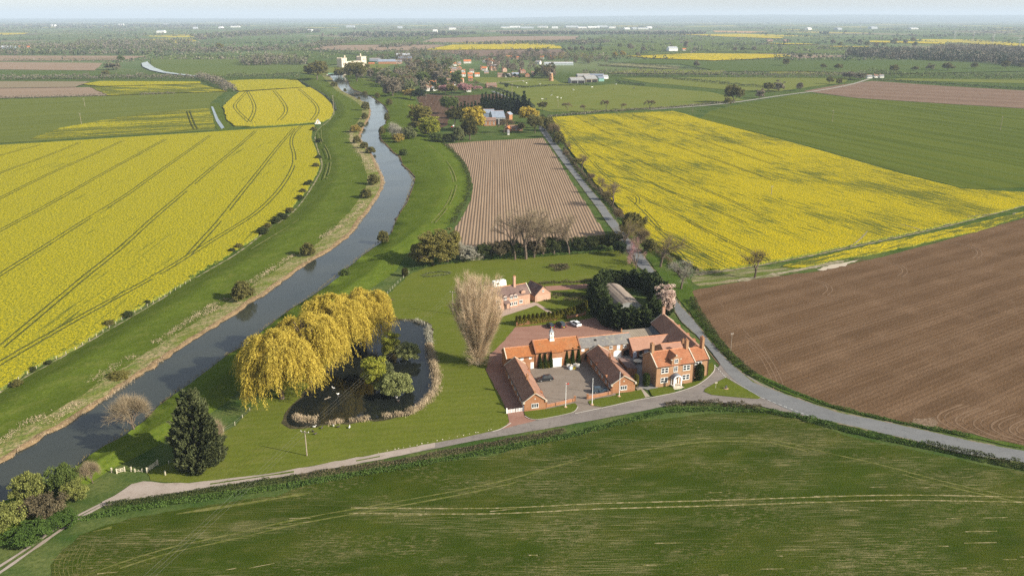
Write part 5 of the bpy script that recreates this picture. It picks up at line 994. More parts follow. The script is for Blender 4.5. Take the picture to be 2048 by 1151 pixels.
# ---- low left barn
b = Bld(-1.6, 217.0, 15, 'low brick barn with orange pantiled roof at the left end of the rear range', 'barn', 'low_barn'); W, D = 8.6, 5.8
b.wall(W, D, 4.3, 6.3, 'x', BRK); b.roof(W, D, 4.3, 6.3, 'x', PAN, cop=STN, ends=(1, 0), g=.08); b.slab('shutter', 'F', 4.2, 3.2, 5.2, 4.0, W, D, WHT); b.slab('shutter', 'F', 6.9, 3.3, 7.7, 4.1, W, D, WHT); b.slab('door', 'F', 7.4, 0, 8.4, 2.2, W, D, WHT)
b.arch('arched_opening', 'F', 1.0, 2.0, 3.9, W, D, DRK, .03)
gt = MB(); gt.box(0, -.42, 4.12, W-.2, -.28, 4.26); gt.build('gutter', BLK, b.e)
# ---- the two ranges with gables to the lane
def rng_(x, y, rz, W, D, lab, ch, dl, dr, extra):
    b = Bld(x, y, rz, lab, 'building', 'courtyard_range'); b.wall(W, D, 2.75, 4.95, 'y', BRK); b.roof(W, D, 2.75, 4.95, 'y', TIL, cop=STN, ov=.25)
    b.window('F', W/2, .95, 1.75, 1.15, cols=3, rows=1, br=.06)
    mb = MB(); mb.tube((W/2, -.05, 3.5), (W/2, .05, 3.5), .22, .22, 10); mb.build('stone_roundel', STN, b.e)
    mb = MB(); mb.box(W/2-.3, -.2, 4.9, W/2+.3, .5, 5.75); mb.build('gable_stack', BRK, b.roof_o); mb = MB(); mb.box(-.42, -.24, 2.35, .12, .2, 2.9); mb.box(W-.12, -.24, 2.35, W+.42, .2, 2.9); mb.build('kneeler', STN, b.roof_o)
    for c in ch: b.chimney(W/2, c, 4.6, 6.4, .55, .55, BRK, 1)
    for a in dl: b.dormer('L', a, 2.4, 1.6, .6, W, D, 1.6, PANC, BRK); b.window('L', a, .9, 1.0, 1.4, w=W, d=D, cols=1, rows=2, sill=False)
    for a in dr: b.dormer('R', a, 2.4, 1.6, .6, W, D, 1.6, PANC, BRK); b.window('R', a, .9, 1.0, 1.4, w=W, d=D, cols=1, rows=2, sill=False)
    for a in extra: b.window('L', a, 1.0, 1.1, 1.1, w=W, d=D, cols=2, rows=1, sill=False)
    gt = MB(); gt.box(-.40, .2, 2.52, -.27, D, 2.64); gt.box(W+.27, .2, 2.52, W+.40, D, 2.64); gt.build('gutter', BLK, b.e); return b
rng_(3.3, 191.6, 12.5, 5.9, 24.5, 'left courtyard range with brown tiled roof and brick gable beside the white gate', [9.0], [], [4.6, 19.0], [2.4, 5.0, 8.0, 11.5, 15.5, 19.5])
rng_(28.1, 202.4, 13.0, 6.8, 22.8, 'middle courtyard range with dark tiled roof and orange dormers beside two white flagpoles', [12.2], [5.3, 14.2], [], [2.2, 8.5, 11.0, 18.5])
b = Bld(33.6, 213.3, 13, 'small dark roofed lean-to on the patio side of the middle range', 'building', 'lean_to'); mb = MB(); mb.hexa([(0, 0, -.2), (3.2, 0, -.2), (3.2, 7.0, -.2), (0, 7.0, -.2)], [(0, 0, 3.0), (3.2, 0, 2.2), (3.2, 7.0, 2.2), (0, 7, 3.0)]); mb.build('wall', BRK, b.e)
mb = MB(); mb.hexa([(-.1, -.2, 3.07), (3.5, -.2, 2.18), (3.5, 7.2, 2.18), (-.1, 7.2, 3.07)], [(-.1, -.2, 3.2), (3.5, -.2, 2.3), (3.5, 7.2, 2.3), (-.1, 7.2, 3.2)]); mb.build('roof', TILB, b.e)
# ---- flat sheds behind
b = Bld(37.3, 234.2, 12, 'low outbuilding with grey-brown sheeted roof behind the pink roofed arcade', 'shed', 'outbuilding'); mb = MB(); mb.box(0, 0, -.2, 8.0, 7.5, 2.9); mb.build('wall', BRKB, b.e); mb = MB(); mb.hexa([(-.2, -.2, 2.92), (8.2, -.2, 2.92), (9.6, 7.7, 3.35), (-.2, 7.7, 3.35)], [(-.2, -.2, 3.05), (8.2, -.2, 3.05), (9.6, 7.7, 3.48), (-.2, 7.7, 3.48)]); mb.build('roof', tiles('sheeted_roof', (.30, .25, .19), (.24, .20, .15), (.35, .29, .22), .8, 'X'), b.e)
b = Bld(45.4, 235.6, 12, 'low outbuilding with dark slated roof beside the long wing', 'shed', 'outbuilding'); mb = MB(); mb.box(0, 0, -.2, 4.2, 8.0, 2.6); mb.build('wall', BRKD, b.e); mb = MB(); mb.prism([(-.2, 2.55), (-.2, 2.7), (2.1, 4.2), (4.4, 2.7), (4.4, 2.55), (2.1, 4.05)], 'y', -.2, 8.2); mb.build('roof', flat('dark_slates', (.07, .075, .08), .7, .2), b.e)
# ---- second house
b = Bld(-6.7, 266.9, 30, 'pink brick house with brown tiled roof, dormers and tall chimney behind the bare fan-shaped tree', 'house', 'pink_brick_house'); W, D = 11.0, 7.2
b.wall(W, D, 4.6, 7.3, 'x', BRKP, y0=1.2); b.roof(W, D, 4.6, 7.3, 'x', TILB, y0=1.2); b.wall(4.2, 5.0, 4.5, 6.1, 'y', BRKP, name='gable_wing'); b.roof(4.2, 5.0, 4.5, 6.1, 'y', TILB, name='wing_roof')
b.wall(5.4, 6.4, 4.2, 6.9, 'x', BRKP, x0=11.1, y0=1.9, name='right_wing'); b.roof(5.4, 6.4, 4.2, 6.9, 'x', TILB, x0=11.15, y0=1.9, name='right_roof', g=.08, cop=STN, ends=(0, 1))
b.chimney(11.1, 4.2, 6.5, 10.6, .9, .7, BRKP, 2); b.window('F', 2.1, 1.0, 1.6, 1.1, cols=3, rows=1, br=.05); b.window('F', 2.1, 3.3, 1.5, 1.1, cols=3, rows=1, br=.05)
for a in (5.6, 8.2, 9.9): q = b.dormer('F', a, 4.3, 1.5, .7, W, D, 1.8, TILB, BRKP, inset=1.2); b.window('F', a, 3.6, 1.1, 1.2, cols=2, rows=1, y0=1.16, sill=False)
for a in (8.2, 9.9): b.window('F', a, 1.0, 1.2, 1.1, cols=2, rows=1, y0=1.2)
mb = MB(); mb.hexa([(4.6, -.4, 2.5), (7.0, -.4, 2.5), (7.0, 1.2, 3.3), (4.6, 1.2, 3.3)], [(4.6, -.4, 2.62), (7.0, -.4, 2.62), (7.0, 1.2, 3.42), (4.6, 1.2, 3.42)]); mb.box(4.75, -.25, 0, 4.9, -.1, 2.5); mb.box(6.7, -.25, 0, 6.85, -.1, 2.5); mb.build('porch', TILB, b.e); b.slab('door', 'F', 5.2, 0, 6.2, 2.1, W, D, DRK, n0=-1.25, n1=-1.16)
q = b.dormer('F', 13.6, 4.5, 1.7, .9, W, D, 1.8, TILB, BRKP, inset=2.4); b.window('F', 13.6, 4.5, 1.1, 1.0, cols=2, rows=1, y0=2.36, sill=False); b.window('F', 12.6, 1.0, 1.3, 1.1, cols=2, rows=1, y0=1.9)
b.slab('garage_door', 'F', 14.0, 0, 16.2, 2.1, W, D, flat('pale_wood', (.42, .28, .19), .7), n0=-1.95, n1=-1.86)
b = Bld(8.6, 278.0, 33, 'pink brick double garage with steep dark roof right of the pink brick house', 'garage', 'garage'); W, D = 7.0, 8.2
b.wall(W, D, 2.6, 5.6, 'y', BRKP); b.roof(W, D, 2.6, 5.6, 'y', TILB); b.slab('garage_door', 'F', .7, .1, 6.3, 2.3, W, D, flat('pink_garage_door', (.45, .29, .21), .7)); b.window('F', 3.5, 3.6, .6, .6, cols=1, rows=1)
mb = MB(); G_ = G(998, 573); e = empty('caravan', (*G_, 0), .5, 'white caravan parked behind the pink brick house', 'caravan'); mb.hexa([(-2.8, -1.1, .5), (2.8, -1.1, .5), (2.8, 1.1, .5), (-2.8, 1.1, .5)], [(-2.5, -1.0, 2.6), (2.6, -1.0, 2.6), (2.6, 1.0, 2.6), (-2.5, 1.0, 2.6)]); mb.build('body', WHT, e)
for sy in (-1, 1): m = MB(); m.tube((0, sy*1.0, .35), (0, sy*1.2, .35), .35, .35, 12); m.build('wheel', BLK, e)
m = MB(); m.box(-1.6, -1.12, 1.4, -.4, -1.04, 2.0); m.build('window', GLS, e)
# ---- curved barn inside the conifers
b = Bld(36.4, 264.6, 12, 'curved roof barn with weathered sheeting hidden inside the ring of conifers', 'barn', 'curved_barn'); W, D = 11.0, 21.0; k = 14
arc = [(W/2-W/2*math.cos(math.pi*i/k), .6+4.0*math.sin(math.pi*i/k)) for i in range(k+1)]
mb = MB(); mb.prism([(0, -.2)]+arc+[(W, -.2)], 'y', 0, D); mb.build('end_wall', MTLG, b.e); mb = MB()
arc2 = [(W/2-(W/2+.12)*math.cos(math.pi*i/k), .62+4.12*math.sin(math.pi*i/k)) for i in range(k+1)]; arc1 = [(W/2-(W/2+.01)*math.cos(math.pi*i/k), .61+4.02*math.sin(math.pi*i/k)) for i in range(k+1)]
mb.prism(arc2+arc1[::-1], 'y', -.2, D+.2)
rf = mb.build('curved_roof', tiles('weathered_sheets', (.29, .235, .19), (.22, .175, .14), (.36, .30, .25), 1.2, 'Y', (.20, .17, .13)), b.e); mb = MB()
for i in range(26): mb.box(W/2-.25, .2+i*.8, 4.7, W/2+.25, .65+i*.8, 4.86)
mb.build('ridge_vents', flat('dark_vent', (.10, .08, .07)), rf)
# ---- tin shelter at the back
b = Bld(*G(922, 522), 12, 'tin roofed shelter among the grey scrub at the back of the garden', 'shed', 'shelter'); mb = MB(); mb.box(0, 0, 0, 10, 3.5, 2.0); mb.build('wall', TIMB, b.e); mb = MB(); mb.hexa([(-.3, -.4, 2.02), (10.3, -.4, 2.02), (10.3, 3.8, 2.5), (-.3, 3.8, 2.5)], [(-.3, -.4, 2.1), (10.3, -.4, 2.1), (10.3, 3.8, 2.58), (-.3, 3.8, 2.58)]); mb.build('roof', MTL, b.e)

# ================================================================ WALLS, GATES, POLES
def brick_wall(pts, h, label, name='garden_wall', piers=True, th=.28, mat=None):
    e = empty(name, (*pts[0], 0), 0, label, 'wall'); o = np.array(pts[0]); mb = MB(); cp = MB(); pr = MB()
    for a, b_ in zip(pts, pts[1:]):
        a = np.array(a)-o; c = np.array(b_)-o; d = c-a; L = np.linalg.norm(d); nx, ny = -d[1]/L, d[0]/L
        q = lambda p, s_, z: (p[0]+nx*s_, p[1]+ny*s_, z)
        mb.hexa([q(a, -th/2, -.1), q(c, -th/2, -.1), q(c, th/2, -.1), q(a, th/2, -.1)], [q(a, -th/2, h), q(c, -th/2, h), q(c, th/2, h), q(a, th/2, h)])
        cp.hexa([q(a, -th/2-.05, h+.003), q(c, -th/2-.05, h+.003), q(c, th/2+.05, h+.003), q(a, th/2+.05, h+.003)], [q(a, -th/2-.05, h+.1), q(c, -th/2-.05, h+.1), q(c, th/2+.05, h+.1), q(a, th/2+.05, h+.1)])
    mb.build('brickwork', mat or BRK, e); cp.build('coping', TILP, e)
    if piers:
        for p in (pts[0], pts[-1]):
            p = np.array(p)-o; m = MB(); m.box(p[0]-.26, p[1]-.26, -.1, p[0]+.26, p[1]+.26, h+.5); m.box(p[0]-.32, p[1]-.32, h+.5, p[0]+.32, p[1]+.32, h+.62); m.build('pier', BRK, e)
    return e
brick_wall([G(1092, 815), G(1121, 809), G(1149.5, 802)], .95, 'low brick wall left of the courtyard entrance')
brick_wall([G(1175, 798), G(1200, 793), G(1223, 788)], .95, 'low brick wall right of the courtyard entrance')
for i, (a, c) in enumerate((((1034,652),(1055,649)), ((1057,648.5),(1077,645.5)), ((1079,645),(1098,642.5)), ((1100,642),(1113,640)), ((1135,637),(1170,630)))):
    brick_wall([G(*a), G(*c)], .8, 'low brick wall below the clipped hedge, section %s' % ('at the left end', 'second from the left', 'behind the small black car', 'behind the large black car', 'behind the white car')[i], piers=True)
brick_wall([G(1077, 736), G(1104.5, 733.5)], .5, 'low brick planter wall left of the garage door', piers=False, name='planter_wall'); brick_wall([G(1131, 729), G(1160, 725)], .5, 'low brick planter wall right of the garage door', piers=False, name='planter_wall')
def wgate(p0, p1, label):
    e = empty('white_gate', (*p0, 0), math.atan2(p1[1]-p0[1], p1[0]-p0[0]), label, 'gate'); L = math.hypot(p1[0]-p0[0], p1[1]-p0[1])
    for x in (0, L): m = MB(); m.box(x-.14, -.14, 0, x+.14, .14, 1.5); m.add([(x-.18, -.18, 1.5), (x+.18, -.18, 1.5), (x+.18, .18, 1.5), (x-.18, .18, 1.5), (x, 0, 1.7)], [(0, 1, 4), (1, 2, 4), (2, 3, 4), (3, 0, 4), (3, 2, 1, 0)]); m.build('gate_post', WHT, e)
    for k in (0, 1):
        m = MB(); a, c = .2+k*(L/2), L/2-.04+k*(L/2-.16)
        for z in (.15, .42, .69, .96): m.box(a, -.03, z, c, .03, z+.11)
        for x in (a, (a+c)/2-.05, c-.1): m.box(x, -.035, .1, x+.1, .035, 1.15)
        m.hexa([(a, -.028, .16), (a+.12, -.028, .16), (a+.12, .028, .16), (a, .028, .16)], [(c-.14, -.028, 1.0), (c-.02, -.028, 1.0), (c-.02, .028, 1.0), (c-.14, .028, 1.0)]); m.build('gate_leaf', WHT, e)
wgate(G(1013.5, 826.5), G(1047, 821.5), 'white painted five-bar double gate beside the left range')
def pole(name, u, v, h, label, r=.11, mat=None, flag=True):
    e = empty(name, (*G(u, v), .15), 0, label, 'flagpole'); m = MB(); m.tube((0, 0, 0), (0, 0, h), r, r*.55, 8); m.build('pole_shaft', mat or WHT, e)
    m = MB(); m.tube((0, 0, -.1), (0, 0, .22), .5, .45, 12); m.build('stone_base', flat('orange_stone', (.45, .28, .16)), e); m = MB(); m.tube((0, 0, h), (0, 0, h+.16), .11, .05, 8); m.build('finial', WHT, e); return e
e = pole('flagpole', 1131, 815, 7.1, 'white flagpole with small red top, leftmost by the courtyard wall'); m = MB(); m.box(.05, -.1, 6.9, .7, .1, 7.05); m.box(.5, -.12, 6.85, .8, .12, 7.2); m.build('red_light', flat('red_paint', (.6, .06, .04)), e)
pole('flagpole', 1184, 810, 7.8, 'white flagpole in the middle, in front of the right brick wall'); pole('flagpole', 1238, 793.5, 7.3, 'white flagpole in front of the gable of the middle range')
# power poles
WOOD = flat('pole_wood', (.30, .25, .19), .9, .2, 2); WIRE = flat('cable', (.22, .21, .19), .5, .1, 1)
def power_pole(u, v, h, label, ang=0.0, arm=1.6, r=.16, group=None, arms=1):
    e = empty('power_pole', (*G(u, v), 0), ang, label, 'pole', group); m = MB(); m.tube((0, 0, -.2), (0, 0, h), r, r*.7, 7); m.build('pole_shaft', WOOD, e)
    if arms:
        m = MB(); m.box(-arm/2, -.07, h-.35, arm/2, .07, h-.2); m.build('crossarm', WOOD, e)
        for x in (-arm/2+.1, 0, arm/2-.1): m = MB(); m.tube((x, 0, h-.2), (x, 0, h+.1), .06, .05, 6); m.build('insulator', WHT, e)
    return e
pa, pb, pc = G(614, 911), G(906, 628), None
aw = math.atan2(pb[1]-pa[1], pb[0]-pa[0])
power_pole(614, 911, 6.7, 'wooden power pole with crossarm on the lawn between the pond and the lane', aw+math.pi/2, 2.2)
power_pole(906, 628, 8.5, 'wooden power pole rising beside the large bare fan-shaped tree', aw+math.pi/2, 2.0)
dd_ = (pa[0]-pb[0], pa[1]-pb[1]); pc = (pa[0]+dd_[0]*.95, pa[1]+dd_[1]*.95)
for k, off in enumerate((-1.0, 0, 1.0)):
    m = MB(); nx, ny = -math.sin(aw), math.cos(aw)
    for A_, B_, za, zb in ((pa, pb, 6.8, 8.6), (pc, pa, 7.5, 6.8)):
        prev = None
        for i in range(15):
            t = i/14; p = (A_[0]+(B_[0]-A_[0])*t+nx*off, A_[1]+(B_[1]-A_[1])*t+ny*off, za+(zb-za)*t-4*t*(1-t)*1.1)
            if prev: m.tube(prev, p, .014, .014, 3)
            prev = p
    o = m.build('power_line', WIRE); tag(o, 'overhead power cable crossing the pond, %s of three' % ('left', 'middle', 'right')[2-k], 'cable', 'power cables over the pond')
power_pole(1461, 702, 6.1, 'wooden telegraph pole on the hedge bank right of the farmhouse', .3, .9, .13)
power_pole(991, 494, 9.5, 'tall wooden pole behind the garden belt', 0, .8, .14)
for i, (u, v, h, lab) in enumerate(((668, 229, 20, 'tall pole at the corner of the left meadow rape field'), (163, 249, 11, 'twin-line pole in the left green field, nearer one'), (170, 214, 10, 'pole in the left green field, farther one'), (822, 193, 9, 'pole at the left corner of the village ploughed field'), (852, 201, 8, 'pole standing in the village ploughed field'), (862, 226, 10, 'pole behind the tall olive poplars'), (909, 283, 9.5, 'pole beside the dark yew at the mid-distance farm'),
    (1664, 244, 11.5, 'pole in the right green field'), (2000, 261, 13, 'pole in the far right green field'), (1024, 192, 16, 'tall thin pole in the paddock beside the farmhouse drive'), (1116, 216, 9, 'pole in the horse paddock'), (1542, 392, 6, 'short pole standing in the right rape field'), (1385, 225, 9, 'pole at the upper corner of the right rape field'), (1255, 152, 18, 'tall white mast behind the hedge belt'))):
    power_pole(u, v, h, lab, .4, 1.8, .2 if h < 15 else .3)
# pylons far right
def pylon(u, v, h, label):
    e = empty('pylon', (*G(u, v), 0), .5, label, 'pylon', 'electricity pylons in the far right distance'); m = MB(); r = .35
    c = [(-4, -4), (4, -4), (4, 4), (-4, 4)]
    for i, (x, y) in enumerate(c):
        m.tube((x, y, 0), (x*.2, y*.2, h*.62), r, r, 4); m.tube((x*.2, y*.2, h*.62), (0, 0, h), r, r, 4); x2, y2 = c[(i+1) % 4]
        for z in (.2, .4): m.tube((x*(1-z*1.25), y*(1-z*1.25), h*z), (x2*(1-z*1.25), y2*(1-z*1.25), h*(z+.18)), r*.7, r*.7, 3)
    m.build('lattice_tower', flat('pylon_steel', (.30, .31, .32)), e); m = MB()
    for z, w_ in ((.66, 9), (.78, 12), (.9, 8)): m.tube((-w_, 0, h*z), (w_, 0, h*z), r, r, 4); m.tube((-w_, 0, h*z), (0, 0, h*(z+.05)), r*.7, r*.7, 3); m.tube((w_, 0, h*z), (0, 0, h*(z+.05)), r*.7, r*.7, 3)
    m.build('crossarms', flat('pylon_steel', (.3, .31, .32)), e)
for i, (u, v, h) in enumerate(((2036, 104, 46), (1984, 89, 46), (1945, 84, 46), (1908, 80, 44), (1720, 60, 44), (1580, 58, 44))): pylon(u, v, h, 'steel lattice pylon, %s counted from the right edge' % ('nearest one', 'second', 'third', 'fourth', 'fifth', 'sixth')[i])
# stile, gate and posts at the lower left
def rail_gate(p0, p1, label, h=1.15, rails=4, name='field_gate', mat=None):
    e = empty(name, (*p0, 0), math.atan2(p1[1]-p0[1], p1[0]-p0[0]), label, 'gate'); L = math.hypot(p1[0]-p0[0], p1[1]-p0[1])
    for x in (0, L): m = MB(); m.box(x-.12, -.12, -.1, x+.12, .12, h+.25); m.build('post', mat or PALEW, e)
    m = MB()
    for k in range(rails): z = .2+k*(h-.25)/max(1, rails-1); m.box(.12, -.03, z, L-.12, .03, z+.13)
    m.box(L/2-.06, -.04, .15, L/2+.06, .04, h); m.build('rails', mat or PALEW, e); return e
PALEW = flat('pale_gate_timber', (.55, .49, .36), .85, .2, 3)
rail_gate(G(294, 945), G(316, 929), 'open five-bar field gate left of the dark cypress'); rail_gate(G(234, 946), G(250, 942), 'short wooden stile nearest the river', 1.0, 3, 'stile'); rail_gate(G(270, 943), G(285, 943), 'single low rail between two stone posts', .6, 1, 'low_rail')
for i, (u, v) in enumerate(((224, 944), (263, 942), (331, 950))): e = empty('post', (*G(u, v), 0), 0, 'weathered post by the stile, %s of three' % ('leftmost', 'middle', 'rightmost, below the cypress')[i], 'post'); m = MB(); m.box(-.12, -.12, -.1, .12, .12, 1.1); m.box(-.16, -.16, 1.1, .16, .16, 1.2); m.build('post_body', PALEW, e)
def fence(px, h, label, sp=3.0, cat='fence', rails=2):
    e = empty('post_fence', (*G(*px[0]), 0), 0, label, cat); o = np.array(G(*px[0])); c = dens([G(*p) for p in px], sp, False); i0 = 0
    for x, y in c[:100]: m = MB(); m.box(x-o[0]-.06, y-o[1]-.06, 0, x-o[0]+.06, y-o[1]+.06, h); m.build('fence_post', PALEW, e)
    m = MB()
    for a, b_ in zip(c[:100], c[1:100]):
        for k in range(rails): z = h*(k+1)/rails-.12; m.tube((a[0]-o[0], a[1]-o[1], z), (b_[0]-o[0], b_[1]-o[1], z), .02, .02, 3)
    m.build('fence_wire', WIRE, e)
fence([(338, 928), (400, 890), (470, 850), (500, 822)], 1.1, 'wire fence between the river meadow and the lawn left of the willows'); fence([(760, 603), (790, 572), (818, 546)], 1.1, 'wire fence between the river meadow and the back lawn')
fence([(0,784),(73,737),(151,699),(244,640),(330,593),(381,562)], 1.0, 'post fence along the lower left rape field boundary', 3.4)
# ---- cars
GLC = flat('car_glass', (.02, .025, .03), .05, .1, 1, .7); TYR = flat('tyre', (.015, .015, .015), .8); RIM = flat('alloy', (.5, .5, .5), .3, .1, 2, .5, .6)
def car(x, y, rz, paint, L, Wd, Hh, label, plate=True, estate=True):
    e = empty('parked_car', (x, y, .14), math.radians(rz), label, 'car'); w2 = Wd/2; m = MB()
    prof = [(-L/2, .35), (-L/2+.05, .75), (-L/2+.15, .92), (-L*.22, .98), (L*.5-.1, .98), (L/2, .8), (L/2, .35), (L*.38, .22), (-L*.38, .22)]   # nose at -x
    V_ = []; 
    for sy, k in ((-1, 1), (1, 1)): V_ += [(px, sy*(w2-(.10 if pz > .9 else 0)), pz) for px, pz in prof]
    n = len(prof); m.add(V_, [tuple(range(n)), tuple(range(2*n-1, n-1, -1))]+[((i+1) % n, i, n+i, n+(i+1) % n) for i in range(n)])
    xr = L*.5-.35 if estate else L*.36; a = .2
    m.hexa([(-L*.05, -w2+.28, Hh-.05), (xr-.25, -w2+.28, Hh-.05), (xr-.25, w2-.28, Hh-.05), (-L*.05, w2-.28, Hh-.05)], [(0, -w2+.33, Hh+.01), (xr-.35, -w2+.33, Hh+.01), (xr-.35, w2-.33, Hh+.01), (0, w2-.33, Hh+.01)])
    for sy in (-1, 1):
        for xx in (-L*.20, L*.10, L*.36): m.tube((xx, sy*(w2-.11), .97), (xx+(.25 if xx < 0 else 0), sy*(w2-.30), Hh-.03), .035, .035, 4)
    bd = m.build('body', paint, e)
    for mod in (bd,): bv = mod.modifiers.new('bevel', 'BEVEL'); bv.width = .06; bv.segments = 2
    m = MB(); m.hexa([(-L*.24, -w2+.13, .96), (xr+.18, -w2+.13, .96), (xr+.18, w2-.13, .96), (-L*.24, w2-.13, .96)], [(-L*.06, -w2+.30, Hh-.04), (xr-.22, -w2+.30, Hh-.04), (xr-.22, w2-.30, Hh-.04), (-L*.06, w2-.30, Hh-.04)]); m.build('windows', GLC, e)
    for sx in (-L*.31, L*.31):
        for sy in (-1, 1):
            m = MB(); m.tube((sx, sy*(w2-.2), .34), (sx, sy*(w2+.015), .34), .34, .34, 16); t = m.build('wheel', TYR, e); m = MB(); m.tube((sx, sy*(w2), .34), (sx, sy*(w2+.035), .34), .21, .19, 12); m.build('rim', RIM, t)
    for sy in (-1, 1):
        m = MB(); m.box(-L/2-.02, sy*w2*.65-.18, .62, -L/2+.12, sy*w2*.65+.18, .8); m.build('headlight', flat('headlight_glass', (.75, .75, .72), .1), e); m = MB(); m.box(L/2-.12, sy*w2*.78-.12, .65, L/2+.02, sy*w2*.78+.12, .92); m.build('tail_light', flat('tail_lamp', (.5, .02, .02), .2), e)
        m = MB(); m.box(-L*.16, sy*(w2+.08)-.09, .95, -L*.12, sy*(w2+.08)+.09, 1.1); m.build('wing_mirror', paint, e)
    if plate: m = MB(); m.box(L/2-.01, -.3, .45, L/2+.03, .3, .6); m.build('number_plate', flat('yellow_plate', (.75, .55, .02)), e)
    return e
BLP = flat('black_car_paint', (.02, .022, .025), .12, .1, 1, .6); BLU = flat('dark_blue_paint', (.045, .07, .095), .12, .1, 1, .6); WHP = flat('white_car_paint', (.85, .85, .85), .15, .03, 1, .5)
x, y = G(1090, 761); car(x, y, 16, BLP, 4.7, 1.85, 1.68, 'black estate car parked in the courtyard by the left range')
x, y = G(1199, 784); car(x, y, 188, BLU, 4.5, 1.85, 1.6, 'dark blue car in the shade of the middle range', plate=False)
x, y = G(1101, 654); car(x, y, -72, BLP, 3.9, 1.75, 1.45, 'small black car under the clipped hedge, leftmost of three'); x, y = G(1122, 652.5); car(x, y, -68, flat('dark_grey_paint', (.03, .035, .04), .12, .1, 1, .6), 4.7, 1.9, 1.75, 'large dark four-wheel-drive car between the small black and the white car'); x, y = G(1151, 650.5); car(x, y, -60, WHP, 4.6, 1.9, 1.6, 'white car under the clipped hedge at the right of the row')
# ---- builders' bags, patio furniture, small things
for i, (u, v, c) in enumerate(((1137, 735, 'white'), (1142, 736, 'white'), (1151, 733, 'pale grey'), (1156, 734, 'white'), (1141, 738.5, 'pale blue'))):
    x, y = G(u, v); e = empty('builders_bag', (x, y, .15), i*.5, '%s bulk bag in the heap before the clipped cones, %s' % (c, ('leftmost', 'second', 'third', 'rightmost', 'lowest in front')[i]), 'bag', 'builders bags in the courtyard'); m = MB(); m.hexa([(-.45, -.45, 0), (.45, -.45, 0), (.5, .45, 0), (-.45, .45, 0)], [(-.55, -.5, .85), (.5, -.55, .9), (.52, .5, .8), (-.5, .55, .95)]); m.build('bag_body', flat('bag_'+c.replace(' ', '_'), {'white': (.75, .73, .68), 'pale grey': (.55, .55, .55), 'pale blue': (.5, .6, .68)}[c], .8, .15, 4), e)
    m = MB(); m.hexa([(-.35, -.35, .85), (.35, -.35, .85), (.35, .35, .85), (-.35, .35, .85)], [(-.15, -.2, 1.15), (.2, -.15, 1.05), (.15, .2, 1.2), (-.2, .15, 1.1)]); m.build('bag_filling', flat('rubble', (.45, .40, .33), .9, .3, 6), e)
x, y = G(1147, 738); o = MB(); o.hexa([(-.6, -.4, 0), (.6, -.4, 0), (.6, .4, 0), (-.6, .4, 0)], [(-.7, -.45, .6), (.7, -.5, .5), (.65, .45, .65), (-.6, .4, .7)]); o = o.build('barrow', flat('yellow_barrow', (.5, .38, .05))); o.location = (x, y, .15); tag(o, 'yellow barrow among the builders bags', 'barrow')
DW = flat('dark_teak', (.10, .05, .035), .8, .2, 3)
def table(u, v, r, label, chairs=4, top=None):
    x, y = G(u, v); e = empty('round_table', (x, y, .16), 0, label, 'table', 'patio tables'); m = MB(); m.tube((0, 0, .70), (0, 0, .76), r, r, 18); m.build('tabletop', top or STN, e); m = MB(); m.tube((0, 0, 0), (0, 0, .70), .1, .08, 6); m.tube((0, 0, 0), (0, 0, .05), .4, .35, 8); m.build('pedestal', DW, e)
    for k in range(chairs):
        a = k*6.283/chairs+.5; cx_, cy_ = x+math.cos(a)*(r+.5), y+math.sin(a)*(r+.5); c = empty('patio_chair', (cx_, cy_, .16), a+math.pi, 'dark wooden patio chair, %s at the %s' % (ORD[k], label.replace(' stone topped', '').replace(' in the middle of', ' on')), 'chair', 'patio chairs'); m = MB(); m.box(-.25, -.25, .40, .25, .25, .46); m.build('seat', DW, c); m = MB(); m.box(-.28, -.25, .46, -.22, .25, .95); m.build('backrest', DW, c)
        for sx in (-.2, .2):
            for sy in (-.2, .2): m = MB(); m.box(sx-.025, sy-.025, 0, sx+.025, sy+.025, .40); m.build('leg', DW, c)
table(1275, 726, 1.3, 'large round stone topped table in the middle of the patio', 5); table(1282, 716, .7, 'smaller table near the arcade', 4); table(1286, 705, .6, 'small table beside the arched door', 3, DW); table(1240, 722, .6, 'small table by the white cart door', 2, DW)
PAR = flat('sunlit_paving', (.42, .37, .30), .9)
for i, (u, v) in enumerate(((1291, 743), (1301, 757))): x, y = G(u, v); e = empty('cellar_hatch', (x, y, .16), .3, ('blue topped box against the farmhouse side wall, farther one', 'blue topped box against the farmhouse side wall, nearer one')[i], 'box'); m = MB(); m.box(-.7, -.7, 0, .7, .7, .8); m.build('box_body', TIMB, e); m = MB(); m.hexa([(-.8, -.8, .82), (.8, -.8, .82), (.8, .8, 1.0), (-.8, .8, 1.0)], [(-.8, -.8, .9), (.8, -.8, .9), (.8, .8, 1.08), (-.8, .8, 1.08)]); m.build('lid', flat('blue_felt', (.12, .22, .32)), e)
m = MB(); x, y = G(1272, 704)
e = empty('iron_gate', (*G(1268, 779), 0), .26, 'low black iron gate with brick plinth beside the golden topiary', 'gate'); m = MB(); m.box(0, -.05, 0, .08, .05, 1.4); m.box(1.2, -.05, 0, 1.28, .05, 1.4)
for k in range(6): m.tube((.15+k*.19, 0, .1), (.15+k*.19, 0, 1.15), .02, .02, 4)
m.build('gate_bars', BLK, e)
e = empty('finger_post', (*G(1431, 777), .27), .2, 'pale signpost on the grass island at the junction', 'signpost'); m = MB(); m.tube((0, 0, 0), (0, 0, 1.9), .06, .05, 6); m.build('post_shaft', STN, e); m = MB(); m.box(-.35, -.03, 1.5, .45, .03, 1.8); m.build('sign_board', STN, e)
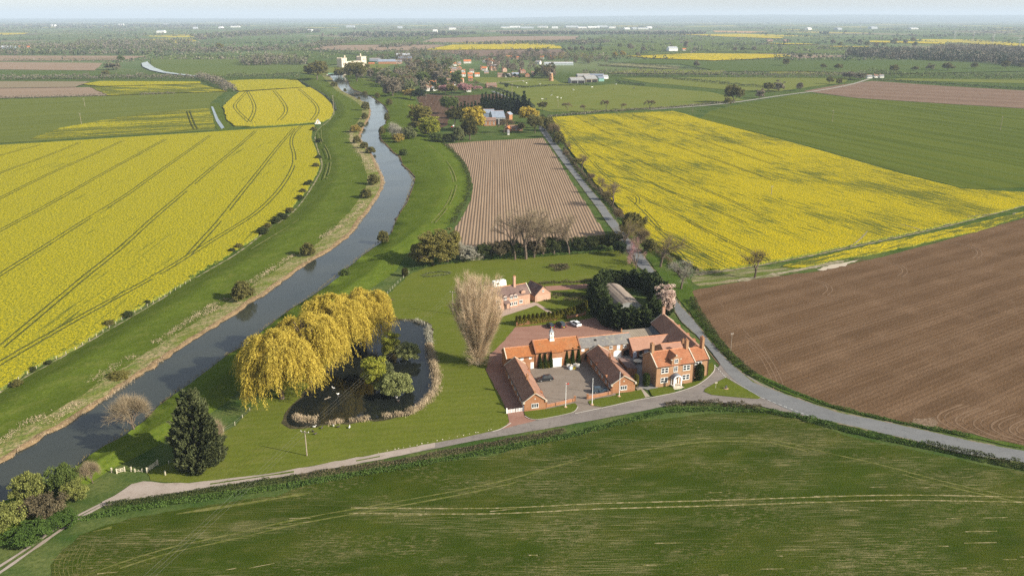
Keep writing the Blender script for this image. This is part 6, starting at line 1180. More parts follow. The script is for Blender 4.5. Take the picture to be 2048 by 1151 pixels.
e = empty('milestone', (*G(1452, 778), .27), .2, 'small dark stone on the grass island at the junction', 'stone'); m = MB(); m.hexa([(-.35, -.2, -.1), (.35, -.2, -.1), (.35, .2, -.1), (-.35, .2, -.1)], [(-.2, -.12, .9), (.2, -.12, .9), (.2, .12, .9), (-.2, .12, .9)]); m.build('stone_body', flat('dark_stone', (.09, .085, .08)), e); m = MB(); m.tube((0, 0, -.05), (0, 0, .03), .7, .7, 12); m.build('stone_footing', flat('orange_stone', (.45, .28, .16)), e)
# small ornamental beds
# white edge stones beside the lane
rs_ = random.Random(8)
for i in range(22):
    u = 760+i*12.5+rs_.uniform(-5,5); v = 907-(u-760)*.205-2.5+rs_.uniform(-.6, .6)
    if u > 985: break
    x, y = G(u, v); m = MB(); s = rs_.uniform(.09, .18); m.hexa([(-s, -s*.7, 0), (s, -s*.7, 0), (s*.9, s*.7, 0), (-s, s*.8, 0)], [(-s*.5, -s*.4, s), (s*.5, -s*.4, s*.9), (s*.5, s*.4, s), (-s*.5, s*.4, s*.9)]); o = m.build('edge_stone', STN); o.location = (x, y, .08); tag(o, 'small pale edging stone beside the lane, '+ORD[i]+' from the left', 'stone', 'edging stones along the lane')
# geese and ducks
def bird(u, v, lab, body, s=1.0, rz=0.0):
    x, y = G(u, v); e = empty('duck', (x, y, .09 if v > 843 else .13), rz, lab, 'duck', 'water birds by the pond'); e.scale = (s, s, s); V_ = []; F_ = []; m = MB(); n = 8
    prof = [(-.45, .30, .02), (-.32, .28, .10), (-.1, .24, .17), (.12, .25, .17), (.25, .32, .11), (.30, .46, .06), (.33, .58, .07), (.42, .60, .06), (.50, .57, .015)]
    for px, pz, r in prof: V_ += [(px, r*math.cos(t), pz+r*math.sin(t)) for t in [2*math.pi*i/n for i in range(n)]]
    for k in range(len(prof)-1): F_ += [(k*n+i, k*n+(i+1) % n, (k+1)*n+(i+1) % n, (k+1)*n+i) for i in range(n)]
    m.add(V_, F_+[tuple(range(n-1, -1, -1)), tuple(range((len(prof)-1)*n, len(prof)*n))]); m.build('bird_body', body, e)
    for sy in (-.07, .07): m = MB(); m.tube((0, sy, 0), (0, sy, .15), .02, .02, 4); m.build('leg', POT, e)
BW, BD = flat('white_feathers', (.75, .72, .66)), flat('dark_feathers', (.06, .05, .045))
for i, (u, v, w_) in enumerate(((629, 855, 1), (644, 857, 0), (626, 864, 0), (631, 869, 0), (667, 853, 1), (677, 855, 0), (699, 856, 1), (667, 778, 1), (676, 790, 1), (793, 797, 1), (797, 803, 0))):
    bird(u, v, '%s water bird %s' % ('white' if w_ else 'dark', ('on the grass nearest the pole', 'second from the pole on the grass', 'just right of the pole top', 'lowest one on the grass by the pole', 'at the reeds right of the pole', 'right of the white one at the reeds', 'on the grass farthest from the pole', 'on the water under the cables', 'on the water below the cables', 'on the water below the near island', 'lower one on the water below the near island')[i]), BW if w_ else BD, 1.2, i*1.3)
m = MB(); m.tube((0, 0, .1), (1.6, .9, .35), .09, .05, 5); m.tube((.8, .45, .2), (1.1, 1.1, .5), .05, .03, 4); o = m.build('drifting_branch', BARKP); x, y = G(649, 799); o.location = (x, y, .1); tag(o, 'bare branch sticking out of the pond below the willows', 'branch')
# ================================================================ DISTANCE: hills, woods, village
def ridge(name, xs, y0, y1, hfun, mat):
    V = []; Fc = []; rows = 7; n = len(xs)
    for j in range(rows):
        t = j/(rows-1); y = y0+(y1-y0)*t
        for i, x in enumerate(xs): V.append((x*(1+.25*t), y, max(-1, hfun(x, t))))
    for j in range(rows-1):
        for i in range(n-1): a = j*n+i; Fc.append((a, a+1, a+n+1, a+n))
    o = link_mesh(name, nparr_mesh(name, V, Fc), mat); o['kind'] = 'structure'
    o.data.polygons.foreach_set('use_smooth', [True]*len(Fc)); return o
HM = ground_mat('hill_land', (.05, .075, .04), [('n', .1, 1500, 500, .4, .6, .8, (.03, .045, .025), 4), ('n', .2, 900, 300, .5, .65, .7, (.10, .11, .06), 3)], None)
xs = [-30000+i*500 for i in range(130)]
sm_ = lambda a: max(0, min(1, a))
ridge('distant_hills', xs, 19000, 33000, lambda x, t: math.sin(min(1, t*1.25)*math.pi/2)**1.6*(64+22*mnoise.noise((x*.00025, 1, 0))+(120+75*mnoise.noise((x*.00016, 7, 0))+25*mnoise.noise((x*.0006, 3, 0)))*sm_((x+1500)/7000.)), HM)
def inpoly(p, poly):
    x, y = p; c = False; n = len(poly)
    for i in range(n):
        a = poly[i]; b = poly[(i+1) % n]
        if (a[1] > y) != (b[1] > y) and x < (b[0]-a[0])*(y-a[1])/(b[1]-a[1])+a[0]: c = not c
    return c
def wood(px, h, mats, label, spacing=9.0, n_c=34, size=2.0, name='woodland', maxn=1500, seed=1, hv=.3, num=None):
    """a far wood that reads as one mass"""
    rs = np.random.RandomState(seed); P = [G(u, v) for u, v in px]; xs_ = [p[0] for p in P]; ys = [p[1] for p in P]; out = {m: [] for m in mats}; n = 0; tries = 0
    area = abs(sum(P[i][0]*P[(i+1) % len(P)][1]-P[(i+1) % len(P)][0]*P[i][1] for i in range(len(P))))/2; N_ = num or min(maxn, int(area/spacing**2)+6)
    while n < N_ and tries < N_*30:
        tries += 1; x = rs.uniform(min(xs_), max(xs_)); y = rs.uniform(min(ys), max(ys))
        if not inpoly((x, y), P): continue
        n += 1; hh = h*(1-hv+2*hv*rs.rand()); r = hh*.38; d = rdir(n_c, rs)*(.6+.4*rs.rand(n_c))[:, None]
        q = d*np.array([r, r, hh*.47])+np.array([x, y, hh*.53]); q = q[q[:, 2] > .2]; out[mats[rs.randint(len(mats))]].append(q)
    V = []; Fc = []; mi = []; b = 0
    for k, m in enumerate(mats):
        if not out[m]: continue
        v, f = cards(np.concatenate(out[m]), size, rs); V.append(v); Fc.append(f+b); b += len(v); mi += [k]*len(f)
    me = nparr_mesh(name, np.concatenate(V), np.concatenate(Fc)); me.polygons.foreach_set('material_index', mi)
    o = link_mesh(name, me, [LM[m] for m in mats]); tag(o, label, 'wood', kind='stuff'); return o
LM['fwood'] = leaf_mat('far_bare_wood', (.12, .105, .078), (.20, .175, .13), .1); LM['fgreen'] = leaf_mat('far_green_wood', (.075, .09, .038), (.155, .17, .075), .1); LM['fdark'] = leaf_mat('far_dark_wood', (.035, .048, .026), (.075, .092, .05), .05)
wood([(1690,112),(1720,108),(1800,107),(1900,112),(1980,118),(2060,122),(2300,130),(2300,140),(2060,136),(1960,126),(1850,122),(1740,117)], 19, ['fdark', 'fwood'], 'long dark wood at the upper right edge of the photograph', 11, 40, 2.6, seed=2)
wood([(1860,104),(1920,101),(2000,103),(2050,108),(2050,112),(1950,109),(1870,108)], 21, ['fwood'], 'bare brown wood rising behind the long dark wood', 13, 40, 2.8, seed=3)
wood([(480,128),(500,120),(560,121),(611,124),(612,130),(560,131),(495,132)], 16, ['fwood', 'fgreen'], 'bare wood beside the round green field near the far river', 11, 36, 2.4, seed=4)
specs = (([(150,86),(260,84),(382,84),(385,88),(270,90),(160,90)], 14, ['fwood', 'fgreen'], 'bare brown wood in the upper left distance'), ([(0,96),(60,92),(140,92),(300,93),(400,95),(380,99),(200,100),(60,100),(-100,100)], 13, ['fwood', 'fgreen'], 'broad belt of bare trees behind the white house at upper left'),
    ([(-100,108),(0,106),(120,108),(130,110),(260,107),(340,108),(300,111),(150,111),(0,111),(-100,112)], 14, ['fwood', 'fdark', 'fgreen'], 'belt of mixed trees above the pale ploughed strips at upper left'), ([(300,101),(400,98),(560,97),(560,101),(480,104),(380,106)], 9, ['fgreen', 'fwood'], 'scattered scrubby trees beyond the round green field'),
    ([(590,96),(620,92),(640,88),(700,80),(720,82),(680,92),(620,97)], 15, ['fwood', 'fgreen'], 'bare trees left of the long pale ploughed strip'), ([(755,94),(800,91),(840,88),(850,90),(800,95),(760,96)], 11, ['fgreen', 'fwood'], 'hedge trees between the two pale ploughed strips'), ([(930,88),(1000,86),(1100,84),(1170,82),(1170,85),(1000,90)], 10, ['fgreen', 'fwood'], 'line of trees behind the distant yellow field'),
    ([(1140,88),(1200,83),(1222,85),(1200,88),(1150,90)], 13, ['fgreen', 'fwood'], 'copse right of the distant yellow field'), ([(0,50),(120,48),(300,49),(500,50),(500,54),(250,57),(0,58)], 16, ['fdark', 'fwood'], 'dark wooded band near the left horizon'), ([(650,72),(740,66),(820,68),(900,66),(960,68),(900,72),(760,76)], 13, ['fwood', 'fdark'], 'trees round the distant hamlet above the castle'),
    ([(1000,66),(1200,66),(1330,67),(1420,67),(1400,70),(1200,70),(1000,70)], 14, ['fdark', 'fwood'], 'tree belt below the distant white sheds'), ([(1640,68),(1660,67),(1652,70)], 16, ['fdark'], 'small dark copse on the right horizon plain'), ([(380,72),(520,62),(640,60),(640,66),(500,72),(400,80)], 13, ['fwood', 'fgreen'], 'scattered trees of the upper left plain'))
for i, (p, h, m, lab) in enumerate(specs): wood(p, h, m, lab, 20 if p[0][1] > 80 else 42, 26, 3.2 if p[0][1] > 80 else 6.5, maxn=900, seed=30+i)
# hedgerows and dotted trees of the plain (nobody could count them)
def plain_hedges():
    rs = np.random.RandomState(77); pts = {'fwood': [], 'fgreen': [], 'fdark': []}; keys = list(pts)
    for k in range(700):
        v = 40+rs.rand()**1.3*82; u = rs.uniform(-200, 2250); x, y = G(u, v); ang = .12+rs.normal()*.12 if rs.rand() < .7 else 1.5+rs.normal()*.35; L = rs.uniform(120, 420)*(1+y/6000)
        h = rs.uniform(2.5, 6)*(1.5 if rs.rand() < .3 else 1); n = int(L/ (3.0+y/1800)); key = keys[rs.randint(3)]
        t = rs.rand(n)*L; px_, py_ = x+math.cos(ang)*t, y+math.sin(ang)*t
        q = np.stack([px_+rs.normal(size=n)*2, py_+rs.normal(size=n)*2, rs.rand(n)*h], 1)
        m = rs.randint(0, 6)
        for j in range(m):
            tt = rs.rand()*L; hh = rs.uniform(9, 15); d = rdir(14, rs)*np.array([hh*.42, hh*.42, hh*.42]); q = np.concatenate([q, d+np.array([x+math.cos(ang)*tt, y+math.sin(ang)*tt, hh*.55])])
        keep = []
        for p in q:
            z = p[2]-CAMH; dep = p[1]*CP-z*SP; uu = CX+FPX*p[0]/dep; vv = CY-FPX*(p[1]*SP+p[2]*0+(-CAMH)*CP)/dep
            keep.append(not any(inpoly((uu, vv), f) for f in FPOLY))
        q = q[np.array(keep, bool)]; pts[key].append((q, 2.2+y/1500))
    for key, lab in (('fwood', 'brown hedgerows and dotted trees across the distant plain'), ('fgreen', 'greenish hedgerows and dotted trees across the distant plain'), ('fdark', 'dark hedgerows and dotted trees across the distant plain')):
        Vs = []; Fs = []; b = 0
        for q, s in pts[key]:
            if not len(q): continue
            v, f = cards(q, s, rs); Vs.append(v); Fs.append(f+b); b += len(v)
        o = link_mesh('distant_hedgerows', nparr_mesh('distant_hedgerows', np.concatenate(Vs), np.concatenate(Fs)), LM[key]); tag(o, lab, 'hedgerows', kind='stuff')
plain_hedges()
# named hedges of the middle distance
MH = [([(1075,156),(1110,157)], 9, 8, 'fgreen', 'tall hedge left of the grey farm sheds'), ([(1165,152),(1200,152),(1260,153),(1310,153)], 14, 11, 'fwood', 'thick bushy belt behind the grey farm sheds'), ([(1308,151),(1400,153),(1480,155),(1560,156),(1640,156),(1728,155)], 14, 10, 'fwood', 'long bushy belt running right towards the far lane'), ([(1735,150),(1800,156),(1900,158),(2048,160),(2300,166)], 16, 11, 'fgreen', 'thick bushy belt at the right edge beyond the far ploughed field'),
 ([(1265,152),(1330,157),(1420,166),(1500,174),(1560,178)], 5, 4, 'fdark', 'dark straight hedge crossing the right paddocks'), ([(1232,165),(1260,169),(1290,173)], 5, 4, 'fdark', 'short dark hedge in the horse paddock'), ([(1000,168),(1050,176),(1100,172),(1180,171)], 3, 2.5, 'fdark', 'low hedge across the paddock behind the farmhouse drive'), ([(972,174),(1000,181),(1030,192),(1052,204),(1068,216)], 3.5, 3, 'fdark', 'clipped dark hedge beside the village road'),
 ([(1095,235),(1150,230),(1200,225),(1300,219),(1345,216),(1400,211),(1470,204)], 3, 2.2, 'fwood', 'low hedge along the top of the right rape field'), ([(1215,127),(1280,131),(1360,138),(1410,142)], 6, 5, 'fdark', 'dark hedge above the tan strip'), ([(1195,131),(1250,135),(1330,141)], 5, 4, 'fdark', 'broken dark hedge below the tan strip'), ([(1745,160),(1830,166),(1950,174),(2060,181),(2300,192)], 4, 3.5, 'fdark', 'dark hedge along the top of the far ploughed field'),
 ([(600,101),(660,106),(720,112)], 6, 5, 'fdark', 'dark hedge left of the castle'), ([(0,160),(60,159),(130,158),(200,159),(250,157),(330,158),(400,157)], 12, 8, 'fwood', 'scrubby hedge belt at the left above the pale strip'), ([(0,197),(120,196),(215,192)], 4, 3.5, 'fwood', 'hedge below the pinkish strip at the left'), ([(280,190),(350,188)], 4, 3, 'fwood', 'pale hedge below the patchy rape strip'),
 ([(400,156),(430,165),(455,178),(463,185)], 17, 10, 'fwood', 'tall bare brown hedge belt left of the meadow rape field'), ([(455,156),(500,157),(560,156),(600,157)], 13, 9, 'fgreen', 'bushy belt beyond the small yellow field'), ([(375,112),(475,113)], 5, 4, 'fdark', 'dark straight hedge above the round green field'), ([(0,122),(80,122),(160,121),(250,120)], 8, 6, 'fgreen', 'hedge between the two pale strips at the upper left'), ([(600,163),(630,180),(655,195),(668,208),(672,222)], 2.5, 1.6, 'fdark', 'dark hedge on the bank beside the meadow rape field'),
 ([(1420,166),(1600,150)], 0, 0, '', ''), ([(1310,105),(1400,104),(1500,106)], 4, 3, 'fdark', 'hedge behind the big white shed'), ([(880,285),(855,265),(850,255)], 3, 2, 'fdark', 'hedge at the corner beneath the olive poplars')]
for px, wd, h, m, lab in MH:
    if not m: continue
    hedge('hedge', px, wd, h, m, lab, dens_=9 if h > 6 else 8, size=1.5 if h > 6 else 1.0, lump=.35)
# trees of the village and the farms
def grove(px, n, hr, mats, where, kinds=None, seed=1, group=None, adj=None, one=False):
    if one: return wood(px, sum(hr)/2, [{'brown':'brown','sage':'sage','olive':'olive','dark':'dark','olive2':'olive2','goldbud':'goldbud','green':'green'}[m] for m in dict.fromkeys(mats)]+(['brown']*3), 'trees standing close together '+where, n_c=110, size=1.15, seed=seed, num=n)
    return grove_(px, n, hr, mats, where, seed=seed)
def grove_(px, n, hr, mats, where, kinds=('far_tree', 'far_tree_b', 'far_tree_b'), seed=1):
    rs = random.Random(seed); xs_ = [p[0] for p in px]; ys = [p[1] for p in px]; out = []
    D = {'brown': 'bare brown tree', 'olive': 'olive budding tree', 'olive2': 'yellow-green tree', 'green': 'fresh green tree', 'dark': 'dark evergreen tree', 'sage': 'grey-green tree', 'goldbud': 'golden tree', 'yew': 'dark olive tree', 'twigd': 'bare twiggy tree'}
    while len(out) < n:
        u = rs.uniform(min(xs_), max(xs_)); v = rs.uniform(min(ys), max(ys))
        if not inpoly((u, v), px): continue
        if any((u-a[0])**2/9+(v-a[1])**2/2 < 1.6 for a in out) and rs.random() < .8: continue
        m = rs.choice(mats); kd = rs.choice(kinds)
        if m in ('brown', 'twigd') and rs.random() < .35: kd = 'far_bare'; m = 'twigd'
        out.append((u, v, m, kd))
    cnt = {}
    for u, v, m, kd in sorted(out):
        c = cnt.get(m, 0); cnt[m] = c+1; x, y = G(u, v)
        plant(kd, x, y, rs.uniform(*hr), m, D[m]+' '+where+', '+ORD[min(c, 29)]+' from the left', group='trees '+where, wscale=rs.uniform(.8, 1.25), rz=rs.random()*6)
BRO = ['brown']*6+['sage', 'olive', 'brown']
grove([(790,112),(850,106),(900,108),(960,112),(985,120),(960,130),(900,134),(850,134),(800,128)], 110, (12, 20), BRO+['dark'], 'in the wood between the castle and the village', seed=1, one=True)
grove([(820,135),(900,134),(905,150),(890,165),(840,172),(800,166),(790,150)], 72, (12, 20), BRO+['green', 'dark', 'yew'], 'between the river and the village green', seed=2)
grove([(735,150),(790,146),(820,165),(850,185),(820,195),(780,190),(745,166)], 44, (11, 18), BRO+['sage', 'green'], 'on the right river bank below the castle', seed=3)
grove([(985,112),(1060,108),(1100,112),(1110,120),(1080,130),(1060,144),(990,144),(960,130)], 150, (10, 17), BRO+['dark', 'sage'], 'behind the village houses', seed=4, one=True)
grove([(1105,112),(1170,116),(1225,124),(1210,130),(1160,128),(1110,126)], 60, (11, 16), ['sage', 'olive2', 'brown', 'goldbud', 'green'], 'round the long greenhouse', seed=5, one=True)
grove([(1070,148),(1100,144),(1106,158),(1080,160)], 8, (15, 22), ['sage', 'brown', 'yew'], 'beside the brick windmill tower', seed=6)
grove([(850,172),(900,168),(960,176),(940,186),(880,188),(850,184)], 34, (5, 11), ['brown', 'olive', 'green', 'dark'], 'in the gardens above the village ploughed field', seed=7)
grove([(1000,150),(1070,152),(1070,158),(1000,158)], 16, (4, 8), ['dark', 'brown', 'green'], 'in the gardens of the village green', seed=8)
grove([(735,118),(790,112),(800,118),(760,124)], 8, (10, 16), ['brown', 'dark'], 'round the castle farm', seed=9, one=True)
grove([(655,152),(700,152),(735,152),(730,162),(700,158)], 9, (11, 17), ['brown', 'olive'], 'at the far bridge', seed=10)
for (u, v, h, wd, kd, mt, lab) in ((634, 161, 36, 44, 'broad', 'olive', 'large round bare tree left of the far bridge'), (714, 164, 38, 44, 'broad_b', 'olive', 'large round bare tree right of the far bridge'), (785, 194, 36, 36, 'oval', 'brown', 'tall reddish brown tree leaning over the right bank meadow'), (821, 199, 20, 26, 'broad', 'goldbud', 'golden tree at the left corner of the village ploughed field'), (838, 201, 22, 26, 'broad', 'dark', 'dark tree beside the golden tree'),
    (914, 172, 28, 24, 'oval', 'green', 'tall fresh green tree in the village gardens'), (888, 172, 16, 12, 'oval', 'green', 'narrow green tree left of the tall green one'), (905, 190, 20, 22, 'broad', 'olive2', 'yellow-green tree between two pink cherries'), (891, 188, 17, 26, 'broad', 'pink', 'pink cherry left of the yellow-green tree'), (930, 187, 19, 26, 'broad', 'pink', 'pink cherry right of the yellow-green tree'), (954, 181, 10, 20, 'far_bush', 'pink', 'reddish bush at the village road'),
    (1013, 177, 10, 9, 'far_tree', 'dark', 'single dark tree in the paddock'), (842, 266, 54, 46, 'oval', 'olive2', 'large olive golden poplar at the corner of the mid-distance farm'), (862, 276, 40, 40, 'oval', 'willowg', 'lower yellow-green poplar in front of the olive golden one'), (898, 228, 34, 34, 'broad_b', 'green', 'fresh green tree behind the dark round tree of the farm'), (909, 250, 34, 36, 'broad', 'yew', 'dark round yew at the left of the mid-distance farm'), (950, 262, 46, 44, 'oval', 'willow', 'round golden willow in the middle of the farm garden'),
    (939, 280, 42, 36, 'oval', 'yew', 'dark yew in front of the round golden willow'), (1058, 247, 32, 38, 'broad', 'willow', 'golden willow at the right of the farm'), (1072, 256, 22, 20, 'broad', 'willow', 'smaller golden willow at the farm roadside'), (1070, 266, 34, 32, 'broad_b', 'olive', 'brown-green tree in front of the golden willows'), (1008, 266, 28, 26, 'far_bare', 'twigd', 'bare tree between the farmhouse and the bungalow'), (1085, 220, 16, 18, 'broad', 'olive', 'olive tree behind the farm at the road bend'), (1043, 262, 16, 14, 'broad', 'olive', 'small tree beside the bungalow'),
    (917, 284, 30, 26, 'bush', 'sage', 'silvery round shrub left of the dark yew'), (872, 284, 18, 30, 'bush', 'green', 'dark green shrub at the left corner of the farm garden'), (898, 284, 16, 28, 'bush', 'hedge', 'dark shrub along the farm garden edge'), (1135, 222, 16, 16, 'far_bare', 'twigd', 'leftmost bare tree above the right rape field'), (1169, 224, 14, 14, 'far_bare', 'twigd', 'second bare tree above the right rape field'), (1212, 220, 20, 16, 'far_bare', 'twigd', 'tallest bare tree above the right rape field'), (1243, 219, 12, 14, 'far_bare', 'twigd', 'low bare tree above the right rape field'), (1299, 218, 18, 18, 'far_bare', 'twigd', 'bare tree at the lane start above the rape field'),
    (1260, 102, 14, 12, 'far_tree', 'brown', 'single tree in the far green field, left one'), (1286, 104, 10, 10, 'far_tree', 'brown', 'single tree in the far green field, middle one'), (1275, 114, 9, 9, 'far_tree', 'brown', 'single tree left of the distant rape strip'), (1371, 98, 16, 10, 'far_tree_b', 'brown', 'tall bare tree beside the big white shed'), (1393, 136, 14, 12, 'far_tree', 'brown', 'single tree above the long bushy belt'), (1230, 116, 12, 10, 'far_tree', 'goldbud', 'golden tree in the row right of the village'), (1245, 115, 13, 12, 'far_tree', 'goldbud', 'golden round tree at the end of the row'),
    (1572, 132, 14, 16, 'far_tree', 'olive', 'round tree in the far right fields above the belt'), (1646, 138, 10, 12, 'far_tree', 'olive', 'small round tree right of it'), (1676, 140, 12, 17, 'far_tree', 'olive', 'spreading tree in the far right field'), (1788, 146, 16, 18, 'far_tree', 'olive', 'tree by the far lane bend'), (1830, 142, 9, 14, 'far_tree', 'olive', 'low tree right of the far lane'), (1860, 140, 11, 16, 'far_tree_b', 'brown', 'brown tree at the far lane'), (1895, 142, 16, 22, 'far_tree', 'olive', 'wide olive tree below the long dark wood'), (1948, 138, 12, 14, 'far_tree', 'olive', 'tree below the long dark wood, second from the right'), (2010, 138, 15, 18, 'far_tree', 'olive', 'tree below the long dark wood near the right edge'), (2040, 136, 10, 12, 'far_tree', 'olive', 'tree at the right edge below the long dark wood'),
    (1536, 184, 18, 24, 'far_tree', 'olive', 'bushy tree left of the lane end'), (1558, 183, 18, 22, 'far_tree_b', 'brown', 'brown tree beside the lane, second of three'), (1599, 182, 16, 14, 'far_tree', 'brown', 'brown tree beside the lane, third of three'), (1659, 168, 14, 14, 'far_tree', 'olive', 'olive tree before the far ploughed field, left'), (1678, 170, 12, 14, 'far_tree', 'olive', 'olive tree before the far ploughed field, right'), (1519, 197, 16, 18, 'far_tree_b', 'brown', 'bare tree left of the lane hedge'), (1454, 213, 20, 16, 'far_bush', 'olive', 'low bushy tree leaning against the solitary round tree'),
    (1700, 158, 14, 30, 'far_tree', 'brown', 'bare brown clump left of the far white houses'), (1720, 160, 13, 26, 'far_tree', 'brown', 'bare brown clump next to the far white houses'), (440, 100, 13, 14, 'far_tree', 'olive2', 'pale green round tree in the upper left distance'), (213, 153, 12, 16, 'far_tree', 'olive', 'olive tree in the scrub belt at the left'), (228, 140, 14, 30, 'far_tree_b', 'brown', 'bare brown trees above the green strip at the left'), (242, 124, 12, 14, 'far_tree', 'green', 'dark green tree right of the pale strip')):
    PT(kd, u, v, h, mt, lab, wpx=wd, group='trees of the middle distance')
for i in range(17):   # conifer row of the farm
    u = 916+i*7.0; v = 230-i*.3+(8 if i < 7 else 0)-(i > 6)*2; PT('fir', u, v, 28+(i % 3)*2+(6 if i > 6 else 0), 'dark', 'dark conifer in the solid row behind the farm, '+ORD[i]+' from the left', group='conifer row behind the farm', wpx=17, name='conifer')
PT('fir', 1048, 228, 42, 'dark', 'tallest dark conifer at the right end of the conifer row', name='conifer', wpx=24); PT('fir', 1036, 227, 34, 'dark', 'dark conifer left of the tallest one', name='conifer', wpx=22); PT('fir', 1058, 230, 30, 'dark', 'last dark conifer at the right end of the row', name='conifer', wpx=20)
for i, (u, v) in enumerate(((1128,104),(1140,103),(1152,103),(1164,103),(1176,104),(1188,104),(1200,104),(1060,107),(1075,106),(1090,106),(1240,97),(1600,119),(1620,116),(1470,104),(1485,104),(1508,104),(1785,88),(1810,89),(1680,94),(1665,90),(1700,86),(1720,88),(1733,94),(1752,97),(1768,94),(1790,86),(1830,94),(1825,86))):
    PT('far_tree', u, v, 8+i % 4, 'brown' if i % 2 else 'sage', 'distant hedgerow tree beyond the village, '+ORD[i]+' in the scattered row', wpx=10, group='distant hedgerow trees')
# ---------------------------------------------------------------- houses of the village
def house(u, v, wpx, roofm, wallm, label, hpx=None, rz=8, dep=.62, ev=4.6, cat='house', name='cottage', chim=True, win=True, ax='x', rd=None):
    s = ppm(u, v); W = wpx/s; D = max(5.5, W*dep) if W < 22 else W*dep; x, y = G(u, v); rd = rd or ev+min(D, 9)*.36
    b = Bld(x-W/2, y, rz, label, cat, name); b.wall(W, D, ev, rd, ax, wallm); b.roof(W, D, ev, rd, ax, roofm, ov=.5, th=.25)
    if chim: b.chimney(W*.12, D/2 if ax == 'x' else D*.3, ev+.5, rd+1.5, 1.0, .9, BRK, 0)
    if win:
        n = max(2, int(W/3.2))
        for z in ((1.1, 3.0) if ev > 4 else (1.1,)):
            for i in range(n): b.window('F', W*(i+.5)/n, z, 1.3, 1.1, cols=2, rows=1, sill=False)
    return b
ORR = tiles('bright_orange_tiles', (.55, .19, .07), (.42, .14, .05), (.60, .26, .12), .5, 'Z'); GRR = flat('grey_roof', (.22, .22, .23), .8, .2, .5); BRR = flat('brown_roof', (.20, .13, .10), .8, .2, .5); BLR = flat('blue_grey_roof', (.24, .28, .34), .7, .2, .5); PBR = brick('light_brick', (.46, .29, .20), (.36, .21, .14), (.52, .36, .27))
for a in ((887,154,17,GRR,PBR,'brick cottage with grey roof at the left end of the village green'), (899,153,9,ORR,BRK,'narrow brick gable beside the grey roofed cottage',None,8,1.2,4.6), (909,142,9,GRR,PBR,'brick house with pale roof standing behind the green'),
    (926.5,153.5,10,ORR,WHR,'first of three orange roofed cottages on the green'), (940.5,153.5,10,ORR,PBR,'second of three orange roofed cottages on the green'), (954.5,153.5,10,ORR,WHR,'third of three orange roofed cottages on the green'), (935,127,15,ORR,WHR,'white house with orange roof among the trees'), (965,140,8,BRR,BRK,'tan gabled house above the green',None,8,1.2,5,'house','cottage',True,True,'y'),
    (973,147,9,GRR,PBR,'grey roofed bungalow at the edge of the green',None,8,.6,2.8), (1010,144,9,BRR,PBR,'brown gabled house behind the village street',None,20,1,5,'house','cottage',True,True,'y'), (1002,155,13,BRR,PBR,'pinkish house on the village green, left of the pair'), (1016,155,10,GRR,WHR,'pale house on the village green, right of the pair'), (1031,154,14,BLR,PBR,'brick house with blue-grey roof on the village green'),
    (1055,154,9,BRR,BRK,'brick gable at the right end of the village green',None,10,1.1,4,'house','cottage',False,True,'y'), (1047,147,12,BRR,BRKD,'dark brick house with steep gable behind the green',None,25,1,5,'house','cottage',True,True,'y'), (1067,151,9,BRR,BRKD,'brown brick house next to the grove'), (1075,129,10,GRR,WHR,'white gabled house left of the greenhouse',None,-20,1,5), (1084,118,9,ORR,WHR,'white house with orange roof at the top of the village'),
    (1106,119,9,ORR,BRK,'orange roofed house top right of the village',None,8,1,5.5), (1021,117,15,ORR,BRK,'long orange roofed house hidden in the village trees',None,8,.5,3.5), (1037,119,9,ORR,PBR,'orange roofed house right of the long one'), (984,176,21,BRR,BRK,'dark roofed farmhouse standing alone in the paddock',None,14,.7,3.4), (899,166,12,BRR,BRK,'brick house behind the pink cherry'),
    (864,181,12,PAN,PBR,'tan bungalow at the left end of the gardens',None,-15,.8,2.8), (876,181,10,BRR,WHR,'white walled bungalow with brown roof in the gardens',None,-10,.8,2.8), (866,168,14,BRR,PBR,'low house behind the gardens',None,5,.5,3), (938,184,9,BRR,WHR,'white fronted house beside the right pink cherry',None,8,.8,3.2), (798,128,13,GRR,PBR,'pale gabled house at the castle farm',None,14,.8,5), (808,150,24,TILP,BRKP,'pink roofed building behind the trees of the right bank',None,-6,.5,4),
    (980,252,24,BRR,BRK,'brick farmhouse with brown roof behind the golden willow',None,6,.5,5.2), (1025,241,13,BLR,BRK,'red brick barn at the right of the farm sheds',None,60,.7,6,'barn','barn',False,False), (1028,262,34,BRR,BRK,'long brown roofed bungalow at the farm roadside',None,4,.3,2.8), (1015,264,7,ORR,BRK,'small orange gable beside the long bungalow',None,-25,1.1,3,'house','cottage',False,True,'y'), (1017,270,4,GRR,WHR,'tiny white shed on the farm lawn',None,4,.8,2.2,'shed','shed',False,False),
    (41,97,8,ORR,PBR,'orange roofed house in the upper left corner',None,8,.8,5), (56,97,8,ORR,PBR,'second orange roofed house in the upper left corner'), (236,88,8,GRR,WHR,'white house in the upper left distance',None,8,.9,7), (1740,157,10,GRR,WHR,'white house at the far lane bend, left one',None,8,.7,3.4), (1753,156,9,BRR,WHR,'white house at the far lane bend, middle one',None,8,.7,3.4), (1764,156,9,GRR,WHR,'white house at the far lane bend, right one',None,8,.7,3.4),
    (1541,83,12,BRR,BRK,'brick farm on the far right plain, left half'), (1574,83,10,BRR,PBR,'brick farm on the far right plain, right half'), (1369,102,8,ORR,WHR,'small pale house beside the big white shed')):
    house(*a)
rh = random.Random(12); XH = sorted([(rh.uniform(850, 958), rh.uniform(162, 184)) for _ in range(13)]+[(rh.uniform(965, 1098), rh.uniform(117, 147)) for _ in range(24)]+[(rh.uniform(895, 960), rh.uniform(126, 148)) for _ in range(8)])
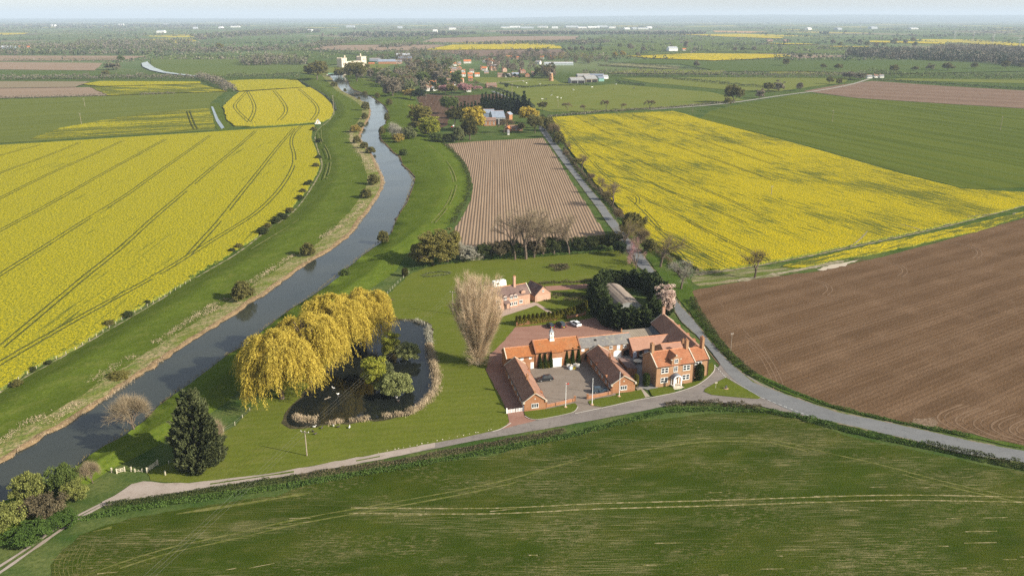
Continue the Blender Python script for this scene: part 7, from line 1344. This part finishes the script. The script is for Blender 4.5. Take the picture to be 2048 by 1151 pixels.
for i, (u, v) in enumerate(XH[:30]):
    k_ = rh.randrange(4); house(u, v, rh.uniform(7, 12), (ORR, BRR, GRR, ORR)[k_], (PBR, BRK, WHR, WHR)[rh.randrange(4)], 'small %s roofed village house among the trees, %s of the scattered ones from the left' % (('orange', 'brown', 'grey', 'orange')[k_], ORD[i]), None, rh.uniform(-25, 30), .8, rh.uniform(3.6, 5.4), ax=rh.choice('xxy'))
def shed(u, v, wpx, hpx, dpx_m, roofm, wallm, label, rz=8, ev=None, open_=False):
    s = ppm(u, v); W = wpx/s; h = hpx/s; x, y = G(u, v); ev = ev or h*.72; b = Bld(x-W/2, y, rz, label, 'shed', 'farm_shed'); b.wall(W, dpx_m, ev, ev+dpx_m*.16, 'x', wallm); b.roof(W, dpx_m, ev, ev+dpx_m*.16, 'x', roofm, ov=.4, th=.3)
    if open_:
        n = max(2, int(W/8))
        for i in range(n): b.slab('open_bay', 'F', W*i/n+.6, 0, W*(i+1)/n-.6, ev*.8, W, dpx_m, DRK, -.05, .04)
    return b
for a in ((774,129,34,8,26,BLR,BRK,'long farm shed with blue-grey roof beside the castle',10,6), (750,124,22,6,20,GRR,MTLB,'grey shed behind the castle farm',8,5), (743,130,12,5,10,ORR,BRK,'low orange roofed building beside the castle',8,3), (806,117,27,8,26,MTL,MTLB,'white roofed barn right of the castle farm, upper one',4,8,True), (810,123,26,8,24,MTLB,BRKD,'blue-grey roofed barn right of the castle farm, lower one',4,7,True),
    (1156,167,28,10,22,MTLG,MTLG,'grey open-sided farm shed nearest the paddock',10,5,True), (1184,165,24,10,28,MTLG,TIMB,'grey gabled farm shed in the middle of the yard',14,5.5,True), (1168,158,26,7,18,MTLG,MTLG,'long grey roofed shed behind the yard',6,5), (1192,156,30,6,16,MTLB,MTLG,'long dark roofed shed at the back of the yard',-8,4), (1203,163,11,6,14,MTLB,flat('green_sheet', (.22, .42, .36)),'green fronted shed at the right of the yard',8,5),
    (1212,158,10,5,12,MTL,WHT,'small white shed right of the farmyard',8,4), (1118,131,58,7,16,MTL,flat('greenhouse_glass', (.35, .40, .38), .3),'long pale greenhouse above the paddock',3,4), (1347,103,18,8,30,MTL,WHT,'big white shed in the far fields',6,9), (998,250,26,16,30,BLR,MTLG,'big grey gabled farm shed behind the farmhouse',8,7,True), (978,238,22,8,18,BLR,MTLB,'lower grey shed left of the big gabled one',4,6), (14,99,28,5,30,MTL,MTLB,'pale blue sheds at the left edge of the distance',8,6)):
    shed(*a)
rw = random.Random(3); WPOS = (1010,1030,1055,1085,1110,1145,1165,1188,1206,1225,1255,1270,1288,1300,800,905,870,700,470,440,390,320,620,330,240,105,1750,1830,1620,1680)
for i, (u, v, w_) in enumerate(((1010,57,16),(1030,56,22),(1055,57,26),(1085,56,20),(1110,57,12),(1145,55,26),(1165,57,18),(1188,56,24),(1206,55,20),(1225,57,14),(1255,59,11),(1270,59,8),(1288,59,24),(1300,57,10),(800,57,10),(905,60,14),(870,65,8),(700,55,16),(470,55,18),(440,57,6),(390,58,8),(320,66,14),(620,64,10),(330,50,12),(240,51,10),(105,53,8),(1750,58,14),(1830,59,16),(1620,60,8),(1680,60,10))):
    x, y = G(u, v); s = ppm(u, v); W = w_/s; b = Bld(x-W/2, y, rw.uniform(-6, 14), 'distant pale %s near the horizon, %s from the left' % (('long warehouse', 'shed')[w_ < 13], ORD[sorted([q for q in WPOS]).index(u)]), 'warehouse', 'warehouse', 'distant warehouses'); h = rw.uniform(9, 14); b.wall(W, 60, h, h+5, 'x', [WHR, WHT, MTL][i % 3]); b.roof(W, 60, h, h+5, 'x', [MTL, WHT, MTL][i % 3], ov=.5, th=.5)
# brick windmill tower
e = empty('windmill_tower', (*G(1102, 162), 0), 0, 'tapering brick windmill tower without sails at the edge of the paddock', 'tower'); m = MB(); m.tube((0, 0, -.2), (0, 0, 12.5), 4.2, 2.8, 16); m.build('tower_wall', BRKB, e); m = MB(); m.tube((0, 0, 12.5), (0, 0, 12.9), 2.9, 2.7, 16); m.build('tower_top', STN, e)
for z, a in ((3, -1.6), (6.5, -1.4), (9.5, -1.7)): m = MB(); r = 4.2-z*.112; m.box(math.cos(a)*r-.5, math.sin(a)*r-.15, z, math.cos(a)*r+.5, math.sin(a)*r+.4, z+1.5); m.build('window', DRK, e)
# castle
cx_, cy_ = G(683.5, 136.5); b = Bld(cx_, cy_, 40, 'ruined white stone castle with two square towers joined by a long wall', 'castle', 'castle')
x2, y2 = G(733, 133); b.e.rotation_euler = (0, 0, math.atan2(y2-cy_, x2-cx_)); Lc = math.hypot(x2-cx_, y2-cy_)
def tower(x0, w_, h, nm):
    m = MB(); m.box(x0, -1, -1, x0+w_, 13, h)
    k = 6
    for i in range(k):
        a = x0+w_*i/k
        for yy in (-1, 12.2): m.box(a+.3, yy+.01, h, a+w_/k-.6, yy+.8, h+1.0)
    m.box(x0-.3, -1.3, h-1.2, x0+w_+.3, -1, h-.6); t = m.build(nm, CAST, b.e); return t
tower(0, 15, 19.5, 'left_tower'); tower(Lc-16, 15.5, 20.5, 'right_tower'); m = MB(); m.box(10.5, .5, 19.5, 13, 3, 25); m.build('stair_turret', CAST, b.e); m = MB(); m.box(Lc-16.5, .5, 20.5, Lc-14, 3, 27); m.build('stair_turret', CAST, b.e)
m = MB(); m.box(15, 1.0, -1, Lc-16, 11, 12.5); m.build('hall_wall', CAST, b.e); m = MB(); m.box(15.1, 2.0, 12.4, Lc-16.1, 10, 12.52)
for a, z, w_, h_ in ((5.5, 5, 1.8, 5.5), (10.5, 8, 1.6, 3), (4, 13, 1.6, 2.5), (11, 14, 1.2, 2.5)): b.slab('window', 'F', a-w_/2, z, a+w_/2, z+h_, 1, 1, DRK, .9, 1.05)
for i in range(6): a = 18+(Lc-40)*i/5; b.slab('window', 'F', a-.7, 5+(i > 3)*2, a+.7, 8+(i > 3)*2, 1, 1, DRK, -1.05, -.95)
for a, z in ((-12, 6), (-8.5, 6), (-5, 6), (-9, 13.5), (-4.5, 13.5)): b.slab('window', 'F', Lc+a-.8, z, Lc+a+.8, z+3, 1, 1, DRK, .9, 1.05)
# far green bridge
pa_, pb_ = G(657, 153), G(688, 152); e = empty('footbridge', (*pa_, 0), math.atan2(pb_[1]-pa_[1], pb_[0]-pa_[0]), 'green lattice bridge over the river below the castle', 'bridge'); L = math.hypot(pb_[0]-pa_[0], pb_[1]-pa_[1]); GR_ = flat('green_steel', (.20, .42, .34), .6); m = MB(); m.box(-3, 0, 3.2, L+3, 4, 3.6); m.build('deck', STN, e)
for yy in (0, 3.8):
    m = MB(); m.box(-1, yy, 5.0, L+1, yy+.25, 5.4); m.box(-1, yy, 3.0, L+1, yy+.25, 3.3); n = 10
    for i in range(n): m.hexa([(L*i/n, yy, 3.2), (L*i/n+.4, yy, 3.2), (L*i/n+.4, yy+.2, 3.2), (L*i/n, yy+.2, 3.2)], [(L*(i+.5)/n, yy, 5.1), (L*(i+.5)/n+.4, yy, 5.1), (L*(i+.5)/n+.4, yy+.2, 5.1), (L*(i+.5)/n, yy+.2, 5.1)]); m.hexa([(L*(i+1)/n-.4, yy, 3.2), (L*(i+1)/n, yy, 3.2), (L*(i+1)/n, yy+.2, 3.2), (L*(i+1)/n-.4, yy+.2, 3.2)], [(L*(i+.5)/n, yy, 5.1), (L*(i+.5)/n+.4, yy, 5.1), (L*(i+.5)/n+.4, yy+.2, 5.1), (L*(i+.5)/n, yy+.2, 5.1)])
    m.build('truss', GR_, e)
m = MB(); m.box(-3, .3, -1, 1, 3.7, 3.2); m.box(L-1, .3, -1, L+3, 3.7, 3.2); m.build('abutment', STN, e)
# pump hut at the ditch corner
b = Bld(*G(632, 248), 6, 'small pump house with pointed slate roof at the corner of the left rape field', 'hut', 'pump_house'); b.wall(3.4, 3.4, 2.6, 4.6, 'y', WHR); b.roof(3.4, 3.4, 2.6, 4.6, 'y', GRR, ov=.3); b.slab('door', 'F', 1.1, .6, 2.3, 2.4, 3.4, 3.4, flat('orange_door', (.6, .28, .08))); m = MB(); m.box(-1.0, -1.2, 0, 4.2, 3.6, 1.0); m.build('concrete_base', WHR, b.e)
# horses and cattle in the paddocks
def animal(u, v, lab, coat, cat, rz, s=1.0):
    x, y = G(u, v); e = empty(cat, (x, y, .2), rz, lab, cat, 'animals grazing in the paddocks'); e.scale = (s, s, s); m = MB(); n = 8
    prof = [(-.95, 1.15, .20), (-.8, 1.12, .36), (-.3, 1.05, .38), (.3, 1.02, .38), (.7, 1.12, .34), (.95, 1.25, .22), (1.25, 1.10, .17), (1.5, .75, .14), (1.7, .40, .13), (1.85, .15, .08)]; V_ = []; F_ = []
    for px_, pz, r in prof: V_ += [(px_, r*math.cos(t)*.8, pz+r*math.sin(t)) for t in [6.283*i/n for i in range(n)]]
    for k in range(len(prof)-1): F_ += [(k*n+i, k*n+(i+1) % n, (k+1)*n+(i+1) % n, (k+1)*n+i) for i in range(n)]
    m.add(V_, F_+[tuple(range(n-1, -1, -1)), tuple(range((len(prof)-1)*n, len(prof)*n))])
    for sx, kx in ((-.75, .10), (.65, -.04)):
        for sy in (-.18, .18): m.tube((sx, sy, 1.0), (sx+kx, sy, .5), .13, .07, 6); m.tube((sx+kx, sy, .5), (sx, sy, 0), .07, .06, 6)
    m.tube((-.98, 0, 1.25), (-1.15, 0, .6), .06, .04, 5); m.build('animal_body', coat, e)
CW, CB, CN = flat('white_coat', (.72, .70, .64)), flat('black_coat', (.03, .028, .025)), flat('brown_coat', (.12, .07, .04))
for i, (u, v, k) in enumerate(((1084,200,0),(1092,200,1),(1103,192,0),(1115,197,0),(1122,198,0),(1146,181,0),(1184,176,0),(1227,180,1),(1232,170,0),(1268,178,1),(1104,184,1),(1046,164,0),(1053,168,0),(1035,176,0),(1080,170,0))):
    animal(u, v, '%s horse grazing in the paddock, %s' % (('white', 'black')[k], ('lower left of the group', 'next to the white pair', 'with its back to the road', 'right of the lower group', 'far right of the lower group', 'below the farm sheds', 'right of the farm sheds', 'on the open grass at the right', 'near the short dark hedge', 'farthest to the right', 'upper middle', 'near the village green', 'second near the village green', 'left by the single dark tree', 'below the windmill tower')[i]), (CW, CB)[k], 'horse', i*1.1, 1.25)
x, y = G(944, 253)
e = empty('tractor', (*G(905, 256), .1), .4, 'small red and white tractor parked by the brown field at the farm', 'tractor'); m = MB(); m.box(-1.4, -.5, .7, .6, .5, 1.4); m.box(.5, -.6, .6, 1.6, .6, 1.2); m.build('tractor_body', flat('red_paint', (.6, .06, .04)), e); m = MB(); m.box(.2, -.7, 1.3, 1.5, .7, 2.6); m.build('cab', WHT, e)
for sx, r in ((-.9, .5), (1.0, .8)):
    for sy in (-.85, .85): m = MB(); m.tube((sx, sy-.15, r), (sx, sy+.15, r), r, r, 14); m.build('wheel', TYR, e)
# ================================================================ HAZE
hz = MB(); hz.box(-42000, -1500, -1.5, 42000, 42000, 330.0)
hm = bpy.data.materials.new('haze'); hm.use_nodes = True; hn_ = hm.node_tree
for nn in list(hn_.nodes):
    if nn.type == 'BSDF_PRINCIPLED': hn_.nodes.remove(nn)
pv = hn_.nodes.new('ShaderNodeVolumePrincipled'); pv.inputs['Color'].default_value = (.70, .84, 1.0, 1); pv.inputs['Density'].default_value = 0.000065
hn_.links.new(pv.outputs[0], hn_.nodes['Material Output'].inputs['Volume'])
ho = hz.build('haze', hm); ho['kind'] = 'stuff'; ho['label'] = 'thin pale blue haze over the whole plain'; ho['category'] = 'haze'
